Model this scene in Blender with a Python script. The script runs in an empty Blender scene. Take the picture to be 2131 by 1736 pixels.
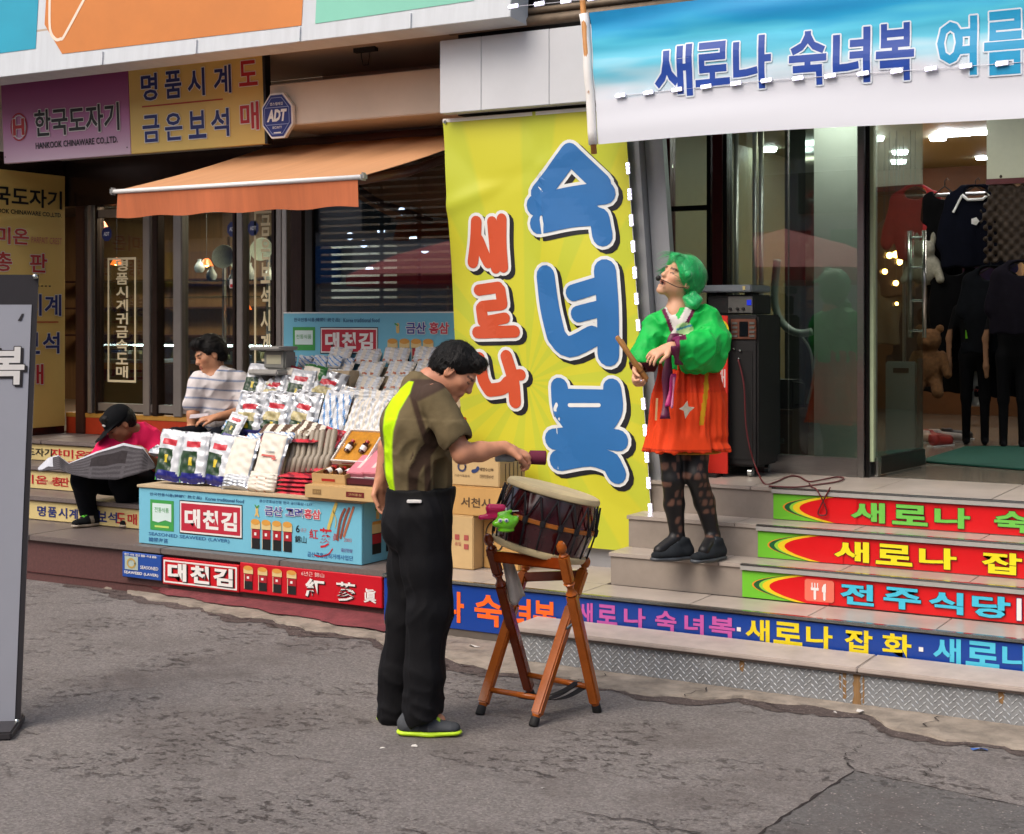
import bpy, bmesh, math, random
import numpy as np
from mathutils import Vector, Matrix, Euler

scene = bpy.context.scene
COL = scene.collection
R = math.radians
random.seed(7)

# ------------------------------------------------------------------ camera
CAM_H, FOCAL, HORIZON = 1.70, 3095.0, 668.0          # metres, focal and horizon in units of a 2131 wide frame
cd = bpy.data.cameras.new('camera')
cd.sensor_width = 36.0
cd.lens = 36.0 * FOCAL / 2131.0
cd.shift_y = -(868.0 - HORIZON) / 2131.0
cd.clip_start, cd.clip_end = 0.05, 400.0
cam = bpy.data.objects.new('camera', cd)
COL.objects.link(cam)
cam.location = (0, 0, CAM_H)
cam.rotation_euler = (R(90), 0, R(30))
scene.camera = cam

# ------------------------------------------------------------------ world, sun, exposure
world = bpy.data.worlds.new('World'); scene.world = world; world.use_nodes = True
wn = world.node_tree
bg = wn.nodes['Background']
sky = wn.nodes.new('ShaderNodeTexSky')
sky.sky_type = 'NISHITA'; sky.sun_disc = False
SUN_EL, SUN_AZ = R(52), R(198)                        # azimuth measured from +Y towards +X
sky.sun_elevation = SUN_EL; sky.sun_rotation = SUN_AZ
sky.air_density = 1.0; sky.dust_density = 6.0; sky.ozone_density = 0.6
wn.links.new(sky.outputs['Color'], bg.inputs['Color'])
bg.inputs['Strength'].default_value = 0.15
sl = bpy.data.lights.new('sun', 'SUN')
sl.energy = 1.2; sl.angle = R(42); sl.color = (1.0, 0.975, 0.95)
sun = bpy.data.objects.new('sun', sl); COL.objects.link(sun)
sdir = Vector((math.sin(SUN_AZ) * math.cos(SUN_EL), math.cos(SUN_AZ) * math.cos(SUN_EL), math.sin(SUN_EL)))
sun.rotation_euler = (-sdir).to_track_quat('-Z', 'Y').to_euler()
sun.location = (0, -5, 12)
scene.view_settings.view_transform = 'Standard'
scene.view_settings.look = 'None'
scene.view_settings.exposure = 0.33
scene.view_settings.gamma = 1.0
scene.view_settings.use_curve_mapping = False
scene.cycles.max_bounces = 7
scene.cycles.transparent_max_bounces = 16
scene.cycles.caustics_reflective = False; scene.cycles.caustics_refractive = False
scene.cycles.sample_clamp_indirect = 4.0

# ------------------------------------------------------------------ survey helpers: a point seen at (px, py) of the 2131 wide frame
S30, C30 = 0.5, math.sqrt(3) / 2
def t_of(px): return (px - 1065.5) / FOCAL
def x_at(px, Y):
    t = t_of(px); return Y * (C30 * t - S30) / (C30 + S30 * t)
def y_at(px, X):
    t = t_of(px); return X * (C30 + S30 * t) / (C30 * t - S30)
def depth(X, Y): return -S30 * X + C30 * Y
def z_at(py, X, Y): return CAM_H - (py - HORIZON) / FOCAL * depth(X, Y)
def pt(px, py, Y):
    X = x_at(px, Y); return Vector((X, Y, z_at(py, X, Y)))
def pg(px, py, Z=0.0):
    d = FOCAL * (CAM_H - Z) / (py - HORIZON); l = t_of(px) * d
    return Vector((-S30 * d + C30 * l, C30 * d + S30 * l, Z))
def pd(px, py, d):
    l = t_of(px) * d
    return Vector((-S30 * d + C30 * l, C30 * d + S30 * l, CAM_H - (py - HORIZON) / FOCAL * d))

# ------------------------------------------------------------------ materials
def lin(c):
    if isinstance(c, str):
        c = c.lstrip('#'); c = [int(c[i:i + 2], 16) / 255 for i in (0, 2, 4)]
        c = [x / 12.92 if x <= .04045 else ((x + .055) / 1.055) ** 2.4 for x in c]
    return (c[0], c[1], c[2], 1.0)
MATS = {}
def mat(name, col, rough=.6, metal=0., var=.10, scale=18., bump=.0, bscale=60., spec=.5, emit=None, es=0., coat=0., sheen=0., attr=None, stretch=None):
    if name in MATS: return MATS[name]
    m = bpy.data.materials.new(name); m.use_nodes = True
    n, l = m.node_tree.nodes, m.node_tree.links
    p = n['Principled BSDF']
    p.inputs['Roughness'].default_value = rough; p.inputs['Metallic'].default_value = metal
    p.inputs['Specular IOR Level'].default_value = spec
    if coat: p.inputs['Coat Weight'].default_value = coat; p.inputs['Coat Roughness'].default_value = .12
    if sheen: p.inputs['Sheen Weight'].default_value = sheen
    c = lin(col)
    tc = n.new('ShaderNodeTexCoord'); mp = n.new('ShaderNodeMapping')
    l.new(tc.outputs['Object'], mp.inputs['Vector'])
    if stretch: mp.inputs['Scale'].default_value = stretch
    if var > 0 or attr:
        nz = n.new('ShaderNodeTexNoise'); nz.inputs['Scale'].default_value = scale
        nz.inputs['Detail'].default_value = 5; nz.inputs['Roughness'].default_value = .65
        l.new(mp.outputs['Vector'], nz.inputs['Vector'])
        mr = n.new('ShaderNodeMapRange')
        mr.inputs['From Min'].default_value = .25; mr.inputs['From Max'].default_value = .75
        mr.inputs['To Min'].default_value = 1 - var; mr.inputs['To Max'].default_value = 1 + var
        l.new(nz.outputs['Fac'], mr.inputs['Value'])
        mx = n.new('ShaderNodeVectorMath'); mx.operation = 'SCALE'
        if attr:
            at = n.new('ShaderNodeAttribute'); at.attribute_name = attr
            l.new(at.outputs['Color'], mx.inputs[0])
        else:
            mx.inputs[0].default_value = c[:3]
        l.new(mr.outputs['Result'], mx.inputs['Scale'])
        l.new(mx.outputs['Vector'], p.inputs['Base Color'])
    else:
        p.inputs['Base Color'].default_value = c
    if bump > 0:
        nb = n.new('ShaderNodeTexNoise'); nb.inputs['Scale'].default_value = bscale; nb.inputs['Detail'].default_value = 6
        l.new(mp.outputs['Vector'], nb.inputs['Vector'])
        bp = n.new('ShaderNodeBump'); bp.inputs['Strength'].default_value = bump; bp.inputs['Distance'].default_value = .01
        l.new(nb.outputs['Fac'], bp.inputs['Height']); l.new(bp.outputs['Normal'], p.inputs['Normal'])
    if emit:
        p.inputs['Emission Color'].default_value = lin(emit); p.inputs['Emission Strength'].default_value = es
    MATS[name] = m
    return m
def glass_mat(name, tint='#dfe8e4', ior=1.6, rough=.02, extra=.03):
    if name in MATS: return MATS[name]
    m = bpy.data.materials.new(name); m.use_nodes = True
    n, l = m.node_tree.nodes, m.node_tree.links
    n.remove(n['Principled BSDF'])
    tr = n.new('ShaderNodeBsdfTransparent'); tr.inputs['Color'].default_value = lin(tint)
    gl = n.new('ShaderNodeBsdfGlossy'); gl.inputs['Roughness'].default_value = rough
    lw = n.new('ShaderNodeLayerWeight'); lw.inputs['Blend'].default_value = .5          # Schlick, the same from both sides of the sheet
    fr = n.new('ShaderNodeMath'); fr.operation = 'POWER'; fr.inputs[1].default_value = 4.0; l.new(lw.outputs['Facing'], fr.inputs[0])
    ad = n.new('ShaderNodeMath'); ad.operation = 'ADD'; ad.inputs[1].default_value = extra
    mx = n.new('ShaderNodeMixShader')
    l.new(fr.outputs[0], ad.inputs[0]); l.new(ad.outputs[0], mx.inputs['Fac'])
    l.new(tr.outputs[0], mx.inputs[1]); l.new(gl.outputs[0], mx.inputs[2])
    l.new(mx.outputs[0], n['Material Output'].inputs['Surface'])
    MATS[name] = m
    return m
def flat(col, rough=.45, name=None, **k):                 # printed ink / vinyl / paint of one colour
    return mat(name or ('ink_' + col.lstrip('#')), col, rough, var=k.pop('var', .04), scale=k.pop('scale', 9.), **k)

# ------------------------------------------------------------------ mesh helpers
class MB:
    def __init__(s): s.v, s.f, s.m = [], [], []
    def add(s, v, f, mi=0, M=None):
        o = len(s.v)
        s.v += [tuple(M @ Vector(p)) for p in v] if M is not None else [tuple(p) for p in v]
        s.f += [tuple(i + o for i in q) for q in f]; s.m += [mi] * len(f)
        return s
    def box(s, x0, x1, y0, y1, z0, z1, mi=0, M=None):
        return s.add([(x0, y0, z0), (x1, y0, z0), (x1, y1, z0), (x0, y1, z0), (x0, y0, z1), (x1, y0, z1), (x1, y1, z1), (x0, y1, z1)],
                     [(0, 3, 2, 1), (4, 5, 6, 7), (0, 1, 5, 4), (1, 2, 6, 5), (2, 3, 7, 6), (3, 0, 4, 7)], mi, M)
    def rbox(s, x0, x1, y0, y1, z0, z1, b=.005, mi=0, M=None, seg=2):
        bm = bmesh.new(); bmesh.ops.create_cube(bm, size=1)
        for v in bm.verts:
            v.co = Vector(((x0 + x1) / 2 + v.co.x * (x1 - x0), (y0 + y1) / 2 + v.co.y * (y1 - y0), (z0 + z1) / 2 + v.co.z * (z1 - z0)))
        bmesh.ops.bevel(bm, geom=bm.edges[:], offset=min(b, .45 * min(x1 - x0, y1 - y0, z1 - z0)), segments=seg, affect='EDGES')
        bm.verts.index_update()
        v = [tuple(q.co) for q in bm.verts]; f = [tuple(q.index for q in p.verts) for p in bm.faces]; bm.free()
        return s.add(v, f, mi, M)
    def tube(s, pts, rad, n=8, mi=0, M=None, cap=True):
        pts = [Vector(p) for p in pts]; k = len(pts)
        rad = rad if isinstance(rad, (list, tuple)) else [rad] * k
        V, F = [], []
        t0 = (pts[1] - pts[0]).normalized()
        u = t0.cross(Vector((0, 0, 1))); u = u.normalized() if u.length > 1e-4 else Vector((1, 0, 0))
        for i, p in enumerate(pts):
            t = (pts[min(i + 1, k - 1)] - pts[max(i - 1, 0)]).normalized()
            u = (u - t * u.dot(t)).normalized(); w = t.cross(u)
            for j in range(n):
                a = 2 * math.pi * j / n
                V.append(p + (u * math.cos(a) + w * math.sin(a)) * rad[i])
        for i in range(k - 1):
            for j in range(n):
                j2 = (j + 1) % n
                F.append((i * n + j, i * n + j2, (i + 1) * n + j2, (i + 1) * n + j))
        if cap:
            F.append(tuple(range(n - 1, -1, -1))); F.append(tuple((k - 1) * n + j for j in range(n)))
        return s.add(V, F, mi, M)
    def lathe(s, prof, n=24, mi=0, M=None):
        V, F = [], []
        for r, z in prof:
            for j in range(n):
                a = 2 * math.pi * j / n; V.append((r * math.cos(a), r * math.sin(a), z))
        for i in range(len(prof) - 1):
            for j in range(n):
                j2 = (j + 1) % n; F.append((i * n + j, i * n + j2, (i + 1) * n + j2, (i + 1) * n + j))
        if prof[0][0] > 1e-4: F.append(tuple(range(n - 1, -1, -1)))
        if prof[-1][0] > 1e-4: F.append(tuple((len(prof) - 1) * n + j for j in range(n)))
        return s.add(V, F, mi, M)
    def prism(s, poly, y0, y1, mi=0, M=None):             # polygon in x,z (anticlockwise seen from -y) from y0 (front) to y1
        n = len(poly)
        V = [(p[0], y0, p[1]) for p in poly] + [(p[0], y1, p[1]) for p in poly]
        F = [tuple(range(n)), tuple(range(2 * n - 1, n - 1, -1))]
        F += [(i, i + n, (i + 1) % n + n, (i + 1) % n) for i in range(n)]
        return s.add(V, F, mi, M)
    def sheet(s, poly, y=0., mi=0, M=None):
        return s.add([(p[0], y, p[1]) for p in poly], [tuple(range(len(poly)))], mi, M)
    def mesh(s, name, mats, smooth=False):
        me = bpy.data.meshes.new(name); me.from_pydata(s.v, [], s.f)
        for m in (mats if isinstance(mats, (list, tuple)) else [mats]): me.materials.append(m)
        if max(s.m, default=0) > 0: me.polygons.foreach_set('material_index', s.m)
        if smooth is True: me.polygons.foreach_set('use_smooth', [True] * len(s.f))
        me.update()
        if smooth and smooth is not True: me.set_sharp_from_angle(angle=R(smooth)); me.polygons.foreach_set('use_smooth', [True] * len(s.f))
        return me
    def build(s, name, mats, parent=None, loc=None, rot=None, smooth=False):
        return link(name, s.mesh(name, mats, smooth), parent, loc, rot)
def link(name, data, parent=None, loc=None, rot=None):
    o = bpy.data.objects.new(name, data); COL.objects.link(o)
    if parent is not None: o.parent = parent
    if loc is not None: o.location = loc
    if rot is not None: o.rotation_euler = rot
    return o
def tag(o, label=None, cat=None, group=None, kind=None):
    if label: o['label'] = label
    if cat: o['category'] = cat
    if group: o['group'] = group
    if kind: o['kind'] = kind
    return o
def thing(name, label, cat, loc=(0, 0, 0), rz=0., group=None, rot=None):
    o = link(name, None, None, loc, rot or (0, 0, rz))
    o.empty_display_size = .1
    return tag(o, label, cat, group)
def struct(o): return tag(o, kind='structure')
def dup(o, parent=None, loc=None, rot=None, label=None):
    c = o.copy(); COL.objects.link(c)
    if parent is not None: c.parent = parent
    if loc is not None: c.location = loc
    if rot is not None: c.rotation_euler = rot
    if label: c['label'] = label
    for ch in list(o.children): dup(ch, c)
    return c
def bx(name, m, x0, x1, y0, y1, z0, z1, parent=None, b=0.):
    q = MB()
    q.rbox(x0, x1, y0, y1, z0, z1, b) if b else q.box(x0, x1, y0, y1, z0, z1)
    return q.build(name, m, parent)

# ------------------------------------------------------------------ lettering (the built-in font), as flat ink sheets on a sign's face
_TC = {}
def glyphs(body, bold=0., res=2, shear=0.):
    key = (body, round(bold, 4), res, shear)
    if key in _TC: return _TC[key]
    c = bpy.data.curves.new('tmp', 'FONT'); c.body = body; c.size = 1; c.resolution_u = res; c.offset = bold; c.shear = shear
    o = bpy.data.objects.new('tmp', c)
    me = o.to_mesh()
    V = np.array([v.co[:2] for v in me.vertices]) if len(me.vertices) else np.zeros((0, 2))
    F = [tuple(p.vertices) for p in me.polygons]
    o.to_mesh_clear(); bpy.data.objects.remove(o); bpy.data.curves.remove(c)
    _TC[key] = (V, F)
    return V, F
def lettering(parent, body, x, z, w, h, m, bold=.02, y=-.002, outline=None, ow=.06, shadow=None, sh=(.04, -.04), name='lettering', shear=0., warp=None, vertical=False):
    """text fitted in the box x..x+w, z..z+h of the face plane (x right, z up, -y out); outline/shadow are (material)."""
    if vertical:
        chars = [c for c in body if c != ' ']; n = len(chars); out = None
        for i, ch in enumerate(chars):
            out = lettering(parent, ch, x, z + h - (i + 1) * h / n + .06 * h / n, w, .88 * h / n, m, bold, y, outline, ow, shadow, sh, name, shear, warp)
        return out
    V0, _ = glyphs(body, bold, 2, shear)
    lo, hi = V0.min(0), V0.max(0); sc = np.array([w, h]) / (hi - lo)
    o = None
    layers = []
    if shadow: layers.append((shadow, ow * .9 if outline else ow * .3, y, np.array(sh) * h))
    if outline: layers.append((outline, ow, y - .0012, np.zeros(2)))
    layers.append((m, 0., y - .0024 if (outline or shadow) else y, np.zeros(2)))
    V, F0 = glyphs(body, bold, 2, shear); nV = len(V)
    for mm, gr, yy, off in layers:                        # a rim is the glyph itself, shifted round by its width
        P0 = (V - lo) * sc + np.array([x, z]) + off; pts, F = [], []
        for k in range(10 if gr else 1):
            d = gr * min(sc) * np.array([math.cos(.6283 * k), math.sin(.6283 * k)]) if gr else 0
            pts += [(p[0], yy - .00008 * k, p[1]) for p in P0 + d]; F += [tuple(i + k * nV for i in fc) for fc in F0]
        if warp:
            pts, F = dice(pts, F); pts = [warp(p) for p in pts]
        q = MB(); q.add(pts, F)
        o = q.build(name, mm, parent)
    return o
def dice(pts, F, step=.035):                              # cut flat ink into small faces so that it can follow rippled cloth
    bm = bmesh.new(); vs = [bm.verts.new(p) for p in pts]
    for f in F:
        try: bm.faces.new([vs[i] for i in f])
        except ValueError: pass
    A = np.array(pts)
    for ax in (0, 2):
        for c in np.arange(A[:, ax].min() + step, A[:, ax].max(), step):
            co = [0, 0, 0]; co[ax] = c; no = [0, 0, 0]; no[ax] = 1
            bmesh.ops.bisect_plane(bm, geom=bm.verts[:] + bm.edges[:] + bm.faces[:], plane_co=co, plane_no=no)
    bm.verts.index_update()
    out = [tuple(v.co) for v in bm.verts], [tuple(v.index for v in f.verts) for f in bm.faces]; bm.free()
    return out
def rect(parent, x0, x1, z0, z1, m, y=-.0015, name='panel', warp=None):
    P = [(x0, z0), (x1, z0), (x1, z1), (x0, z1)]
    q = MB(); q.sheet(P, y)
    if warp: q.v = [warp(p) for p in q.v]
    return q.build(name, m, parent)
def poly(parent, P, m, y=-.0015, name='panel', warp=None):
    q = MB(); q.sheet(P, y)
    if warp: q.v = [warp(p) for p in q.v]
    return q.build(name, m, parent)
def circle_pts(cx, cz, rx, rz=None, n=20, a0=0): 
    rz = rz or rx
    return [(cx + rx * math.cos(a0 + 2 * math.pi * i / n), cz + rz * math.sin(a0 + 2 * math.pi * i / n)) for i in range(n)]
def strokes(parent, lines, width, m, y, grow=0., off=(0, 0), name='lettering', warp=None, n=7):
    """fat rounded brush strokes; each stroke is a polyline of (x, z), slightly stepped in depth so that none coincide."""
    q = MB(); k = 0
    for ln in lines:
        wdt = width
        if isinstance(ln, dict): wdt = ln['w']; ln = ln['p']
        r = wdt / 2 + grow
        P = [np.array(p, float) + np.array(off) for p in ln]
        # capsule outline of the polyline: left side, cap, right side, cap
        T = [(P[min(i + 1, len(P) - 1)] - P[max(i - 1, 0)]) for i in range(len(P))]
        T = [t / (np.linalg.norm(t) + 1e-9) for t in T]
        N = [np.array([-t[1], t[0]]) for t in T]
        V, F = [], []
        for p, nn in zip(P, N): V += [p + nn * r, p - nn * r]
        for i in range(len(P) - 1): F.append((2 * i + 1, 2 * i + 3, 2 * i + 2, 2 * i))
        for e, s in ((0, -1), (len(P) - 1, 1)):
            a = math.atan2(N[e][1], N[e][0]); o = len(V)
            for j in range(n + 1): V.append(P[e] + r * np.array([math.cos(a - s * math.pi * j / n), math.sin(a - s * math.pi * j / n)]))
            F.append(tuple(range(o, o + n + 1)) if s < 0 else tuple(range(o + n, o - 1, -1)))
        pts = [(v[0], y - k * .00012, v[1]) for v in V]
        if warp:
            pts, F = dice(pts, F, .05); pts = [warp(p) for p in pts]
        q.add(pts, F); k += 1
    return q.build(name, m, parent)
def smooth_line(pts, n=6):
    P = [np.array(p, float) for p in pts]; out = []
    for i in range(len(P) - 1):
        p0, p1, p2, p3 = P[max(i - 1, 0)], P[i], P[i + 1], P[min(i + 2, len(P) - 1)]
        for j in range(n):
            t = j / n
            out.append(tuple(.5 * (2 * p1 + (p2 - p0) * t + (2 * p0 - 5 * p1 + 4 * p2 - p3) * t * t + (3 * p1 - p0 - 3 * p2 + p3) * t ** 3)))
    out.append(tuple(P[-1]))
    return out
def sign(name, label, cat, loc, W, H, m, rz=0., tilt=0., thick=.03, group=None, back=None):
    """a flat board: an Empty at its lower left front corner; the face is the plane y=0, x right, z up."""
    o = thing(name, label, cat, loc, rot=(tilt, 0, rz), group=group)
    q = MB(); q.rbox(0, W, 0, thick, 0, H, min(.004, thick / 3), seg=1); q.build('board', m, o)
    return o
_LAT = np.random.RandomState(3).rand(32, 32, 32).astype(np.float32)
def vnoise(x, y, z):                                      # smooth lattice noise, 0..1
    def fl(a): i = np.floor(a).astype(int); t = a - i; return i & 31, (i + 1) & 31, t * t * (3 - 2 * t)
    x0, x1, u = fl(x); y0, y1, v = fl(y); z0, z1, w = fl(z); L = _LAT
    a = L[x0, y0, z0] * (1 - u) + L[x1, y0, z0] * u; b = L[x0, y1, z0] * (1 - u) + L[x1, y1, z0] * u
    c = L[x0, y0, z1] * (1 - u) + L[x1, y0, z1] * u; d = L[x0, y1, z1] * (1 - u) + L[x1, y1, z1] * u
    return (a * (1 - v) + b * v) * (1 - w) + (c * (1 - v) + d * v) * w
def ridge(x, y, z): return 1 - np.abs(2 * vnoise(x, y, z) - 1) ** .8   # creases
# children of these things are written in world coordinates
_link0 = link
WORLD = set()
def link(name, data, parent=None, loc=None, rot=None):
    o = _link0(name, data, parent, loc, rot)
    if parent is not None and parent.name in WORLD: o.matrix_parent_inverse = parent.matrix_basis.inverted()
    return o
def wthing(name, label, cat, loc, group=None):
    o = thing(name, label, cat, loc, group=group); WORLD.add(o.name); return o

# ------------------------------------------------------------------ solid modelling with distance fields (people, cloth, soft things)
class SDF:
    def __init__(s, lo, hi, h):
        s.lo = np.array(lo, np.float32); s.h = h
        s.n = np.ceil((np.array(hi) - np.array(lo)) / h).astype(int) + 1
        s.d = np.full(tuple(s.n), 9.0, np.float32)
    def _win(s, lo, hi, pad):
        a = np.clip(np.floor((np.array(lo) - pad - s.lo) / s.h).astype(int), 0, s.n)
        b = np.clip(np.ceil((np.array(hi) + pad - s.lo) / s.h).astype(int) + 1, 0, s.n)
        if (b <= a).any(): return None, None
        g = [s.lo[i] + s.h * np.arange(a[i], b[i], dtype=np.float32) for i in range(3)]
        return (slice(a[0], b[0]), slice(a[1], b[1]), slice(a[2], b[2])), np.meshgrid(*g, indexing='ij', sparse=True)
    def _put(s, w, d, k, op):
        f = s.d[w]
        if op == 'sub':
            d = -d; h = np.clip(.5 - .5 * (f - d) / max(k, 1e-5), 0, 1)
            s.d[w] = f + (d - f) * h + k * h * (1 - h)
        else:
            h = np.clip(.5 + .5 * (f - d) / max(k, 1e-5), 0, 1)
            s.d[w] = f + (d - f) * h - k * h * (1 - h)
    def cap(s, a, b, ra, rb=None, k=.02, op='add', fl=None):
        """tapered capsule; fl=(axis vector, factor): flattened across that axis"""
        rb = ra if rb is None else rb
        a, b = np.array(a, np.float32), np.array(b, np.float32); m = max(ra, rb)
        if fl is not None: m *= max(1, fl[1])
        w, G = s._win(np.minimum(a, b) - m, np.maximum(a, b) + m, 2 * k + 4 * s.h)
        if w is None: return s
        ab = b - a; L = float(ab @ ab) + 1e-12
        q = [G[i] - a[i] for i in range(3)]
        t = np.clip((q[0] * ab[0] + q[1] * ab[1] + q[2] * ab[2]) / L, 0, 1)
        v = [q[i] - t * ab[i] for i in range(3)]
        if fl is not None:
            ax = np.array(fl[0], np.float32); ax = ax / np.linalg.norm(ax)
            c = (v[0] * ax[0] + v[1] * ax[1] + v[2] * ax[2]) * (1 / fl[1] - 1)
            v = [v[i] + c * ax[i] for i in range(3)]
        d = np.sqrt(v[0] ** 2 + v[1] ** 2 + v[2] ** 2) - (ra + (rb - ra) * t)
        if fl is not None: d = d * min(1, fl[1])
        s._put(w, d, k, op); return s
    def ell(s, c, r, k=.02, op='add', rot=None):
        c, r = np.array(c, np.float32), np.array(r, np.float32); m = float(r.max())
        w, G = s._win(c - m, c + m, 2 * k + 4 * s.h)
        if w is None: return s
        q = [G[i] - c[i] for i in range(3)]
        if rot is not None:
            M = np.array(Euler(rot).to_matrix().transposed(), np.float32)
            q = [M[i][0] * q[0] + M[i][1] * q[1] + M[i][2] * q[2] for i in range(3)]
        k0 = np.sqrt((q[0] / r[0]) ** 2 + (q[1] / r[1]) ** 2 + (q[2] / r[2]) ** 2)
        k1 = np.sqrt((q[0] / r[0] ** 2) ** 2 + (q[1] / r[1] ** 2) ** 2 + (q[2] / r[2] ** 2) ** 2)
        d = k0 * (k0 - 1) / np.maximum(k1, 1e-6)
        s._put(w, d, k, op); return s
    def chain(s, pts, rs, k=.02, fl=None):
        for i in range(len(pts) - 1): s.cap(pts[i], pts[i + 1], rs[i], rs[i + 1], k, fl=fl)
        return s
    def plane(s, p, n, k=.004):                           # cut away everything on the side the normal points to
        n = np.array(n, np.float32); n = n / np.linalg.norm(n)
        G = np.meshgrid(*[s.lo[i] + s.h * np.arange(s.n[i], dtype=np.float32) for i in range(3)], indexing='ij', sparse=True)
        d = (G[0] - p[0]) * n[0] + (G[1] - p[1]) * n[1] + (G[2] - p[2]) * n[2]
        s.d = np.maximum(s.d, d); return s
    def field(s, fn):                                     # add fn(x, y, z) to the distance: folds, strands
        I = np.nonzero(np.abs(s.d) < .05)
        s.d[I] += fn(*[(s.lo[i] + s.h * I[i]).astype(np.float32) for i in range(3)]).astype(np.float32); return s
    def surface(s):
        d = s.d; inside = d < 0
        inside[0] = inside[-1] = False; inside[:, 0] = inside[:, -1] = False; inside[:, :, 0] = inside[:, :, -1] = False
        d = np.where(inside, d, np.maximum(d, 1e-5))
        cnt = np.zeros(tuple(s.n - 1), np.int8)
        for i in (0, 1):
            for j in (0, 1):
                for k in (0, 1): cnt += inside[i:i + s.n[0] - 1, j:j + s.n[1] - 1, k:k + s.n[2] - 1]
        act = np.argwhere((cnt > 0) & (cnt < 8))
        idx = np.full(tuple(s.n - 1), -1, np.int64); idx[tuple(act.T)] = np.arange(len(act))
        C = {(i, j, k): d[act[:, 0] + i, act[:, 1] + j, act[:, 2] + k] for i in (0, 1) for j in (0, 1) for k in (0, 1)}
        acc = np.zeros((len(act), 3)); num = np.zeros(len(act))
        for a in C:
            for ax in range(3):
                if a[ax]: continue
                b = tuple(1 if q == ax else a[q] for q in range(3))
                da, db = C[a], C[b]; x = (da < 0) != (db < 0)
                t = np.where(x, da / np.where(x, da - db, 1), 0)
                p = np.tile(np.array(a, float), (len(act), 1)); p[:, ax] = t
                acc += p * x[:, None]; num += x
        V = (act + acc / num[:, None]) * s.h + s.lo
        F = []
        for ax in range(3):
            o = [q for q in range(3) if q != ax]
            sl0 = [slice(None)] * 3; sl1 = [slice(None)] * 3; sl0[ax] = slice(0, -1); sl1[ax] = slice(1, None)
            A, B = inside[tuple(sl0)], inside[tuple(sl1)]
            for flip, M in ((False, A & ~B), (True, B & ~A)):
                e = np.argwhere(M); e = e[(e[:, o[0]] > 0) & (e[:, o[1]] > 0)]
                q = []
                for (i, j) in ((0, 0), (1, 0), (1, 1), (0, 1)):
                    g = e.copy(); g[:, o[0]] -= 1 - i; g[:, o[1]] -= 1 - j
                    q.append(idx[g[:, 0], g[:, 1], g[:, 2]])
                q = np.stack(q, 1); q = q[(q >= 0).all(1)]
                if (ax == 1) != flip: q = q[:, ::-1]
                F.append(q)
        return V, np.concatenate(F)
    def build(s, name, m, parent=None, loc=None, rot=None, colour=None, relax=1, matrix=None):
        V, F = s.surface()
        if relax:
            E = np.concatenate([F[:, [0, 1]], F[:, [1, 2]], F[:, [2, 3]], F[:, [3, 0]]])
            for _ in range(relax):
                A = np.zeros_like(V); n = np.zeros(len(V))
                for i in range(3): A[:, i] = np.bincount(E[:, 0], V[E[:, 1], i], len(V))
                n = np.bincount(E[:, 0], minlength=len(V)); V = .5 * V + .5 * A / np.maximum(n, 1)[:, None]
        me = bpy.data.meshes.new(name)
        me.vertices.add(len(V)); me.vertices.foreach_set('co', V.astype(np.float32).ravel())
        me.loops.add(F.size); me.loops.foreach_set('vertex_index', F.astype(np.int32).ravel())
        me.polygons.add(len(F)); me.polygons.foreach_set('loop_start', (np.arange(len(F)) * 4).astype(np.int32))
        me.update(calc_edges=True); me.validate()
        me.polygons.foreach_set('use_smooth', np.ones(len(me.polygons), bool))
        me.materials.append(m)
        if colour is not None:
            c = colour(V[:, 0], V[:, 1], V[:, 2]).astype(np.float32)
            ca = me.color_attributes.new('col', 'FLOAT_COLOR', 'POINT')
            ca.data.foreach_set('color', np.concatenate([c, np.ones((len(c), 1), np.float32)], 1).ravel())
        return link(name, me, parent, loc, rot)
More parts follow.
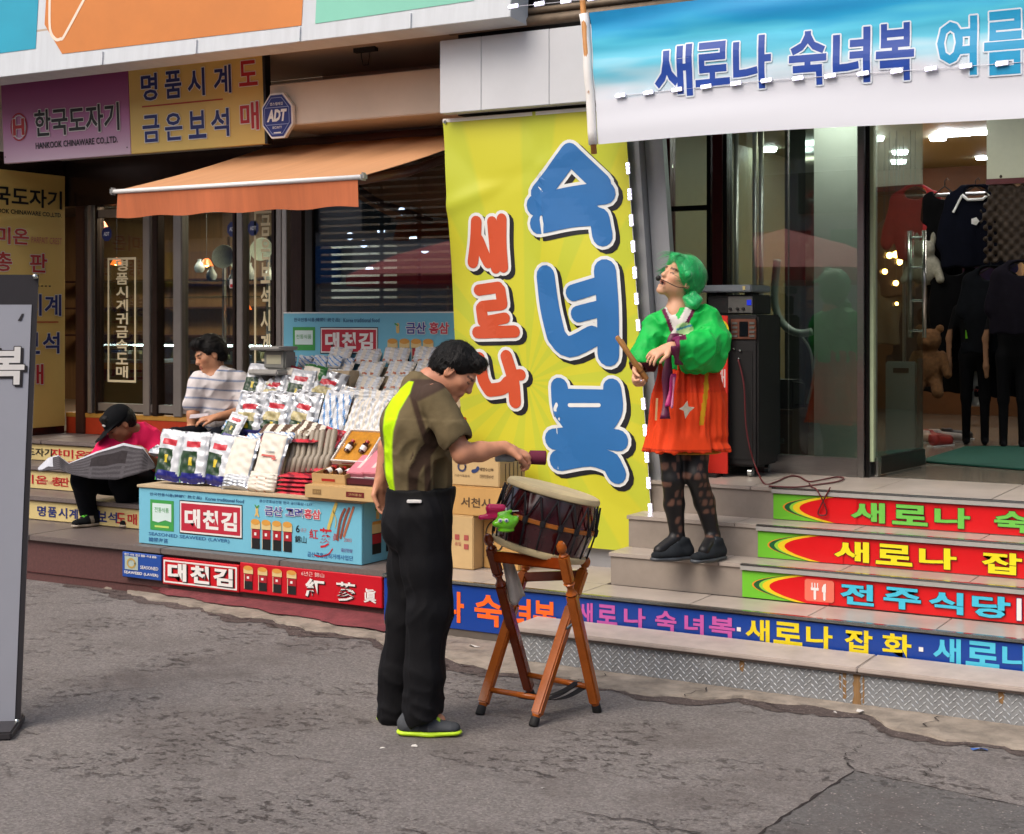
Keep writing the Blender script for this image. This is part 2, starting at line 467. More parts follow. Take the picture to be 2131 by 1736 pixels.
# ================================================================== SETTING
def asphalt_mat(name, c1, c2, scar, speck=.5, amp=.22):
    m = bpy.data.materials.new(name); m.use_nodes = True
    n, l = m.node_tree.nodes, m.node_tree.links; p = n['Principled BSDF']
    p.inputs['Roughness'].default_value = .9; p.inputs['Specular IOR Level'].default_value = .25
    tc = n.new('ShaderNodeTexCoord')
    def noise(sc, det=5, rough=.6, vec=None, dist=0.):
        q = n.new('ShaderNodeTexNoise'); q.inputs['Scale'].default_value = sc; q.inputs['Detail'].default_value = det
        q.inputs['Roughness'].default_value = rough; q.inputs['Distortion'].default_value = dist
        l.new(vec or tc.outputs['Object'], q.inputs['Vector']); return q.outputs['Fac']
    def ramp(f, a, b):
        q = n.new('ShaderNodeMapRange'); q.inputs['From Min'].default_value = a; q.inputs['From Max'].default_value = b
        l.new(f, q.inputs['Value']); return q.outputs['Result']
    def mix(f, a, b):
        q = n.new('ShaderNodeMix'); q.data_type = 'RGBA'
        l.new(f, q.inputs['Factor']) if not isinstance(f, float) else None
        for s, v in ((6, a), (7, b)):
            l.new(v, q.inputs[s]) if hasattr(v, 'links') else setattr(q.inputs[s], 'default_value', lin(v))
        return q.outputs[2]
    def mul(a, b):
        q = n.new('ShaderNodeMath'); q.operation = 'MULTIPLY'
        for s, v in ((0, a), (1, b)):
            l.new(v, q.inputs[s]) if hasattr(v, 'links') else setattr(q.inputs[s], 'default_value', v)
        return q.outputs[0]
    big = ramp(noise(.9, 4), .3, .7)
    col = mix(big, c1, c2)
    fine = ramp(noise(75, 5, .8), .36, .66)
    col = mix(mul(fine, .45), col, '#4a423f')
    st = n.new('ShaderNodeTexVoronoi'); st.inputs['Scale'].default_value = 95            # single stones of the aggregate
    l.new(tc.outputs['Object'], st.inputs['Vector']); sv = n.new('ShaderNodeSeparateColor'); l.new(st.outputs['Color'], sv.inputs[0])
    sm = n.new('ShaderNodeMapRange'); sm.inputs['To Min'].default_value = 1 - amp; sm.inputs['To Max'].default_value = 1 + amp; l.new(sv.outputs[0], sm.inputs['Value'])
    scl = n.new('ShaderNodeVectorMath'); scl.operation = 'SCALE'; l.new(col, scl.inputs[0]); l.new(sm.outputs['Result'], scl.inputs['Scale']); col = scl.outputs['Vector']
    vo = n.new('ShaderNodeTexVoronoi'); vo.inputs['Scale'].default_value = 60
    l.new(tc.outputs['Object'], vo.inputs['Vector'])
    sp = ramp(vo.outputs['Distance'], .30, .14)
    pick = ramp(noise(37, 2), .50, .62)
    col = mix(mul(mul(sp, pick), speck), col, '#b9aea8')
    mp = n.new('ShaderNodeMapping'); mp.inputs['Rotation'].default_value = (0, 0, R(12)); mp.inputs['Scale'].default_value = (1.0, 1.35, 1)
    l.new(tc.outputs['Object'], mp.inputs['Vector'])
    ragged = noise(13, 10, .78, mp.outputs['Vector'], .15)
    where = ramp(noise(1.6, 5, .6), .47, .60)
    sc = mul(ramp(ragged, .54, .60), where)
    col = mix(mul(sc, scar), col, '#33211f')
    stain = mul(ramp(noise(1.3, 6, .7), .50, .66), .55)
    col = mix(stain, col, '#5d5552')
    l.new(col, p.inputs['Base Color'])
    h = n.new('ShaderNodeMath'); h.operation = 'SUBTRACT'
    l.new(noise(70, 6, .8), h.inputs[0]); l.new(mul(sc, .9), h.inputs[1])
    bp = n.new('ShaderNodeBump'); bp.inputs['Strength'].default_value = .9; bp.inputs['Distance'].default_value = .012
    l.new(h.outputs[0], bp.inputs['Height']); l.new(bp.outputs['Normal'], p.inputs['Normal'])
    return m
m_asph = asphalt_mat('asphalt', '#837e7b', '#918c89', .5)
m_patch = asphalt_mat('asphalt_smooth', '#6d6c6b', '#767473', .06, .9, .13)
m_crack = mat('tar_crack', '#241c1b', .95, var=.3, bump=.5)
q = MB(); q.add([(-160, -160, 0), (160, -160, 0), (160, 160, 0), (-160, 160, 0)], [(0, 1, 2, 3)])
struct(q.build('street', m_asph))
# smoother patch let into the asphalt, with its cracked edges
def ragged_line(a, b, n, amp, seed=1):
    rnd = random.Random(seed); a, b = Vector(a), Vector(b); d = b - a; nn = Vector((-d.y, d.x, 0)).normalized()
    return [a + d * (i / n) + nn * (rnd.uniform(-amp, amp) if 0 < i < n else 0) for i in range(n + 1)]
pc, pl, pr = pg(1778, 1607), pg(1500, 1790), pg(2290, 1716)
edgeL = ragged_line(pl, pc, 26, .006, 3); edgeR = ragged_line(pc, pr, 26, .005, 4)
far = [Vector((pr.x + .4, pl.y - .9, 0)), Vector((pl.x, pl.y - .9, 0))]
P = edgeL + edgeR[1:] + far
q = MB(); q.add([(p.x, p.y, .004) for p in P], [tuple(range(len(P) - 1, -1, -1))])
struct(q.build('asphalt_patch', m_patch))
def crack(pts, w0, seed):
    rnd = random.Random(seed); q = MB(); V = []; F = []
    for i, p in enumerate(pts):
        d = (pts[min(i + 1, len(pts) - 1)] - pts[max(i - 1, 0)]).normalized(); nn = Vector((-d.y, d.x, 0))
        w = w0 * rnd.uniform(.35, 1.3) * (.4 if i in (0, len(pts) - 1) else 1)
        V += [p + nn * w + Vector((0, 0, .006)), p - nn * w + Vector((0, 0, .006))]
    for i in range(len(pts) - 1): F.append((2 * i + 1, 2 * i + 3, 2 * i + 2, 2 * i))
    q.add(V, F); return q.build('crack', m_crack)
for e, w, s in ((edgeL, .006, 1), (edgeR, .004, 2)):
    o = crack(e, w, s); struct(o)
for a, b, w, s in ((pg(1778, 1603), pg(1762, 1575), .0035, 5), (pg(1762, 1575), pg(1792, 1553), .0025, 6), (pg(1912, 1618), pg(1965, 1583), .003, 7), (pg(480, 1560), pg(700, 1590), .003, 8), (pg(80, 1455), pg(330, 1430), .003, 9), (pg(1190, 1690), pg(1460, 1736), .004, 10)):
    struct(crack(ragged_line(a, b, 12, .02, s), w, s))

# broken concrete lip between asphalt and shop fronts
m_conc = mat('old_concrete', '#8a8074', .9, var=.5, scale=7, bump=.6, bscale=40)
m_redp = mat('red_painted_concrete', '#6e3236', .85, var=.45, scale=9, bump=.5, bscale=50)
rnd = random.Random(11)
line = [(-9.8, 7.25), (-7.9, 7.08), (-7.46, 7.0), (-6.05, 6.68), (-5.3, 6.58), (-4.53, 6.46), (-3.9, 6.24), (-2.96, 6.17), (-2.65, 6.15), (-2.48, 6.28), (-2.3, 6.34), (-2.05, 6.33), (-1.85, 6.26), (-1.7, 6.15), (-1.45, 6.11), (-1.19, 6.09), (-.2, 6.06), (1.2, 6.0)]
front = []
for i in range(len(line) - 1):
    a, b = Vector(line[i] + (0,)), Vector(line[i + 1] + (0,))
    k = max(3, int((b - a).length / .035))
    for j in range(k):
        t = j / k; w = .025 * math.sin(9 * (a.x + (b.x - a.x) * t)) + .018 * math.sin(23 * (a.x + (b.x - a.x) * t) + 1) + rnd.uniform(-.012, .012)
        front.append(a.lerp(b, t) + Vector((0, w, 0)))
def back_y(x): return 6.9 if x < -3.72 else 6.50
q = MB(); V = []; F = []
for i, p in enumerate(front):
    z = .010 + .004 * math.sin(7 * p.x) + rnd.uniform(-.003, .003)
    yb = back_y(p.x)
    V += [(p.x + rnd.uniform(-.006, .006), p.y - .012, -.01), (p.x, p.y, z), (p.x, p.y + .05, z + .004 + rnd.uniform(-.001, .001)), (p.x, p.y + (yb - p.y) * .6, .014 + rnd.uniform(-.002, .002)), (p.x, yb, .012)]
for i in range(len(front) - 1):
    for j in range(4): a = i * 5 + j; F.append((a, a + 5, a + 6, a + 1))
q.add(V, F); struct(q.build('concrete_gutter', m_conc))
# grime collected along the broken edge
q = MB(); V = []; F = []
for i, p in enumerate(front):
    w = .05 + .07 * abs(math.sin(2.1 * p.x)) + .03 * math.sin(11 * p.x) + rnd.uniform(-.02, .02)
    V += [(p.x, p.y - max(.02, w), .003), (p.x, p.y + .01, .003)]
F = [(2 * i, 2 * i + 2, 2 * i + 3, 2 * i + 1) for i in range(len(front) - 1)]
q.add(V, F); struct(q.build('gutter_grime', asphalt_mat('grimy_asphalt', '#574c49', '#6d615d', .9, .6)))
# red painted slope under the left terrace
q = MB(); V = []; F = []; xs = np.linspace(-9.6, -4.62, 120)
for x in xs:
    yf = np.interp(x, [l[0] for l in line], [l[1] for l in line]) + .10 + .02 * math.sin(13 * x) + rnd.uniform(-.01, .01) + (.0 if x < -6 else .03)
    V += [(x, yf, .022), (x, (yf + 6.87) / 2, .036), (x, 6.87, .055)]
for i in range(len(xs) - 1):
    for j in range(2): a = i * 3 + j; F.append((a, a + 3, a + 4, a + 1))
q.add(V, F); struct(q.build('painted_slope', m_redp))
for s, (x, y) in enumerate([(-2.66, 6.26), (-1.62, 6.28), (-3.2, 6.27), (-4.2, 6.5)]):
    o = crack(ragged_line((x, y - .1, 0.012), (x + .05, y + .12, 0.014), 8, .03, 20 + s), .003, s); struct(o)

# ------------------------------------------------------------------ left terrace and steps
ZL = .30
m_gran = mat('dark_granite', '#6b615d', .45, var=.20, scale=60, bump=.05, bscale=90)
m_rise = mat('reddish_granite', '#5c3d3b', .5, var=.25, scale=50)
m_dark = mat('dark_gap', '#17130f', .8)
o = bx('terrace', m_rise, -9.9, -4.705, 6.88, 9.0, 0, ZL - .035); struct(o)
x = -9.9
for w in (1.15, 1.15, 1.15, .93, .81):                    # granite coping slabs, each proud of the riser
    bx('slab', m_gran, x + .002, x + w - .002, 6.845, 7.40, ZL - .035, ZL, o, b=.004); x += w
ZS = [.47, .64, .80]; YS = [7.36, 7.66, 7.95]
o = bx('steps', m_gran, -9.9, -5.6, YS[0] + .03, 9.0, ZL + .001, ZS[0] - .03); struct(o)
bx('step', m_gran, -9.9, -5.6, YS[1] + .03, 9.0, ZS[0] - .03, ZS[1] - .03, o)
bx('step', m_gran, -9.9, -5.6, YS[2] + .03, 9.0, ZS[1] - .03, ZS[2] - .03, o)
for k, (y, z) in enumerate(zip(YS, ZS)):
    x = -9.9
    for w in (1.2, 1.1, 1.0, 1.0):
        bx('slab', m_gran, x + .002, x + w - .002, y, (YS[k + 1] + .04 if k < 2 else 8.56), z - .03, z, o, b=.004); x += w

# ------------------------------------------------------------------ right terrace and steps
ZR = .31
m_tile = mat('beige_floor_tile', '#a79c92', .35, var=.20, scale=3.5, bump=.03)
m_tile2 = mat('grey_stone_riser', '#8f857b', .45, var=.20, scale=4)
m_grout = mat('grout', '#5d554e', .9)
m_steel = mat('brushed_steel', '#9a9a98', .28, metal=1., var=.12, scale=30, stretch=(.3, 8, 8))
m_nose = mat('steel_nosing', '#b9bfbd', .22, metal=1., var=.15, scale=40)
XE = 1.2
def tiles(parent, x0, x1, y0, y1, z, w, seed=0, th=.012):
    rnd = random.Random(seed); x = x0
    while x < x1 - .01:
        e = min(x + w, x1)
        bx('tile', m_tile, x + .0018, e - .0018, y0, y1, z - th, z + rnd.uniform(-.0006, .0006), parent, b=.0015); x = e
o = bx('entrance_terrace', m_grout, -4.70, XE, 6.735, 9.0, 0, ZR - .010); struct(o)
tiles(o, -4.695, XE, 6.73, 7.045, ZR, .60, 1); tiles(o, -4.695, -3.49, 7.048, 7.6, ZR, .60, 2)
bx('nosing', m_nose, -4.70, XE, 6.712, 6.745, ZR - .012, ZR + .003, o, b=.003)
YR = [7.05, 7.27, 7.50]; ZT = [.48, .65, .82]; XS = -3.47
o = struct(bx('entrance_steps', m_grout, XS + .01, XE, YR[0] + .02, 9.0, ZR + .001, ZT[0] - .02))
bx('step', m_grout, XS + .01, XE, YR[1] + .02, 9.0, ZT[0] - .02, ZT[1] - .02, o)
bx('step', m_grout, XS + .01, XE, YR[2] + .02, 9.0, ZT[1] - .02, ZT[2] - .02, o)
for k in range(3):
    zb = ZR if k == 0 else ZT[k - 1]
    x = XS
    for w in (.74, .62, .6, .6, .6, .6, .6):
        if x >= XE: break
        bx('riser_tile', m_tile2, x + .0015, x + w - .0015, YR[k] + .006, YR[k] + .022, zb + .001, ZT[k] - .021, o); x += w
    bx('riser_tile', m_tile2, XS - .004, XS + .008, YR[k] + .01, YR[k] + (.24 if k < 2 else 1.0), zb + .001, ZT[k] - .021, o)
    tiles(o, XS - .012, XE, YR[k] - .004, (YR[k + 1] + .008 if k < 2 else 8.30), ZT[k], .62, 5 + k, .02)
    bx('nosing', m_nose, -2.74 + .0, XE, YR[k] - .016, YR[k] + .012, ZT[k] - .006, ZT[k] + .003, o, b=.002)
    bx('nosing', mat('satin_nosing', '#b5b3ad', .4, metal=.3, var=.1), -2.74 + .0, XE, YR[k] - .014, YR[k] - .005, ZT[k] - .028, ZT[k] - .007, o)

# ------------------------------------------------------------------ chequer plate ramp box in front of the blue strip
m_plate = mat('chequer_plate', '#8f9294', .45, metal=.3, var=.22, scale=6, bump=.05)
m_rust = mat('rusted_plate', '#8a6a44', .8, metal=.1, var=.5, scale=14, stretch=(3, 1, .35))
m_ledge = mat('pale_ledge_stone', '#b0a39a', .6, var=.2, scale=6, bump=.1)
XP0, XP1, YP, ZP = -3.70, 1.2, 6.43, .178
o = thing('ramp_box', 'long grey chequer-plate box step with pale stone top below the blue strip', 'step', (XP0, YP, 0)); WORLD.add(o.name)
XJ = x_at(1783, YP)
for a, b in ((XP0, XJ - .003), (XJ + .003, .15), (.156, XP1)):
    bx('plate', m_plate, a, b, YP, YP + .012, .008, ZP - .03, o)
bx('end_plate', m_plate, XP0 + .0, XP0 + .012, YP + .014, 6.705, .008, ZP - .03, o)
bx('core', m_dark, XP0 + .02, XP1, YP + .02, 6.705, .01, ZP - .032, o)
for a, b in ((XP0 - .02, x_at(1810, 6.6) - .002), (x_at(1810, 6.6) + .002, .2), (.204, XP1)):
    bx('top_slab', m_ledge, a, b, YP - .022, 6.708, ZP - .022, ZP, o, b=.004)
bx('drip_edge', mat('brown_edge', '#4b403b', .6), XP0 - .018, XP1, YP - .016, YP + .02, ZP - .031, ZP - .0225, o)
q = MB(); px_ = XP0 + .02; s_ = .032; row = 0                # raised lozenges, alternately slanted
zz = .022
while zz < ZP - .036:
    xx = XP0 + .02 + (row % 2) * s_ / 2; k = row
    while xx < .2:
        if abs(xx - XJ) > .014:
            a = R(45) if k % 2 else R(-45); c, s = math.cos(a), math.sin(a); L, Wd = .0125, .0042
            V = [(xx + c * L, YP - .0004, zz + s * L), (xx - s * Wd, YP - .0004, zz + c * Wd), (xx - c * L, YP - .0004, zz - s * L), (xx + s * Wd, YP - .0004, zz - c * Wd), (xx + c * L * .35, YP - .0034, zz + s * L * .35), (xx - c * L * .35, YP - .0034, zz - s * L * .35)]
            q.add(V, [(0, 1, 4), (1, 2, 5, 4), (2, 3, 5), (3, 0, 4, 5)])
        xx += s_; k += 1
    zz += s_ / 2; row += 1
tag(q.build('raised_lozenges', mat('pale_lozenges', '#c3c6c8', .35, metal=.35, var=.15), o), kind='stuff')  # lozenges in a paler metal than the plate, for contrast
for dx, w, z0 in ((0, .022, .012), (-.055, .010, .03), (-.075, .006, .07), (.03, .006, .02)):  # rust runs below the joint
    rs = random.Random(int(dx * 999)); n = 9
    L = [(XJ + dx - w * rs.uniform(.4, 1), z0 + (ZP - .033 - z0) * i / n) for i in range(n + 1)]
    Rr = [(XJ + dx + w * rs.uniform(.4, 1), z0 + (ZP - .033 - z0) * i / n) for i in range(n, -1, -1)]
    q = MB(); q.sheet(Rr[::-1] + L[::-1], YP - .0012); q.build('rust_stain', m_rust, o)
for px in (1545, 2085):
    x = x_at(px, YP); q = MB(); q.sheet([(x - .012, .10), (x + .003, .09), (x + .014, .145), (x - .016, .146)], YP - .0012); q.build('rust_stain', m_rust, o)
# ================================================================== CHINA SHOP (left building)
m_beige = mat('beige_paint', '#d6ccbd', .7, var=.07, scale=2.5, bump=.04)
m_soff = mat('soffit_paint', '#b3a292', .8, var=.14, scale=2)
m_bronze = mat('bronze_frame', '#4a3d38', .25, metal=.8, var=.15, scale=12)
m_chrome = mat('polished_steel_frame', '#a39d98', .32, metal=.75, var=.1, scale=5)
m_black = mat('black_paint', '#14110f', .6, var=.2)
m_wood = mat('honey_wood', '#7d5c3a', .4, var=.25, scale=4, stretch=(6, 6, .6))
m_wood2 = mat('dark_red_wood', '#3a2019', .4, var=.25, scale=4, stretch=(6, 6, .6))
m_glass = glass_mat('shop_glass', '#e4eae7', 1.55, .015, .07)
m_glass2 = glass_mat('shop_glass_green', '#d9e4dd', 1.6, .012, .10)
m_orange = mat('orange_red_sill', '#a3300f', .5, var=.12)
m_ochre = mat('ochre_trim', '#a5782f', .5, var=.12)
m_lamp = mat('cool_tube', '#ffffff', .5, var=0, emit='#f4f8ff', es=30)
m_lampw = mat('warm_bulb', '#ffd9a0', .5, var=0, emit='#ffb45a', es=45)
m_white = mat('white_gloss', '#dcdcd6', .3, var=.05)

YG, FL = 8.60, .80                                          # glazing plane, floor level
cs = wthing('china_shop', 'china and watch shop building with dark glazed front and beige fascia', 'building', (-7.4, 8.6, FL))
XL, XM = -9.10, -6.74                                       # glazing bay; then the shuttered window up to the pillar
bx('wall', m_beige, -9.95, -4.55, 8.30, 8.55, 2.985, 3.40, cs, b=.004)
bx('fascia_box', m_beige, x_at(561, 7.76), -4.775, 7.76, 8.29, 2.99, 3.27, cs, b=.006)
bx('upper_wall', m_beige, -9.95, -4.55, 8.556, 8.7, 3.4, 6.5, cs)
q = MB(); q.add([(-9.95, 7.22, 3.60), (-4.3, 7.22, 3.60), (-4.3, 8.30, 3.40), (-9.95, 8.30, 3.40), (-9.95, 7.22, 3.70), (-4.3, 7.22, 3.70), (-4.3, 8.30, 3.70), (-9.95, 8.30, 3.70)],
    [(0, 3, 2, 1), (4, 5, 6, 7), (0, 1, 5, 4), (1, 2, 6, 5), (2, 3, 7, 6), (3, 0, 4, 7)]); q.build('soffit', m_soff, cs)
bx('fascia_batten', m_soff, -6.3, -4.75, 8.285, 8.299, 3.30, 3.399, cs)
q = MB(); bp = pt(752, 100, 7.9)                            # small hook under the soffit
q.tube([(bp.x, 7.9, 3.47), (bp.x, 7.9, 3.42), (bp.x + .03, 7.88, 3.36), (bp.x + .07, 7.88, 3.36), (bp.x + .07, 7.9, 3.45)], .004, 6)
q.box(bp.x - .05, bp.x + .12, 7.88, 7.92, 3.448, 3.48); q.build('hook', m_black, cs)
bx('side_wall', m_bronze, -9.35, XL, 7.5, YG - .04, FL, 3.0, cs)
bx('inner_front_wall', m_wood2, -14.6, -9.35, YG, YG + .12, FL, 3.0, cs)
bx('lintel', m_bronze, -9.35, XM + .1, YG - .03, YG + .12, 2.62, 3.0, cs)
bx('sill', m_orange, XL, XM, YG - .02, YG + .12, FL, FL + .13, cs)
bx('sill_trim', m_ochre, XL, XM, YG - .024, YG + .1, FL + .131, FL + .165, cs)
zg0, zg1 = FL + .165, 2.62
posts = [(163, 182, m_wood2), (188, 197, m_chrome), (203, 208, m_bronze), (303, 318, m_chrome), (322, 334, m_bronze), (366, 384, m_chrome), (489, 496, m_bronze), (498, 511, m_chrome), (570, 578, m_bronze), (580, 592, m_chrome)]
for a, b, mm in posts:
    bx('post', mm, x_at(a, YG), x_at(b, YG), YG - .035, YG + .05, zg0 if mm is not m_wood2 else FL, zg1, cs, b=.006)
edges = [x_at(p, YG) for p in (182, 208, 310, 328, 375, 492, 504, 574)] + [XM]
for i in range(len(edges) - 1):
    if edges[i + 1] - edges[i] > .12:
        bx('pane', m_glass, edges[i] + .01, edges[i + 1] - .01, YG + .006, YG + .014, zg0 + .02, zg1, cs)
for z in (1.02, 2.55):
    bx('rail', m_chrome, x_at(208, YG), XM, YG - .02, YG + .03, z - .03, z + .03, cs)
# interior
bx('floor', mat('shop_floor', '#6a5a4a', .3), -14.6, -4.6, YG + .13, 12.6, FL - .05, FL, cs)
bx('back_wall', m_wood, -14.6, -4.6, 12.3, 12.4, FL, 3.0, cs)
bx('inner_side_wall', m_wood2, -14.7, -14.6, YG + .13, 12.4, FL, 3.0, cs)
bx('inner_side_wall', m_wood2, -4.7, -4.6, 8.6, 12.4, FL, 3.0, cs)
bx('ceiling', mat('dark_ceiling', '#4b423a', .7), -14.6, -4.6, YG + .13, 12.4, 2.9, 2.98, cs)
for (px, py, Y) in ((225, 400, 10.2), (228, 432, 9.7), (470, 400, 10.4), (640, 428, 11.5), (330, 380, 11.0)):
    p = pt(px, py, Y); bx('ceiling_light', m_lamp, p.x - .2, p.x + .2, Y - .05, Y + .05, 2.86, 2.899, cs)
for px in (215, 300, 420, 520, 600):
    x = x_at(px, 12.2); bx('wall_panel', m_wood, x - .32, x + .32, 12.24, 12.299, 1.3, 2.6, cs, b=.01)
# shelves with china on the back wall
for z in (1.55, 1.85, 2.15):
    bx('shelf', m_wood2, -12.8, -5.0, 12.0, 12.24, z - .02, z, cs)
plate_prof = [(.0, .0), (.10, .0), (.16, .02), (.17, .03), (.165, .034), (.10, .012), (0, .010)]
q = MB(); q.lathe(plate_prof, 20); plate_me = q.mesh('plate', mat('celadon_glaze', '#cfd6c8', .3, var=.15, scale=20), 40)
q = MB(); q.lathe([(.0, 0), (.05, 0), (.075, .05), (.08, .10), (.05, .17), (.025, .21), (.03, .25), (.026, .25), (0, .2)], 18); vase_me = q.mesh('vase', mat('white_glaze', '#cfd2cc', .12, var=.2, scale=14), 40)
kk = 0
for px, py, Y, kind in ((466, 535, 9.9, 0), (500, 538, 10.1, 0), (440, 560, 9.9, 1), (520, 560, 10.2, 1), (545, 520, 10.3, 0), (415, 545, 10.4, 1), (485, 575, 9.8, 1), (560, 565, 10.5, 1)):
    p = pt(px, py, Y)
    if kind == 0:
        o = link('china_plate', plate_me, None, (p.x, Y, p.z), (R(80), 0, R(20))); o.scale = (.62,) * 3
        tag(o, 'pale green china plate inside the china shop, ' + ['largest and leftmost', 'middle one', 'rightmost near the pendant lamp'][[0, 1, 4].index(kk)], 'plate', 'china plates in the shop window')
    else:
        o = link('china_vase', vase_me, None, (p.x, Y, p.z - .1), (0, 0, kk)); o.scale = (.62, .62, .62 - .06 * (kk % 3))
        tag(o, 'white glazed vase inside the china shop, ' + {2: 'left of the large plate', 3: 'right of the large plate', 5: 'leftmost on the shelf', 6: 'just below the large plate', 7: 'rightmost on the shelf'}[kk], 'vase', 'china vases in the shop window')
    kk += 1
for z in (1.90, 2.02): pass
sh = wthing('glass_shelf', 'glass display shelving on slim posts behind the china shop door', 'shelf', (-6.9, 10.1, FL))
for z in (z_at(548, x_at(480, 10.1), 10.1) - .16, z_at(590, x_at(480, 10.1), 10.1) - .12):
    bx('shelf_board', m_glass2, x_at(400, 10.1), x_at(590, 10.1), 9.7, 10.6, z - .012, z, sh)
for px in (402, 495, 588):
    bx('shelf_post', m_chrome, x_at(px, 10.1) - .012, x_at(px, 10.1) + .012, 10.5, 10.53, FL, 2.3, sh)
for i, (px, py) in enumerate(((243, 547), (430, 549), (547, 528), (212, 470), (510, 640))):
    p = pt(px, py, 10.6)
    o = wthing('pendant_lamp', 'small orange pendant lamp in the china shop, ' + ['above the left glass lettering', 'left of the large plate', 'right of the plates', 'highest and leftmost', 'lowest near the middle post'][i], 'lamp', (p.x, 10.6, p.z), 'small pendant lamps in the china shop')
    q = MB(); q.lathe([(.012, .05), (.03, .04), (.065, -.02), (.06, -.02), (.02, .03)], 14, M=Matrix.Translation(p)); q.build('lamp_shade', mat('orange_shade', '#d8541c', .3, emit='#ff7a2a', es=1.2, var=.1), o)
    q = MB(); q.lathe([(0, -.03), (.02, -.02), (.022, 0), (0, .03)], 10, M=Matrix.Translation(p)); q.build('bulb', m_lampw, o, smooth=True)
    q = MB(); q.tube([p + Vector((0, 0, .05)), (p.x, 10.6, 2.9)], .003, 5); q.build('cord', m_black, o)
# display counters with a lit glass top
for i, (p0, p1, Y) in enumerate(((205, 305, 9.9), (395, 600, 10.0))):
    xa, xb = x_at(p0, Y), x_at(p1, Y)
    o = wthing('display_counter', ('jewellery counter with lit glass top behind the lettered glass' if i == 0 else 'long jewellery counter with lit glass top behind the standing striped-shirt man'), 'counter', ((xa + xb) / 2, Y, FL))
    bx('base', m_wood2, xa, xb, Y, Y + .5, FL, 1.30, o)
    bx('trim', m_ochre, xa, xb, Y - .006, Y + .0, 1.26, 1.32, o)
    bx('tray', mat('grey_velvet', '#8d949c', .8, var=.5, scale=25), xa, xb, Y + .01, Y + .49, 1.32, 1.35, o)
    bx('glass_case', m_glass2, xa, xb, Y, Y + .5, 1.355, 1.51, o)
    bx('light_strip', m_lamp, xa, xb, Y + .44, Y + .46, 1.465, 1.48, o)
    for k in range(9):
        x = xa + (k + .5) * (xb - xa) / 9
        bx('jewellery_box', mat(['white_card', 'blue_card', 'cream_card'][k % 3] + 'j', ['#d8d8d8', '#3d4f8c', '#cbb98a'][k % 3], .5), x - .05, x + .04, Y + .1, Y + .2, 1.351, 1.40 + .03 * (k % 2), o)
# glass lettering in cream frames
m_cream = mat('cream_vinyl', '#cfc3a0', .5, var=.05)
for (p0, p1, pyt, pyb, txt, lab) in ((224, 283, 537, 795, '명품시계귀금속도매', 'cream framed vertical lettering on the left glass pane of the china shop'), (529, 575, 440, 798, '금은보석시계귀', 'cream framed vertical lettering on the glass pane behind the weighing scale')):
    xa, xb = x_at(p0, YG), x_at(p1, YG); za, zb = z_at(pyb, xa, YG), z_at(pyt, xa, YG)
    o = thing('glass_lettering', lab, 'lettering', (xa, YG - .0005, za)); W, H = xb - xa, zb - za
    q = MB()
    for a in ((0, .018, 0, H), (W - .018, W, 0, H), (.018, W - .018, 0, .018), (.018, W - .018, H - .018, H)):
        q.sheet([(a[0], a[2]), (a[1], a[2]), (a[1], a[3]), (a[0], a[3])], 0)
    q.build('border', m_cream, o)
    lettering(o, txt, W * .30, .03, W * .42, H * .96, m_cream, .025, 0., vertical=True)
# round stickers on the glass
for i, (px, py) in enumerate(((222, 487), (484, 477), (527, 475))):
    p = pt(px, py, YG); o = thing('round_sticker', ['blue security sticker at the left edge of the china shop glass', 'left of two blue security stickers under the awning', 'right of two blue security stickers under the awning'][i], 'sticker', (p.x, YG - .0005, p.z))
    poly(o, circle_pts(0, 0, .055, .06, 8, math.pi / 8), flat('#1f2f6b'), 0, 'disc'); lettering(o, 'ADT', -.03, -.015, .06, .03, flat('#d9dee6'), .03, -.002)
p = pt(478, 600, YG); o = thing('glass_sticker', 'small red and white sticker on the china shop glass', 'sticker', (p.x, YG - .0005, p.z))
rect(o, 0, .10, 0, .07, flat('#d9d3cf'), 0, 'paper'); rect(o, .005, .095, .005, .03, flat('#b3232c'), -.001, 'print'); lettering(o, '1588', .04, .04, .05, .02, flat('#b3232c'), .02, -.001)

# shuttered window with grey frame (behind the stall)
YW = 8.30
xw0, xw1 = x_at(598, YW), -4.66
bx('window_post', mat('pale_metal_post', '#a9a6a3', .35, metal=.6, var=.2, scale=3), x_at(588, YW), xw0, YW - .01, YW + .12, FL, 2.98, cs, b=.004)
bx('window_post', m_bronze, x_at(604, YW), x_at(628, YW), YW + .0, YW + .10, FL, 2.98, cs, b=.004)
bx('window_post', m_black, x_at(634, YW), x_at(650, YW), YW + .0, YW + .10, FL, 2.98, cs, b=.004)
xs0 = x_at(650, YW)
bx('window_pane', glass_mat('reflective_glass', '#b9c2c6', 1.6, .02, .16), xs0, xw1, YW + .02, YW + .03, 1.2, 2.9, cs)
bx('window_base', m_wood2, xw0, xw1, YW, YW + .2, ZR, 1.19, cs)
bx('window_head', m_black, xs0, xw1, YW + .0, YW + .14, 2.82, 2.98, cs)
m_slat = mat('shutter_slat', '#3b3836', .5, metal=.4, var=.15)
z = 1.22; k = 0
while z < 2.82:
    bx('shutter_slat', m_slat, xs0 + .01, xw1, YW + .06, YW + .075, z, z + .034, cs); z += .05
for px in (790, 868): bx('shutter_guide', m_chrome, x_at(px, YW + .08), x_at(px + 7, YW + .08), YW + .078, YW + .09, 1.2, 2.82, cs)
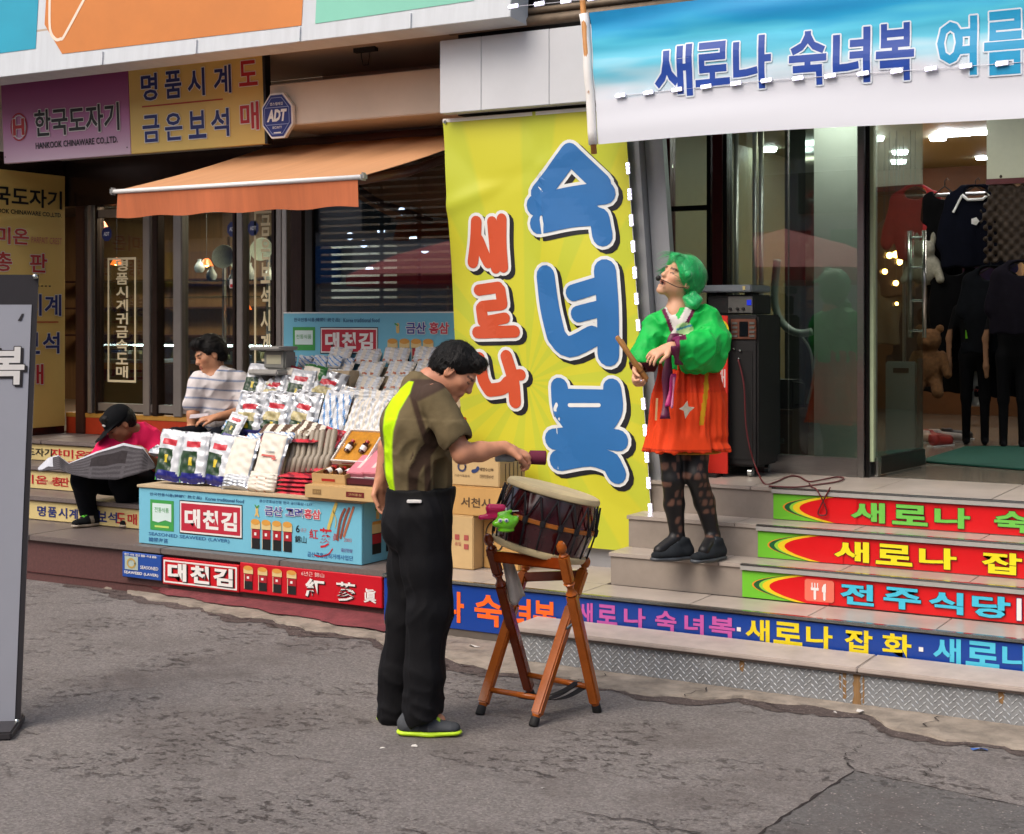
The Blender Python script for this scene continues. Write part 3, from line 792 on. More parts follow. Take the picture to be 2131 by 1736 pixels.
for i, (px, py) in enumerate(((757, 508), (728, 492), (793, 480), (860, 496), (884, 520), (836, 440), (769, 560))):
    p = pt(px, py, 10.8); q = MB(); q.lathe([(0, -.035), (.03, -.02), (.035, 0), (.02, .03), (0, .035)], 12, M=Matrix.Translation(p)); q.build('ceiling_light', mat('dim_bulb', '#ffffff', .5, var=0, emit='#dfe6ff', es=6), cs, smooth=True)
    q = MB(); q.tube([p, (p.x, p.y, 2.9)], .004, 5); q.build('lamp_cord', m_black, cs)
bx('inner_shelf', m_white, x_at(690, 11.2), x_at(800, 11.2), 11.2, 11.4, 1.9, 2.4, cs)

def shop_lamp(name, x, y, z, sx, sy, power, col=(1, .93, .82)):     # the light of the shop's own ceiling fittings
    la = bpy.data.lights.new(name, 'AREA'); la.shape = 'RECTANGLE'; la.size = sx; la.size_y = sy; la.energy = power; la.color = col
    o = bpy.data.objects.new(name, la); COL.objects.link(o); o.location = (x, y, z); return o
for x, y in ((-10.9, 10.8), (-8.9, 10.6), (-7.4, 10.2), (-6.6, 11.4)): shop_lamp('shop_light', x, y, 2.84, 1.0, .3, 30, (1, .84, .62))
# ================================================================== CLOTHES SHOP (right building)
FR, YD = .82, 8.25
m_wht = mat('white_metal_panel', '#c9ccd0', .45, var=.05, scale=3, bump=.02)
m_greyp = mat('grey_metal_pillar', '#9b9da1', .4, metal=.3, var=.08, scale=5)
m_blk2 = mat('black_frame', '#1b1a1b', .25, metal=.6, var=.1)
m_maroon = mat('maroon_frame', '#4a1216', .3, metal=.3, var=.15)
dsn = wthing('clothes_shop', 'ladies clothes shop building with steel glazed front and white fascia', 'building', (-2.5, YD, FR))
SH = .072                                                   # the pillar leans: metres sideways per metre down
def lean(z): return SH * (2.93 - z)
def slab(name, m, xl, xr, y0, y1, z0, z1):
    q = MB(); V = []
    for z in (z0, z1): V += [(xl + lean(z), y0, z), (xr + lean(z), y0, z), (xr + lean(z), y1, z), (xl + lean(z), y1, z)]
    q.add(V, [(0, 3, 2, 1), (4, 5, 6, 7), (0, 1, 5, 4), (1, 2, 6, 5), (2, 3, 7, 6), (3, 0, 4, 7)]); return q.build(name, m, dsn)
slab('pillar_cheek', m_greyp, -3.545, -3.435, 7.60, 7.655, ZT[2] + .003, 2.90)
slab('pillar', m_greyp, -4.74, -3.55, 7.53, 7.70, ZR, 2.90)
bx('fascia_core', m_black, -4.70, 2.4, 7.50, 8.4, 2.92, 6.4, dsn)
for a, b in ((-4.765, -4.48), (-4.478, -4.03), (-4.028, -3.42)):
    bx('fascia_panel', m_wht, a, b, 7.40, 7.49, 2.925, 3.355, dsn, b=.003)
bx('fascia_panel', m_wht, -3.40, 2.4, 7.42, 7.49, 2.72, 3.5, dsn)
for z, r in ((3.41, .03), (3.47, .02), (3.44, .012)):
    q = MB(); q.tube([(-4.7, 7.44 - r, z), (-3.0, 7.44 - r, z)], r, 10); q.build('pipe', mat('dusty_duct', '#6a5c4c', .6, metal=.3, var=.3), dsn, smooth=True)
# glazing
def gp(px): return x_at(px, YD)
zt0, zt1 = FR + .10, 3.0
bx('lintel', m_blk2, -3.75, 2.4, YD - .02, YD + .14, 2.98, 3.2, dsn)
for a, b, mm in ((1352, 1366, m_greyp), (1370, 1382, m_blk2), (1384, 1398, m_maroon), (1474, 1482, m_blk2), (1486, 1506, m_maroon), (1508, 1516, m_blk2)):
    bx('post', mm, gp(a), gp(b), YD - .03, YD + .06, FR, zt1, dsn, b=.004)
m_brush = m_steel
bx('door_post', m_brush, gp(1788), gp(1802), YD - .04, YD + .06, FR, zt1, dsn, b=.004)
bx('door_post', m_blk2, gp(1803), gp(1811), YD - .02, YD + .05, FR, zt1, dsn)
bx('door_post', mat('green_glass_edge', '#a8b694', .2, var=.1), gp(1811.5), gp(1819), YD - .01, YD + .03, FR + .09, zt1, dsn)
bx('base_rail', m_brush, gp(1516), gp(1788), YD - .03, YD + .05, FR, FR + .105, dsn, b=.004)
bx('base_rail', m_brush, gp(1398), gp(1474), YD - .03, YD + .05, FR, FR + .105, dsn, b=.004)
bx('mid_rail', m_blk2, gp(1398), gp(1474), YD - .01, YD + .03, 2.36, 2.39, dsn)
for a, b in ((1398, 1474), (1516, 1640), (1641, 1788)):
    bx('pane', m_glass2, gp(a) + .002, gp(b) - .002, YD + .004, YD + .014, zt0, zt1, dsn)
# interior shell
bx('inner_floor', mat('pale_shop_floor', '#746c60', .2, var=.08), -4.5, 2.6, 8.31, 15.0, FR - .06, FR - .002, dsn)
m_int = mat('interior_wall', '#8b8a72', .6, var=.08)
bx('back_wall', mat('ochre_back_wall', '#5f3d1e', .6, var=.35, scale=2), -4.5, 2.6, 14.2, 14.3, FR, 3.3, dsn)
bx('inner_side_wall', m_int, -4.59, -4.5, 8.35, 14.2, FR, 3.3, dsn)
bx('inner_side_wall', m_int, 2.5, 2.6, 8.4, 14.2, FR, 3.3, dsn)
bx('ceiling', mat('olive_ceiling', '#77765f', .6, var=.05), -4.59, 2.6, 8.42, 14.3, 3.15, 3.25, dsn)
bx('ceiling_beam', mat('pale_beam', '#b5b7a0', .6, var=.04), -2.3, 2.6, 10.55, 10.8, 2.68, 3.149, dsn)
bx('ceiling_beam', m_maroon, -2.3, 2.6, 10.53, 10.82, 2.64, 2.679, dsn)
bx('inner_column', mat('grey_green_column', '#b0b0ab', .6, var=.05), x_at(1694, 8.8), x_at(1786, 8.8), 8.8, 9.2, FR, 3.149, dsn)
bx('inner_column', mat('mirror_column', '#5e645c', .08, metal=.9, var=.05), x_at(1633, 9.6), x_at(1676, 9.6), 9.6, 9.9, FR, 3.149, dsn)
k = 0
for (px, py) in ((1970, 286), (1752, 300), (1822, 298), (1952, 297), (1665, 347), (1873, 326), (2000, 366), (1690, 387), (1850, 373), (1870, 345), (1990, 250), (2080, 280), (1600, 320), (1450, 352), (1430, 325)):
    Y = 9.1 + (k * 1.37) % 4.6; 
    # ceiling position along the line of sight
    d = FOCAL * (3.10 - CAM_H) / (HORIZON - py); X = -S30 * d + C30 * t_of(px) * d; Y = C30 * d + S30 * t_of(px) * d
    if 8.45 < Y < 14.1 and -4.4 < X < 2.4:
        q = MB(); q.lathe([(.0, -.03), (.06, -.03), (.07, 0), (0, .0)], 16, M=Matrix.Translation((X, Y, 3.148))); q.build('downlight', m_lamp, dsn)
    k += 1
rl_ = random.Random(4)
for k in range(22):
    X, Y = rl_.uniform(-4.2, 1.5), rl_.uniform(9.2, 13.8)
    if not (10.5 < Y < 10.85 and X > -2.35):
        q = MB(); q.lathe([(0, -.02), (.045, -.02), (.055, 0), (0, 0)], 12, M=Matrix.Translation((X, Y, 3.148))); q.build('downlight', m_lamp, dsn)
for k in range(14):
    p = pt(rl_.uniform(1838, 1912), rl_.uniform(440, 640), rl_.uniform(11.2, 13.5)); r = rl_.uniform(.015, .03)
    q = MB(); q.lathe([(0, -r), (r * .7, -r * .7), (r, 0), (r * .7, r * .7), (0, r)], 10, M=Matrix.Translation(p)); q.build('pendant_bulb', m_lampw, dsn, smooth=True)
    q = MB(); q.tube([p + Vector((0, 0, r)), (p.x, p.y, 3.149)], .003, 4); q.build('lamp_cord', m_black, dsn)
for x, y in ((-2.9, 9.2), (-1.0, 9.6), (-2.6, 11.6), (-1.2, 12.4), (.6, 11.5), (.7, 9.6)):
    bx('tube_light', m_lamp, x - .3, x + .3, y - .03, y + .03, 3.12, 3.148, dsn)
for i, (px, py, Y) in enumerate(((1866, 488, 11.3), (1895, 500, 11.3), (1880, 460, 11.6), (1864, 530, 11.8), (1872, 545, 12.2), (2092, 390, 13.6), (1905, 470, 12.6), (1850, 610, 12.8))):
    p = pt(px, py, Y); q = MB(); r = .05 if i < 2 else .028
    q.lathe([(0, -r), (r * .7, -r * .7), (r, 0), (r * .7, r * .7), (0, r)], 14, M=Matrix.Translation(p)); q.build('pendant_bulb', m_lampw, dsn, smooth=True)
    q = MB(); q.tube([p + Vector((0, 0, r)), (p.x, p.y, 3.149)], .004, 5); q.build('lamp_cord', m_black, dsn)
for x, y, w in ((-3.2, 9.8, 10), (-1.1, 9.6, 6), (-2.2, 12.2, 9), (.7, 10.5, 6)): shop_lamp('shop_light', x, y, 3.08, .9, .25, w, (1, .92, .76))
shop_lamp('shop_light', -2.75, 8.52, 3.1, .4, .1, 9, (1, .95, .85))
q = MB(); q.lathe([(.0, -.03), (.085, -.03), (.10, 0), (0, .0)], 16, M=Matrix.Translation((-2.75, 8.52, 3.148))); q.build('downlight', m_lamp, dsn)
# open glass door, hinged at the steel post
hx, hy = gp(1815), YD + .02
ang = math.atan2(.72, .08)
dr = thing('glass_door', 'frameless glass shop door standing open inwards with steel pull handle', 'door', (hx, hy, FR), ang)
bx('leaf', m_glass2, .0, .74, -.006, .006, .11, 2.1, dr)
bx('bottom_rail', mat('dark_steel_rail', '#3d3c3a', .3, metal=.8), 0, .745, -.02, .02, .012, .11, dr, b=.003)
bx('hinge', m_nose, .0, .06, -.026, .026, .0, .115, dr, b=.006)
for s in (-1, 1):
    q = MB(); q.tube([(.66, s * .045, .78), (.66, s * .045, 1.42)], .013, 10); h = q.build('handle', mat('pull_handle', '#b7b2ac', .2, metal=1), dr, smooth=True)
q = MB()
for z in (.82, 1.0, 1.2, 1.38): q.tube([(.66, -.045, z), (.66, .045, z)], .007, 8)
q.build('handle_bracket', m_nose, dr)
# big glazed unit above the door
bx('transom', m_blk2, gp(1819), 2.4, YD, YD + .05, 3.0 - .03, 2.979, dsn)

# ================================================================== OTHER SIDE OF THE STREET (seen only in the glass)
ob = wthing('street_building', 'plain concrete building across the street', 'building', (-4, -9, 0))
bx('wall', mat('plain_concrete', '#b3aea8', .8, var=.25, scale=.8), -30, 20, -10, -9, 0, 7.5, ob)
for i, c_ in enumerate(('#c9b23a', '#3a6fae', '#d8d4cc', '#b8343a', '#4f9a6a', '#d98a3a', '#d8d4cc', '#8a3a7a', '#3a8fae')):
    bx('shop_board', flat(c_), -29 + i * 5.2, -24.2 + i * 5.2, -8.98, -8.85, 2.5, 3.3, ob)
for i in range(14):
    bx('window', mat('dark_window', '#20262b', .1, var=.05), -28 + i * 3.2, -26 + i * 3.2, -8.99, -8.9, 3.6, 5.4, ob)
m_par = mat('red_parasol_cloth', '#c8323c', .7, var=.08, sheen=.2)
for i, (x, y, r, z) in enumerate(((-6.6, -2.0, 1.6, 2.35), (-8.9, -3.2, 1.5, 2.3), (-4.4, -3.6, 1.4, 2.2), (-12.5, -3.0, 1.6, 2.4))):
    o = wthing('parasol', ['large red parasol nearest to the shop glass across the street', 'red parasol second along the far side', 'red parasol beside the opposite stalls', 'red parasol farthest along the opposite stalls'][i], 'parasol', (x, y, 0), 'red parasols across the street')
    q = MB(); q.lathe([(0, .55), (r * .5, .33), (r, 0), (r, -.16)], 8, M=Matrix.Translation((x, y, z))); q.build('canopy', m_par, o)
    q = MB(); q.tube([(x, y, 0), (x, y, z + .5)], .02, 8); q.build('pole', m_white, o)
o = wthing('market_table', 'market table with blue and white striped cloth across the street', 'table', (-10.5, -2.5, 0))
for k in range(16): bx('cloth_stripe', flat('#3c62a8') if k % 2 else m_white, -13 + k * .32, -12.68 + k * .32, -3.3, -2.0, .75 + .001 * (k % 2), .8, o)
bx('table_frame', m_black, -12.9, -8, -3.2, -2.1, .0, .745, o)
for i, (xa, xb, lab) in enumerate(((-22, -9.96, 'plain plastered building beyond the china shop'), (2.62, 14, 'plain plastered building beyond the clothes shop'))):
    o = wthing('neighbour_building', lab, 'building', ((xa + xb) / 2, 8, 0))
    bx('wall', m_beige, xa, xb, 7.9, 8.5, 0, 6.5, o)
    for k in range(3):
        x = xa + (k + .5) * (xb - xa) / 3
        bx('window', mat('dark_window', '#20262b', .1, var=.05), x - 1.0, x + 1.0, 7.86, 7.899, 3.9, 5.3, o); bx('shutter', m_slat, x - 1.4, x + 1.4, 7.86, 7.899, .1, 2.7, o); bx('sign_board', flat(('#3a6fae', '#b8343a', '#c9b23a')[k]), x - 1.6, x + 1.6, 7.8, 7.899, 2.8, 3.5, o)
# ================================================================== SIGNS
W_ = flat('#e6e4e0'); NAVY = flat('#1c2a6c'); RED = flat('#b01c22'); BLK = flat('#1a1a1c'); CREAM = flat('#d9c07a')
def px_sign(name, label, cat, pxl, pxr, pyt, pyb, Y, m, thick=.03, tilt=0., group=None, ref=None):
    xl, xr = x_at(pxl, Y), x_at(pxr, Y); rx = xl if ref is None else x_at(ref, Y)
    zb, zt = z_at(pyb, rx, Y), z_at(pyt, rx, Y)
    o = sign(name, label, cat, (xl, Y, zb), xr - xl, zt - zb, m, 0, tilt, thick, group)
    return o, xr - xl, zt - zb

# big light box along the top
m_box = mat('lightbox_frame', '#c5cbd0', .45, var=.10, scale=3, stretch=(4, 1, .5))
xl, xr = -9.9, x_at(1062, 7.2)
o = sign('lightbox_sign', 'huge lightbox sign with teal, orange and mint panels across the top', 'sign', (xl, 7.2, 3.40), xr - xl, 1.6, m_box, 0, R(-4), .2)
def bxp(px): return x_at(px, 7.2) - xl
rect(o, .0, bxp(72), .17, 1.58, flat('#1697b4', scale=2., var=.08), -.003, 'panel')
a, b, c = bxp(88), bxp(128), bxp(632)
poly(o, [(b, .11), (c - .02, .10), (c, 1.58), (a, 1.58), (a + .0, .33)], flat('#c77832', scale=2., var=.10), -.003, 'panel')
poly(o, [(bxp(655), .10), (bxp(985), .12), (bxp(1010), 1.58), (bxp(655) + .01, 1.58)], flat('#7cc3ad', scale=2., var=.06), -.003, 'panel')
q = MB(); L = smooth_line([(bxp(96), .52), (bxp(100), .30), (bxp(112), .22), (bxp(124), .215), (bxp(134), .25), (bxp(190), .60), (bxp(250), .95)], 5)
strokes(o, [L], .022, flat('#e8d6c2'), -.005, name='line')
rect(o, bxp(282), bxp(326), .46, 1.0, flat('#cfc6c0'), -.005, 'letter_piece')
for px in (210, 405, 620, 850):
    q = MB(); q.box(bxp(px), bxp(px) + .02, -.012, .0, 0, .09); q.build('clip', m_box, o)

# pink china sign and yellow watch sign
m_pink = bpy.data.materials.new('pink_fade_print'); m_pink.use_nodes = True
n, l = m_pink.node_tree.nodes, m_pink.node_tree.links
tc = n.new('ShaderNodeTexCoord'); sp = n.new('ShaderNodeSeparateXYZ'); cr = n.new('ShaderNodeValToRGB')
l.new(tc.outputs['Object'], sp.inputs[0]); mr = n.new('ShaderNodeMapRange'); mr.inputs['From Max'].default_value = .62
l.new(sp.outputs['Z'], mr.inputs['Value']); l.new(mr.outputs['Result'], cr.inputs['Fac'])
cr.color_ramp.elements[0].color = lin('#cbb3c4'); cr.color_ramp.elements[1].color = lin('#7d2a64')
e = cr.color_ramp.elements.new(.45); e.color = lin('#bd78a8')
l.new(cr.outputs['Color'], n['Principled BSDF'].inputs['Base Color']); n['Principled BSDF'].inputs['Roughness'].default_value = .35
YC, ZC = 7.80, 2.885
x0, x1, x2 = x_at(8, YC), x_at(272, YC), x_at(556, YC)
tl = R(3)
o = sign('china_sign', 'pink faded sign with red H emblem and black lettering', 'sign', (x0, YC, ZC), x1 - x0, .63, m_pink, 0, tl, .05)
W, H = x1 - x0, .63
strokes(o, [circle_pts(W * .14, H * .42, .085, .10, 26) + [circle_pts(W * .14, H * .42, .085, .10, 26)[0]]], .010, RED, -.004, name='emblem')
strokes(o, [circle_pts(W * .14, H * .42, .070, .085, 26) + [circle_pts(W * .14, H * .42, .070, .085, 26)[0]]], .006, W_, -.003, name='emblem')
lettering(o, 'H', W * .14 - .062, H * .42 - .062, .124, .124, RED, .035, -.005, outline=W_, ow=.03, name='emblem')
lettering(o, '한국도자기', W * .27, H * .28, W * .66, .20, BLK, .022, -.004, outline=W_, ow=.03)
lettering(o, 'HANKOOK CHINAWARE CO.,LTD.', W * .27, H * .13, W * .64, .055, BLK, .02, -.004)
for sx in (.02, W - .03): poly(o, circle_pts(sx, .05, .006, n=8), BLK, -.003, 'screw')
m_yel = mat('ochre_yellow_print', '#dcbc6a', .4, var=.05, scale=2)
o = sign('watch_sign', 'yellow sign with navy and red lettering between pink sign and blue octagon', 'sign', (x1 + .004, YC, ZC), x2 - x1, .66, m_yel, 0, tl, .05)
W, H = x2 - x1, .66
bx('edge_trim', BLK, W - .018, W + .004, -.006, .05, 0, H, o)
for i, (ch, fx) in enumerate(zip('명품시계', (.10, .28, .45, .64))): lettering(o, ch, W * fx, H * .55, W * .125, .19, NAVY, .022, -.004, outline=W_, ow=.028)
lettering(o, '도', W * .82, H * .60, W * .13, .17, RED, .022, -.004, outline=W_, ow=.028)
rect(o, W * .10, W * .70, H * .485, H * .50, flat('#b5452c'), -.004, 'line')
for i, (ch, fx) in enumerate(zip('금은보석', (.10, .27, .445, .61))): lettering(o, ch, W * fx, H * .11, W * .13, .19, NAVY, .022, -.004, outline=W_, ow=.028)
lettering(o, '매', W * .82, H * .15, W * .13, .19, RED, .022, -.004, outline=W_, ow=.028)
# octagonal security sign
p = pt(577, 241, 7.72)
o = thing('octagon_sign', 'blue octagonal security sign beside the yellow sign', 'sign', (p.x, 7.72, p.z), rot=(tl, 0, 0))
def octa(r): return circle_pts(0, 0, r * .86, r, 8, math.pi / 8)
q = MB(); q.prism(octa(.16), 0, .03); q.build('board', W_, o)
poly(o, octa(.147), flat('#24347f'), -.003, 'face')
strokes(o, [octa(.128) + [octa(.128)[0]]], .004, flat('#9aa6cf'), -.005, name='border')
lettering(o, 'ADT', -.085, -.038, .17, .08, W_, .05, -.005, shear=.25)
lettering(o, '캡스텔레캅', -.055, .068, .11, .02, W_, .01, -.005); lettering(o, 'SECURITY', -.04, -.085, .08, .016, W_, .01, -.005)
for z in (.055, -.058): rect(o, -.095, .095, z - .002, z + .002, flat('#9aa6cf'), -.005, 'line')
rect(o, -.03, .03, -.115, -.107, W_, -.005, 'line')
# bracket that carries it on the wall
bx('bracket', m_black, -.03, .03, .03, .042, -.03, .03, o)

# yellow side panel on the left return wall (faces right)
ys0, ys1 = 7.62, 8.54
o = thing('side_panel_sign', 'tall ochre panel with navy and red lettering at the china shop entrance', 'sign', (XL + .03, ys0, FL + .06), R(90))
W, H = ys1 - ys0, 2.0
q = MB(); q.rbox(0, W, 0, .025, 0, H, .003, seg=1); q.build('board', m_yel, o)
lettering(o, '한국도자기', W * .02, H * .865, W * .94, .145, BLK, .022, -.004)
lettering(o, 'HANKOOK CHINAWARE CO.,LTD.', W * .10, H * .83, W * .86, .04, BLK, .02, -.004)
lettering(o, '쟈미온', W * .05, H * .715, W * .54, .13, RED, .03, -.004, outline=W_, ow=.03); lettering(o, 'PARFAIT CREST', W * .62, H * .725, W * .34, .05, flat('#c26a6a'), .0, -.004)
lettering(o, '총', W * .22, H * .61, W * .19, .15, RED, .022, -.004, outline=W_, ow=.03); lettering(o, '판', W * .60, H * .61, W * .19, .15, RED, .022, -.004, outline=W_, ow=.03)
for k in range(7): rect(o, W * .55 + k * .04, W * .55 + k * .04 + .02, H * .555, H * .56, BLK, -.004, 'line')
for ch, a, b in (('명', .10, .44), ('품', .32, .44), ('시', .54, .44), ('계', .76, .44), ('금', .10, .29), ('은', .32, .29), ('보', .52, .29), ('석', .74, .29)):
    lettering(o, ch, W * a, H * b, W * .19, .17, NAVY, .022, -.004, outline=W_, ow=.028)
rect(o, W * .12, W * .92, H * .413, H * .418, flat('#b5452c'), -.004, 'line')
lettering(o, '도', W * .2, H * .17, W * .19, .16, RED, .022, -.004, outline=W_, ow=.028); lettering(o, '매', W * .56, H * .17, W * .19, .16, RED, .022, -.004, outline=W_, ow=.028)

# strips on the left steps
m_strip = mat('cream_step_strip', '#cdbb82', .45, var=.06, scale=4)
strips = [(YS[0], ZL + .005, ZS[0] - .034, 'lowest cream step strip with navy and red lettering'), (YS[1], ZS[0] + .005, ZS[1] - .034, 'middle cream step strip with red lettering'), (YS[2], ZS[1] + .005, ZS[2] - .034, 'top cream step strip with red and black lettering')]
for k, (y, za, zb, lab) in enumerate(strips):
    o = sign('step_strip', lab, 'sign', (-9.3, y + .022, za), 3.4, zb - za, m_strip, 0, 0, .008, 'strips on the china shop steps'); H = zb - za
    def X(px): return x_at(px, y + .022) + 9.3
    if k == 0:
        for ch, px, mm in zip('명품시계금은보석도매', (78, 100, 122, 144, 166, 186, 204, 225, 243, 266), [NAVY] * 8 + [RED] * 2):
            lettering(o, ch, X(px), H * .2, .085, H * .55, mm, .022, -.003)
    elif k == 1:
        lettering(o, '쟈미온', X(20), H * .25, .4, H * .5, RED, .02, -.003); lettering(o, '총', X(108), H * .22, .10, H * .5, RED, .02, -.003); lettering(o, '판', X(124), H * .22, .10, H * .5, RED, .02, -.003)
        lettering(o, 'PARFAIT CREST', X(83), H * .3, .15, H * .15, flat('#c26a6a'), 0., -.003)
    else:
        lettering(o, '한국도자기', X(20), H * .25, .46, H * .5, BLK, .02, -.003); lettering(o, '쟈미온', X(105), H * .22, .38, H * .55, RED, .02, -.003); lettering(o, '총판', X(176), H * .25, .3, H * .5, RED, .02, -.003)

# strips on the terrace front: blue seal, red name board, red ginseng board
YT = 6.842
def strip(name, label, pxl, pxr, pyt, pyb, m, thick=.03, y=YT):
    return px_sign(name, label, 'sign', pxl, pxr, pyt, pyb, y, m, thick)
m_blu = flat('#1f4a9c'); m_rd = flat('#c4121f', rough=.35)
o, W, H = strip('blue_seal_strip', 'small blue strip with gold seal on the terrace front', 254, 335, 1148, 1200, m_blu)
poly(o, [(W * .08, H * .32), (W * .42, H * .32), (W * .42, H * .85), (W * .08, H * .85)], flat('#a9b7ad'), -.003, 'seal')
strokes(o, [circle_pts(W * .25, H * .58, W * .10, H * .17, 18) + [circle_pts(W * .25, H * .58, W * .10, H * .17, 18)[0]]], .012, flat('#b79a54'), -.005, name='seal')
lettering(o, '한국전통식품', W * .06, H * .87, W * .84, H * .09, W_, .01, -.003); lettering(o, 'SEASONED', W * .48, H * .40, W * .46, H * .13, W_, .01, -.003); lettering(o, 'SEAWEED (LAVER)', W * .06, H * .12, W * .88, H * .14, W_, .02, -.003)
o, W, H = strip('laver_name_board', 'red board with white border and big white lettering on the terrace front', 338, 497, 1160, 1215, m_rd)
for a in ((.012, .024, .012, H - .012), (W - .024, W - .012, .012, H - .012), (.024, W - .024, .012, .022), (.024, W - .024, H - .022, H - .012)): rect(o, *a, W_, -.003, 'border')
for i, ch in enumerate('대천김'): lettering(o, ch, W * (.08 + .30 * i), H * .18, W * .25, H * .66, W_, .045, -.004, shadow=BLK, sh=(.05, -.05))
def jars(o, xs, zb, w, h, y=-.003, gold='#d69a45'):
    """printed ginseng jars"""
    for x in xs:
        rect(o, x, x + w, zb, zb + h * .72, BLK, y, 'jar_print'); rect(o, x, x + w, zb + h * .36, zb + h * .66, flat('#a81f2a'), y - .0012, 'jar_print')
        poly(o, [(x - w * .06, zb + h * .68), (x + w * 1.06, zb + h * .68), (x + w * 1.06, zb + h * .92), (x - w * .06, zb + h * .92)], flat('#dcc287'), y - .0012, 'jar_print')
        poly(o, circle_pts(x + w / 2, zb + h * .92, w * .54, h * .10, 16), flat(gold), y - .0024, 'jar_print')
        rect(o, x + w * .36, x + w * .62, zb + h * .46, zb + h * .56, W_, y - .0024, 'jar_print')
        rect(o, x + w * .02, x + w * .10, zb + h * .02, zb + h * .66, flat('#c9b9a0'), y - .0030, 'jar_print')
o, W, H = strip('ginseng_board', 'red board with four printed jars and large white characters on the terrace front', 499, 795, 1170, 1232, flat('#c20f22', rough=.35))
jars(o, [W * .035, W * .14, W * .245, W * .35], H * .12, W * .062, H * .78)
lettering(o, '6년근 錦山', W * .45, H * .78, W * .16, H * .15, flat('#e8c9c0'), .0, -.004)
lettering(o, '紅', W * .48, H * .12, W * .135, H * .6, W_, .03, -.004, shadow=BLK, sh=(.03, -.03)); lettering(o, '蔘', W * .69, H * .1, W * .14, H * .62, W_, .02, -.004, shadow=BLK, sh=(.03, -.03)); lettering(o, '眞', W * .88, H * .14, W * .085, H * .45, W_, .02, -.004)

# blue strip along the front of the right terrace
m_bst = flat('#123f96', rough=.3, var=.06)
YB = 6.728
o = sign('blue_step_strip', 'long royal blue strip with orange, magenta, yellow and cyan lettering', 'sign', (-4.697, YB, .055), 5.85, .235, m_bst, 0, 0, .006)
def X(px): return x_at(px, YB) + 4.697
cells = [('새', 822, 862, '#ff6a1e'), ('로', 868, 905, '#ff6a1e'), ('나', 922, 966, '#ff6a1e'), ('숙', 988, 1045, '#ff6a1e'), ('녀', 1060, 1105, '#ff6a1e'), ('복', 1110, 1158, '#ff6a1e')]
for ch, a, b, c in cells: lettering(o, ch, X(a), .035, X(b) - X(a), .165, flat(c), .03, -.003)
mg = [('새', 1204, 1234), ('로', 1243, 1285), ('나', 1299, 1344), ('숙', 1364, 1408), ('녀', 1425, 1465), ('복', 1476, 1530)]
for ch, a, b in mg: lettering(o, ch, X(a), .115, X(b) - X(a), .10, flat('#c65aa8'), .03, -.003)
for ch, a, b in (('새', 1552, 1602), ('로', 1610, 1670), ('나', 1678, 1733), ('잡', 1758, 1816), ('화', 1836, 1897)): lettering(o, ch, X(a), .118, X(b) - X(a), .105, flat('#e8d21c'), .03, -.003)
for ch, a, b in (('새', 1942, 2000), ('로', 2010, 2080), ('나', 2086, 2150), ('숙', 2170, 2230)): lettering(o, ch, X(a), .118, X(b) - X(a), .11, flat('#4fc3e0'), .03, -.003)
for px in (1538, 1917): rect(o, X(px) - .01, X(px) + .01, .155, .175, W_, -.003, 'dot')

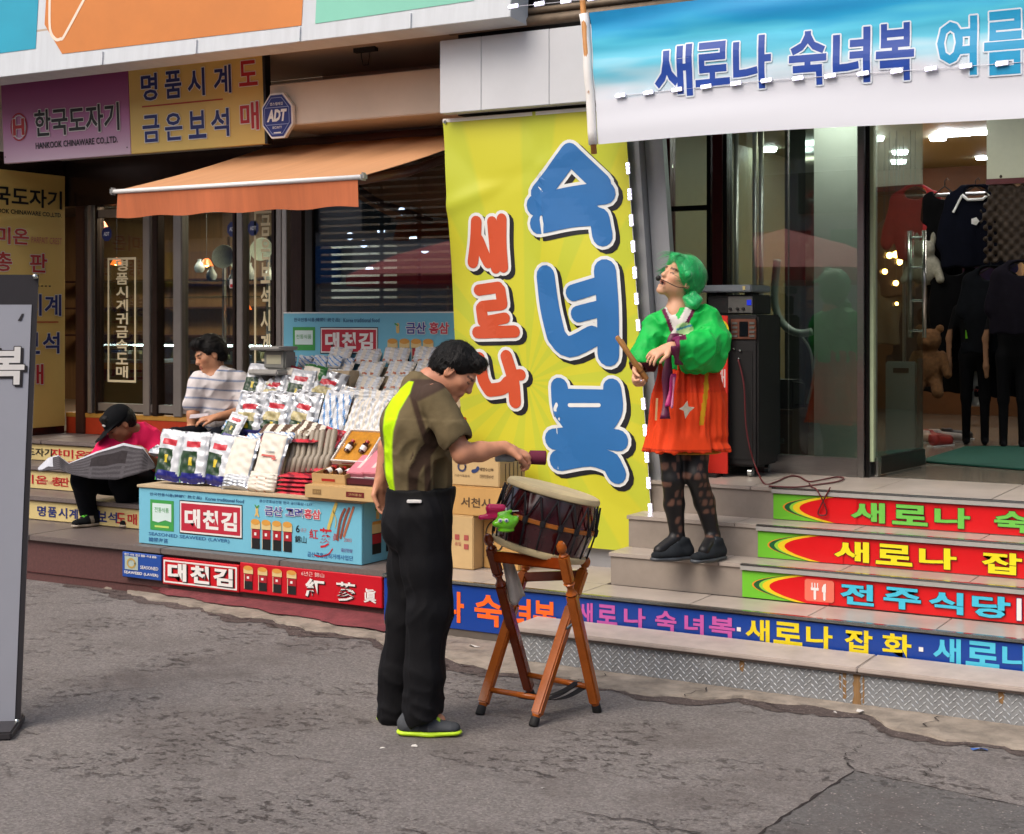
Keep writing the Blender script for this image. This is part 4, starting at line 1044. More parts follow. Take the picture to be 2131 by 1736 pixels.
# red strips on the entrance steps
G1, G2, G3 = flat('#6cbf2c'), flat('#0f5a2e'), flat('#e9c81e')
labs = ['red step strip with light blue lettering and fork-and-knife mark', 'red step strip with yellow lettering on the middle riser', 'red step strip with green lettering on the top riser']
for k in range(3):
    zb = (ZR if k == 0 else ZT[k - 1]) + .004; H = ZT[k] - .032 - zb; xs = -2.735; yy = YR[k] + .0055
    o = sign('red_step_strip', labs[k], 'sign', (xs, yy - .004, zb), 3.9, H, flat('#d3141a', rough=.3), 0, 0, .005, 'red strips on the entrance steps')
    rect(o, .0005, .30, .0005, H - .0005, G1, -.0015, 'print')
    def arc(x0, w, mm, y):
        P = [(x0 + .42 * (abs(t) ** 2.0) * 1.0, H / 2 + t * H * .5) for t in np.linspace(-1, 1, 17)]
        Q = [(x + w, z) for x, z in P]
        poly(o, P[::-1] + Q if False else [*P[::1], *Q[::-1]][::-1], mm, y, 'print')
    P = [(.115 + .235 * t * t, H / 2 + t * (H / 2 - .0005)) for t in np.linspace(-1, 1, 17)]
    def crescent(x0, x1, mm, y): 
        A = [(x0 + (.30 - x0) * t * t * .9, H / 2 + t * (H / 2 - .0005)) for t in np.linspace(-1, 1, 17)]
        B = [(x1 + (.33 - x1) * t * t * .9, H / 2 + t * (H / 2 - .0005)) for t in np.linspace(-1, 1, 17)]
        poly(o, B + A[::-1], mm, y, 'print')
    crescent(.052, .36, flat('#e08a28'), -.0024); crescent(.062, .36, G2, -.0032); crescent(.09, .36, flat('#8fcf3a'), -.004); crescent(.108, .36, G3, -.0048)
    A = [(.145 + .19 * t * t, H / 2 + t * (H / 2 - .0005)) for t in np.linspace(-1, 1, 17)]
    poly(o, [(.45, .0005), (.45, H - .0005)] + A[::-1], flat('#d3141a', rough=.3), -.0056, 'print')
    def X(px): return x_at(px, yy) - xs
    if k == 2:
        for ch, a, b in (('새', 1772, 1843), ('로', 1858, 1932), ('나', 1946, 2020), ('숙', 2070, 2145), ('녀', 2160, 2230)): lettering(o, ch, X(a), H * .12, X(b) - X(a), H * .76, flat('#6cc04a'), .035, -.006, outline=BLK, ow=.022)
    elif k == 1:
        for ch, a, b in (('새', 1737, 1810), ('로', 1824, 1900), ('나', 1914, 1992), ('잡', 2044, 2128), ('화', 2140, 2220)): lettering(o, ch, X(a), H * .12, X(b) - X(a), H * .76, flat('#ecdc1c'), .035, -.006, outline=BLK, ow=.022)
    else:
        for ch, a, b in (('전', 1750, 1820), ('주', 1840, 1918), ('식', 1934, 2006), ('당', 2024, 2104), ('1', 2117, 2127), ('층', 2134, 2200)): lettering(o, ch, X(a), H * .12, X(b) - X(a), H * .76, flat('#45bfdc') if ch not in '1층' else W_, .035, -.006, outline=BLK if ch not in '1층' else NAVY, ow=.022)
        a, b = X(1676), X(1737); c = (a + b) / 2
        poly(o, [(a + .01, H * .10), (b - .01, H * .10), (b, H * .16), (b, H * .84), (b - .01, H * .9), (a + .01, H * .9), (a, H * .84), (a, H * .16)], flat('#e2715c'), -.006, 'mark')
        [strokes(o, [g_], .012, W_, -.0075, name='mark') for g_ in ([(c - .022, H * .2), (c - .022, H * .55)], [(c + .026, H * .2), (c + .026, H * .5)])]
        for dx in (-.014, 0, .014): strokes(o, [[(c - .022 + dx, H * .56), (c - .022 + dx, H * .76)]], .005, W_, -.0075, name='mark')
        rect(o, c - .042, c - .002, H * .5, H * .6, W_, -.0078, 'mark'); poly(o, [(c + .014, H * .46), (c + .034, H * .46), (c + .034, H * .78), (c + .022, H * .74), (c + .014, H * .62)], W_, -.0078, 'mark')

# ------------------------------------------------------------------ tall yellow banner on the leaning pillar
bx0, bx1, bz0, bz1, by = -4.80, -3.60, .42, 2.905, 7.49
def bwarp(p):                                               # banner cloth: lean with the pillar, gentle ripples
    x, y, z = p; f = (z - bz0) / (bz1 - bz0); u = (x - bx0) / (bx1 - bx0)
    r = .010 * math.sin(9 * u + 2.2 * f) * math.sin(math.pi * f) + .006 * math.sin(17 * f + 5 * u) + .007 * math.exp(-((u - .53) / .012) ** 2) * 1.0
    r += .012 * math.exp(-(((f - .82 - .16 * (u - .2)) / .02) ** 2)) * (1 - u)
    return (x + lean(z), y - abs(r) * .8 - .004 - r * .3, z)
o = wthing('vertical_banner', 'tall yellow green banner with big blue and orange lettering on the pillar', 'banner', (-4.1, by, bz0))
nx, nz = 48, 96; q = MB(); V = []; F = []; mi = []
cxr, czr = -4.22, 1.35                                       # centre of the printed rays
for j in range(nz + 1):
    for i in range(nx + 1): V.append(bwarp((bx0 + (bx1 - bx0) * i / nx, by, bz0 + (bz1 - bz0) * j / nz)))
for j in range(nz):
    for i in range(nx): F.append((j * (nx + 1) + i, j * (nx + 1) + i + 1, (j + 1) * (nx + 1) + i + 1, (j + 1) * (nx + 1) + i))
q.add(V, F)
m_ban = bpy.data.materials.new('yellow_banner_print'); m_ban.use_nodes = True       # printed sunburst of two greens-yellows
n, l = m_ban.node_tree.nodes, m_ban.node_tree.links; pb = n['Principled BSDF']; pb.inputs['Roughness'].default_value = .45
tc = n.new('ShaderNodeTexCoord'); sp = n.new('ShaderNodeSeparateXYZ'); l.new(tc.outputs['Object'], sp.inputs[0])
def mth(op, a, b=None):
    q_ = n.new('ShaderNodeMath'); q_.operation = op
    for s, v in ((0, a), (1, b)):
        if v is None: continue
        l.new(v, q_.inputs[s]) if hasattr(v, 'links') else setattr(q_.inputs[s], 'default_value', v)
    return q_.outputs[0]
ang = mth('ARCTAN2', mth('SUBTRACT', sp.outputs['Z'], czr), mth('SUBTRACT', sp.outputs['X'], cxr))
ray = mth('SINE', mth('ADD', mth('MULTIPLY', ang, 17.0), mth('MULTIPLY', mth('SINE', mth('MULTIPLY', ang, 5.0)), .9)))
mr = n.new('ShaderNodeMapRange'); mr.inputs['From Min'].default_value = .05; mr.inputs['From Max'].default_value = .35; l.new(ray, mr.inputs['Value'])
rad = mth('MULTIPLY', mr.outputs['Result'], .75)
mx = n.new('ShaderNodeMix'); mx.data_type = 'RGBA'; mx.inputs[6].default_value = lin('#cac832'); mx.inputs[7].default_value = lin('#b8c438'); l.new(rad, mx.inputs['Factor'])
l.new(mx.outputs[2], pb.inputs['Base Color'])
q.build('cloth', m_ban, o, smooth=True)
q = MB(); q.add([bwarp((x, by - .0015, z)) for (x, z) in [(bx0 + (bx1 - bx0) * i / 24, zz_) for zz_ in (bz1 - .022, bz1) for i in range(25)]], [(i, i + 1, i + 26, i + 25) for i in range(24)]); q.build('hem', W_, o)
for (x, z) in ((bx0 + .02, bz1 - .02), (bx1 - .02, bz0 + .03), (bx0 + .02, bz0 + .03)):
    q = MB(); q.lathe([(.004, 0), (.010, 0), (.011, .002), (.010, .004), (.004, .004)], 12, M=Matrix.Translation(Vector(bwarp((x, by - .006, z)))) @ Matrix.Rotation(R(90), 4, 'X')); q.build('eyelet', m_nose, o)
# letters: brush strokes given in frame units (2131 wide), then put on the cloth
def fat(lines, w_px, core, grow):
    out = []
    for ln in lines:
        ww = w_px
        if isinstance(ln, tuple) and isinstance(ln[0], (int, float)) and isinstance(ln[1], list): ww, ln = ln
        P = []
        for px, py in ln:
            X = x_at(px, by); Z = z_at(py, X, by); P.append((X - lean(Z), Z))
        out.append({'w': ww / 361.0, 'p': smooth_line(P, 4) if len(P) > 2 else P})
    hh = dict(parent=o, width=0, warp=bwarp)
    strokes(lines=out, m=flat('#15151c'), y=by - .0012, grow=.022, off=(.022, -.020), **hh)
    strokes(lines=out, m=flat('#dfe2e0'), y=by - .0040, grow=.019, **hh)
    strokes(lines=out, m=flat(core), y=by - .0068, grow=.0, **hh)
BL, OR = '#2a6cab', '#c9502c'
fat([(44, [(1126, 403), (1150, 372), (1188, 320)]), (44, [(1188, 320), (1212, 344), (1254, 384)]),
     (46, [(1118, 428), (1190, 412), (1262, 402)]), (40, [(1196, 420), (1192, 446)]), (44, [(1124, 466), (1190, 452), (1236, 448)]), (46, [(1250, 456), (1256, 490)])], 44, BL, 0)
fat([(44, [(1138, 574), (1146, 640), (1160, 700)]), (44, [(1160, 700), (1186, 722), (1236, 700)]), (34, [(1196, 610), (1262, 590)]), (34, [(1206, 654), (1262, 640)]),
     (48, [(1262, 564), (1268, 640), (1268, 738)])], 44, BL, 0)
fat([(40, [(1166, 806), (1170, 850), (1186, 876)]), (40, [(1276, 808), (1280, 850), (1268, 876)]), (30, [(1178, 824), (1266, 826)]), (38, [(1186, 876), (1262, 880)]), (40, [(1178, 856), (1270, 858)]), (42, [(1226, 880), (1226, 908)]),
     (44, [(1156, 914), (1226, 908), (1290, 916)]), (44, [(1166, 958), (1230, 948), (1276, 962)]), (44, [(1276, 962), (1286, 984)])], 44, BL, 0)
strokes(o, [[(x_at(a_, by) - lean(z_at(b_, x_at(a_, by), by)), z_at(b_, x_at(a_, by), by)) for a_, b_ in ((1188, 843), (1250, 843))]], .022, flat('#dfe2e0'), by - .0085, warp=bwarp)
fat([(26, [(994, 462), (992, 500), (986, 546)]), (26, [(998, 500), (1010, 530), (1018, 546)]), (24, [(1026, 462), (1034, 558)]), (22, [(1030, 505), (1046, 503)]), (24, [(1046, 456), (1046, 505), (1050, 556)])], 26, OR, 0)
fat([(24, [(998, 604), (1040, 598)]), (26, [(1044, 604), (1048, 632)]), (24, [(1006, 638), (1046, 634)]), (26, [(1004, 642), (1008, 668)]), (24, [(1010, 670), (1054, 662)]), (22, [(1030, 670), (1030, 688)]), (26, [(998, 692), (1074, 690)])], 26, OR, 0)
fat([(28, [(1002, 746), (1010, 790), (1022, 812)]), (28, [(1022, 812), (1048, 808), (1060, 796)]), (28, [(1056, 742), (1070, 790), (1074, 836)]), (24, [(1066, 782), (1086, 780)])], 28, OR, 0)
fat_done = True

# ------------------------------------------------------------------ hanging blue banner over the entrance
hy_, hz0, hz1 = 7.20, 2.655, 3.37
hx0, hx1 = x_at(1245, hy_), -.55
def hwarp(p):
    x, y, z = p; f = (z - hz0) / (hz1 - hz0); u = x - hx0
    r = .008 * math.sin(14 * f + 1.1 * u) * (.3 + .7 * f) + .006 * math.sin(26 * f - 2.3 * u) * f * math.exp(-u * .6) + .01 * math.sin(2.2 * u)
    return (x - .05 * f * math.exp(-u * 2), y - r, z + .010 * math.sin(1.9 * u) * (1 - f))
o = wthing('hanging_banner', 'wide sky blue and white cloth banner with navy lettering over the entrance', 'banner', ((hx0 + hx1) / 2, hy_, hz0))
nx, nz = 90, 40; V = []; F = []
for j in range(nz + 1):
    for i in range(nx + 1): V.append(hwarp((hx0 + (hx1 - hx0) * i / nx, hy_, hz0 + (hz1 - hz0) * j / nz)))
for j in range(nz):
    for i in range(nx): F.append((j * (nx + 1) + i, j * (nx + 1) + i + 1, (j + 1) * (nx + 1) + i + 1, (j + 1) * (nx + 1) + i))
m_hb = bpy.data.materials.new('sky_banner_print'); m_hb.use_nodes = True              # printed sea-and-sky picture: blue above, white below
n, l = m_hb.node_tree.nodes, m_hb.node_tree.links; pb = n['Principled BSDF']; pb.inputs['Roughness'].default_value = .5
tc = n.new('ShaderNodeTexCoord'); sp = n.new('ShaderNodeSeparateXYZ'); l.new(tc.outputs['Object'], sp.inputs[0])
mp = n.new('ShaderNodeMapping'); mp.inputs['Scale'].default_value = (.8, 1, 5.5); mp.inputs['Rotation'].default_value = (0, R(-14), 0); l.new(tc.outputs['Object'], mp.inputs['Vector'])
nz_ = n.new('ShaderNodeTexNoise'); nz_.inputs['Scale'].default_value = 1.6; nz_.inputs['Detail'].default_value = 2; l.new(mp.outputs['Vector'], nz_.inputs['Vector'])
v = mth('ADD', mth('DIVIDE', mth('SUBTRACT', sp.outputs['Z'], hz0), hz1 - hz0), mth('MULTIPLY', mth('SUBTRACT', nz_.outputs['Fac'], .5), .42))
cr = n.new('ShaderNodeValToRGB'); l.new(v, cr.inputs['Fac'])
cr.color_ramp.elements[0].position = .34; cr.color_ramp.elements[0].color = lin('#d3d6de'); cr.color_ramp.elements[1].position = .97; cr.color_ramp.elements[1].color = lin('#1089c8')
for ps, c in ((.46, '#b4d3df'), (.58, '#57bcd6'), (.66, '#3fb0cf'), (.74, '#4cc0de'), (.84, '#18a0d4')):
    e = cr.color_ramp.elements.new(ps); e.color = lin(c)
l.new(cr.outputs['Color'], pb.inputs['Base Color'])
q = MB(); q.add(V, F); q.build('cloth', m_hb, o, smooth=True)
# rolled white sleeve with the wooden pole in it
q = MB(); q.tube([hwarp((hx0 - .028, hy_ - .004, hz0 + (hz1 - hz0) * k / 10)) for k in range(11)], .026, 10); q.build('pole_sleeve', W_, o, smooth=True)
q = MB(); a_, b_ = Vector(hwarp((hx0 - .028, hy_ - .004, hz0))), Vector(hwarp((hx0 - .028, hy_ - .004, hz1))); dd = (b_ - a_).normalized()
q.tube([a_ - dd * .05, b_ + dd * .10], .016, 10); q.build('wooden_pole', mat('pole_wood', '#b27a3e', .6, var=.2), o, smooth=True)
m_nv = flat('#14419a'); m_cy = flat('#1795c4')
def hbx(px, py): X = x_at(px, hy_); return X, z_at(py, X, hy_)
for ch, a, b, t, bo, mm in (('새', 1368, 1446, 92, 208, m_nv), ('로', 1452, 1523, 85, 185, m_nv), ('나', 1530, 1608, 72, 192, m_nv), ('숙', 1645, 1722, 62, 184, m_nv), ('녀', 1735, 1812, 55, 178, m_nv), ('복', 1824, 1903, 44, 172, m_nv), ('여', 1950, 2033, 30, 160, m_cy), ('름', 2048, 2134, 16, 156, m_cy), ('상', 2150, 2240, 4, 150, m_cy)):
    xa, zb = hbx(a, bo); xb, zt = hbx(b, t)
    lettering(o, ch, xa, zb, xb - xa, zt - zb, mm, .03, hy_ - .0025, outline=flat('#d6dfe8'), ow=.035, warp=hwarp)

# ------------------------------------------------------------------ LED chains
m_led = mat('led_emitter', '#ffffff', .4, var=0, emit='#dcd8ff', es=9)
m_ledb = mat('led_module', '#d8d8e0', .4, var=.05)
def led_chain(name, label, pts, step, size, dirv, nrm):
    o = wthing(name, label, 'light chain', pts[0])
    P = [Vector(p) for p in pts]; L = sum((P[i + 1] - P[i]).length for i in range(len(P) - 1))
    n_ = int(L / step); dirv = Vector(dirv).normalized(); nrm = Vector(nrm).normalized(); sd = dirv.cross(nrm)
    q = MB(); q.tube([p + nrm * .001 for p in P], .0015, 5); q.build('cable', mat('clear_cable', '#cfcfd6', .5), o)
    for i in range(n_ + 1):
        s = i * step; 
        for k in range(len(P) - 1):
            d = (P[k + 1] - P[k]).length
            if s <= d + 1e-6: c = P[k].lerp(P[k + 1], s / d); break
            s -= d
        M = Matrix((dirv, sd, nrm)).transposed().to_4x4(); M.translation = c + nrm * .008
        q = MB(); q.rbox(-size * .5, size * .5, -size * .2, size * .2, -.006, .004, .002, 0, M, 1)
        mod = q.build('module', m_ledb, o)
        q = MB()
        for t in (-.33, 0, .33): q.lathe([(size * .13, 0), (size * .12, .004), (size * .05, .007), (0, .0075)], 8, M=M @ Matrix.Translation((size * t, 0, .004)))
        q.build('diode', m_led, mod)
zs = np.linspace(z_at(1060, -3.43, 7.46), 2.60, 3)
led_chain('led_chain', 'vertical white LED chain down the right edge of the yellow banner', [(bx1 + lean(z) + .012, by - .03, z) for z in zs], .145, .066, (-SH, 0, 1), (0, -1, 0))
P = [hbx(px, py) for px, py in ((1298, 200), (1590, 172), (1880, 148), (2131, 127), (2230, 118))]
led_chain('led_chain', 'horizontal white LED chain across the blue hanging banner', [Vector(hwarp((x, hy_ - .006, z))) for x, z in P], .165, .060, (1, 0, 0.08), (0, -1, 0))
P = [pt(px, py, 7.16) for px, py in ((1070, 14), (1230, -2), (1400, -25))]
led_chain('led_chain', 'short white LED chain under the light box above the white panel', P, .165, .066, (1, 0, .05), (0, -1, 0))

# ------------------------------------------------------------------ grey standing sign in the left foreground
m_gs = mat('grey_sign_print', '#a3a6b0', .4, var=.05, scale=2); m_gd = mat('charcoal_print', '#343235', .4, var=.05)
pbR, ptR = pd(42, 1506, 6.2), pd(80, 572, 6.2)
o = wthing('standing_sign', 'tall grey standing sign with charcoal head cut by the left frame edge', 'sign', (pbR.x, pbR.y, 0))
dirx = Vector((C30, S30, 0)); rot = Matrix.Rotation(R(8), 4, 'Z'); dx = (rot @ dirx).normalized(); up = (ptR - pbR).normalized(); nr = dx.cross(up).normalized()
def SP(u, v, w=0.): return pbR + dx * u + up * v + nr * w      # u leftwards negative, v up, w away from viewer is -nr
Hs = (ptR - pbR).length
def sbox(name, u0, u1, v0, v1, w0, w1, m):
    q = MB(); q.add([SP(u, v, w) for w in (w0, w1) for v in (v0, v1) for u in (u0, u1)], [(0, 1, 3, 2), (4, 6, 7, 5), (0, 4, 5, 1), (2, 3, 7, 6), (0, 2, 6, 4), (1, 5, 7, 3)]); return q.build(name, m, o)
sbox('board', -.60, 0, 0, Hs, -.012, .0, m_gd)
sbox('face', -.58, -.022, .012, Hs - .125, .001, .003, m_gs)
for u, v in ((-.012, Hs - .008), (-.012, .012), (-.59, Hs - .008)):
    q = MB(); q.lathe([(0, .018), (.010, .016), (.013, 0), (0, 0)], 12, M=Matrix.Translation(SP(u, v)) @ nr.to_track_quat('Z', 'Y').to_matrix().to_4x4()); q.build('corner_clip', m_nose, o, smooth=True)
q = MB(); q.tube([SP(-.3, 0, -.02), SP(-.3, Hs * .6, -.03)], .014, 8); q.build('pole', m_chrome, o)
q = MB(); fc = SP(-.3, 0, -.02)
for a in (-.25, .25): q.tube([(fc.x, fc.y, .02), (fc.x + dx.x * a - nr.x * .0, fc.y + dx.y * a, .02)], .016, 8)
q.rbox(-.36, .30, -.2, .1, 0, .035, .008, M=Matrix.Translation((fc.x, fc.y, 0)) @ Matrix.Rotation(math.atan2(dx.y, dx.x), 4, 'Z')); q.build('base', m_gd, o)
def swarp(p): return tuple(SP(p[0], p[2], .004 - p[1]))
for ch, u, v, s in (('복', -.165, 1.415, .15), ('녀', -.33, 1.47, .15)):
    lettering(o, ch, u - .025, v, s, s * 1.05, W_, .032, -.001, shadow=m_gd, sh=(.06, -.05), outline=m_gd, ow=.022, warp=swarp)
poly(o, [(-.075, 1.68), (-.06, 1.68), (-.05, 1.71), (-.06, 1.71)], m_gd, -.001, 'print', warp=swarp)
poly(o, [(a[0], a[1]) for a in circle_pts(-.235, .72, .12, .15, 24)], flat('#1f4f93'), -.001, 'print', warp=swarp)
# ================================================================== AWNING
m_aw = mat('orange_awning_cloth', '#c0683c', .75, var=.14, scale=2, stretch=(9, .4, 1), sheen=.15)
m_awb = mat('white_bar', '#e6e6e4', .35, var=.05)
m_arm = mat('brown_arm', '#5d3a30', .5, var=.1)
ax0, ax1 = -6.76, -4.906
aw = wthing('awning', 'orange folding-arm awning with white front bar above the stall', 'awning', ((ax0 + ax1) / 2, 8.28, 2.94))
def awz(u, f): return 2.945 + (2.515 - 2.945) * f - .018 * math.sin(math.pi * f) - .004 * math.sin(9 * u)
q = MB(); V = []; F = []; nu, nf = 40, 16
for s in (0, -.004):
    for j in range(nf + 1):
        for i in range(nu + 1):
            u = i / nu; f = j / nf; V.append((ax0 + (ax1 - ax0) * u, 8.285 + (6.80 - 8.285) * f, awz(u * 3, f) + s))
N = (nu + 1) * (nf + 1)
for j in range(nf):
    for i in range(nu):
        a = j * (nu + 1) + i; F += [(a, a + nu + 1, a + nu + 2, a + 1), (a + N, a + 1 + N, a + nu + 2 + N, a + nu + 1 + N)]
q.add(V, F); q.build('canopy', mat('faded_awning_cloth', '#bd8a60', .8, var=.10, scale=2, stretch=(9, .4, 1)), aw, smooth=True)
q = MB(); V = []; F = []
for j in range(7):
    for i in range(61):
        u = i / 60; f = j / 6; V.append((ax0 + .01 - .03 * f * (1 - u) + (ax1 - ax0 - .02) * u, 6.785 + .012 * f * math.sin(11 * u) + .02 * f, 2.494 - .150 * f - .006 * math.sin(26 * u) * f))
for j in range(6):
    for i in range(60): a = j * 61 + i; F.append((a + 61, a + 62, a + 1, a))
q.add(V, F); q.build('valance', m_aw, aw, smooth=True)
q = MB(); q.tube([(ax0 - .02, 6.785, 2.505), (ax1 + .02, 6.785, 2.505)], .014, 12); q.build('front_bar', m_awb, aw, smooth=True)
for x in (ax0 - .03, ax1 + .03):
    q = MB(); q.rbox(x - .012, x + .012, 6.76, 6.815, 2.485, 2.53, .01); q.build('end_cap', mat('grey_cap', '#a3a3a0', .4), aw)
for x in (ax1 - .12, ax0 + .35):
    q = MB(); q.tube([(x, 6.82, 2.485), (x - .05, 7.5, 2.60), (x, 8.26, 2.83)], .028, 8); q.build('arm', m_arm, aw, smooth=True)
q = MB(); q.tube([(ax0, 8.24, 2.93), (ax1, 8.24, 2.93)], .045, 12); q.build('roller', m_arm, aw, smooth=True)
bx('wall_bracket', m_arm, ax0, ax1, 8.285, 8.299, 2.87, 2.98, aw)

# ================================================================== STALL
YF, ZF = 6.93, .672
sx0, sx1 = x_at(289, YF), x_at(753, YF)
m_sky = mat('pale_blue_sheet', '#74bcd4', .4, var=.05, scale=3, bump=.05, bscale=6)
m_ply = mat('pale_plywood', '#bda98a', .7, var=.15, scale=5, stretch=(1, 6, 6))
GRN = flat('#3f9a4a'); DGR = flat('#1f4a2c')
st = wthing('seaweed_stall', 'street stall with pale blue printed front panel and plywood tiers', 'stall', ((sx0 + sx1) / 2, YF + .4, ZL))
bx('front_panel', m_sky, sx0, sx1, YF, YF + .012, ZL + .004, ZF - .018, st, b=.002)
bx('side_panel', m_sky, sx1 - .012, sx1, YF + .013, 7.72, ZL + .004, ZF - .018, st, b=.002)
bx('end_panel', m_ply, sx0, sx0 + .012, YF + .013, 7.72, ZL + .004, ZF - .018, st)
bx('counter', m_ply, sx0 - .008, sx1 + .006, YF - .012, 7.30, ZF - .017, ZF, st, b=.003)
bx('tier', m_ply, sx0 + .36, sx1 + .006, 7.302, 7.55, ZF, .945, st, b=.003)
xt = x_at(672, 7.6)
bx('tier', m_ply, x_at(566, 7.56), xt, 7.553, 7.74, ZL + .3, 1.16, st, b=.003)
bx('tier', m_ply, x_at(583, 7.8), xt + .1, 7.745, 7.985, ZL + .3, 1.375, st, b=.003)
q = MB(); sl_ = [(7.555, .93), (7.985, 1.40), (7.985, ZL + .2), (7.555, ZL + .2)]
q.add([(xt + .002, y_, z_) for y_, z_ in sl_] + [(-4.86, y_, z_) for y_, z_ in sl_], [(0, 1, 2, 3), (7, 6, 5, 4), (0, 4, 5, 1), (1, 5, 6, 2), (2, 6, 7, 3), (3, 7, 4, 0)]); q.build('sloping_rack', m_ply, st)
def panel_print(o, yo, rx):
    """the stall's printed picture; rx maps a frame column to the panel's x"""
    H = ZF - .018 - ZL - .004; zb = ZL + .004
    def z(f): return zb + H * f
    y = yo - .002
    lettering(o, '한국전통식품(韓國傳統食品)', rx(312), z(.86), rx(420) - rx(312), H * .065, flat('#24507c'), .012, y); lettering(o, 'Korea traditional food', rx(428), z(.86), rx(508) - rx(428), H * .06, flat('#24507c'), .012, y)
    a, b = rx(313), rx(362); w = b - a
    rect(o, a, b, z(.26), z(.80), GRN, y, 'seal'); poly(o, [(a + w * .1, z(.42)), (a + w * .35, z(.40)), (a + w * .65, z(.45)), (a + w * .9, z(.42)), (a + w * .9, z(.74)), (a + w * .1, z(.74))], flat('#cfe3e0'), y - .0012, 'seal')
    lettering(o, '전통식품', a + w * .2, z(.58), w * .6, H * .09, GRN, .0, y - .0024); rect(o, a + w * .2, b - w * .2, z(.31), z(.345), flat('#b9d86a'), y - .0012, 'seal')
    a, b = rx(374), rx(505); w = b - a
    rect(o, a, b, z(.24), z(.83), BLK, y, 'name_board'); rect(o, a + .006, b - .006, z(.262), z(.812), W_, y - .0012, 'name_board'); rect(o, a + .016, b - .016, z(.295), z(.78), flat('#b9263a'), y - .0024, 'name_board')
    for i, ch in enumerate('대천김'): lettering(o, ch, a + w * (.09 + .29 * i), z(.36), w * .25, H * .33, W_, .045, y - .0036)
    lettering(o, 'SEASONED SEAWEED (LAVER)', rx(310), z(.14), rx(478) - rx(310), H * .075, flat('#2b5f94'), .012, y)
    lettering(o, '韓國海苔', rx(310), z(.04), rx(350) - rx(310), H * .085, flat('#2b5f94'), .01, y)
    lettering(o, '금산군홍삼전문 한국 금산홍삼-1577', rx(540), z(.90), rx(650) - rx(540), H * .05, flat('#24507c'), .01, y)
    for ch, c in (('금산', 552), ('고려', 595)): lettering(o, ch, rx(c), z(.69), rx(c + 36) - rx(c), H * .16, flat('#3a3f8e'), .03, y - .0012, outline=W_, ow=.05)
    lettering(o, '홍삼', rx(634), z(.69), rx(668) - rx(634), H * .16, flat('#c23a4e'), .03, y - .0012, outline=W_, ow=.05)
    c = rx(535); strokes(o, [[(c, z(.7)), (c, z(.8))]], .02, flat('#d9b870'), y, name='root_print'); strokes(o, [[(c - .012, z(.66)), (c, z(.74))]], .01, flat('#d9b870'), y - .001, name='root_print'); strokes(o, [[(c + .014, z(.66)), (c, z(.74))]], .01, flat('#d9b870'), y - .002, name='root_print'); strokes(o, [[(c - .014, z(.84)), (c, z(.80))]], .008, GRN, y, name='root_print'); strokes(o, [[(c + .014, z(.84)), (c, z(.80))]], .008, GRN, y - .001, name='root_print')
    jars(o, [rx(524), rx(546), rx(568), rx(590)], z(.10), (rx(544) - rx(524)) * .86, H * .50, y - .001)
    lettering(o, '6', rx(616), z(.44), rx(624) - rx(616), H * .13, BLK, .01, y); lettering(o, '년근', rx(626), z(.46), rx(638) - rx(626), H * .06, flat('#c26a6a'), .0, y); lettering(o, '錦山', rx(614), z(.27), rx(638) - rx(614), H * .12, BLK, .01, y)
    lettering(o, '紅', rx(644), z(.36), rx(662) - rx(644), H * .16, flat('#c2202c'), .01, y); lettering(o, '蔘', rx(664), z(.22), rx(690) - rx(664), H * .34, flat('#c2202c'), .02, y, shear=.1); lettering(o, '眞', rx(693), z(.36), rx(706) - rx(693), H * .12, flat('#c2202c'), .0, y)
    strokes(o, [smooth_line([(rx(692), z(.22)), (rx(684), z(.13)), (rx(668), z(.08)), (rx(655), z(.09))])], .008, flat('#c2202c'), y, name='lettering')
    for k in range(3):
        strokes(o, [smooth_line([(rx(736 - 9 * k), z(.93 - .02 * k)), (rx(727 - 9 * k), z(.72)), (rx(716 - 7 * k), z(.45 - .03 * k))])], .016, flat('#8a4a3a' if k else '#a8664a'), y - .0012 * k, name='root_print')
    strokes(o, [smooth_line([(rx(700), z(.97)), (rx(691), z(.75)), (rx(684), z(.56))])], .022, flat('#cdb45e'), y - .001, name='root_print')
    strokes(o, [smooth_line([(rx(694), z(.85)), (rx(700), z(.7)), (rx(698), z(.58))])], .005, flat('#cdb45e'), y - .001, name='root_print')
    lettering(o, '2003', rx(716), z(.36), rx(732) - rx(716), H * .06, flat('#b0636c'), .0, y)
    lettering(o, '금산군홍삼직거래사업단', rx(640), z(.055), rx(735) - rx(640), H * .085, flat('#2f5f9c'), .01, y); lettering(o, '금산인삼', rx(710), z(.19), rx(734) - rx(710), H * .06, flat('#6a4a8c'), .02, y)
panel_print(st, YF, lambda px: x_at(px, YF))
yy0 = sx1 + .002                                            # side: icon and jars, facing right
side = wthing('side_print_holder', 'x', 'x', (0, 0, 0)); bpy.data.objects.remove(side)
def side_rect(y0, y1, z0, z1, m, k=0):
    q = MB(); x = sx1 + .0015 + .0012 * k; q.add([(x, y0, z0), (x, y1, z0), (x, y1, z1), (x, y0, z1)], [(0, 1, 2, 3)]); q.build('jar_print', m, st)
for k in range(2):
    y = YF + .10 + .14 * k; z = ZL + .05
    side_rect(y, y + .09, z, z + .13, BLK); side_rect(y, y + .09, z + .06, z + .115, flat('#a81f2a'), 1); side_rect(y - .004, y + .094, z + .12, z + .18, flat('#dcc287'), 1); side_rect(y, y + .09, z + .172, z + .19, flat('#d69a45'), 2)
side_rect(YF + .14, YF + .17, ZL + .25, ZL + .30, flat('#d9b870')); side_rect(YF + .13, YF + .18, ZL + .30, ZL + .32, GRN)
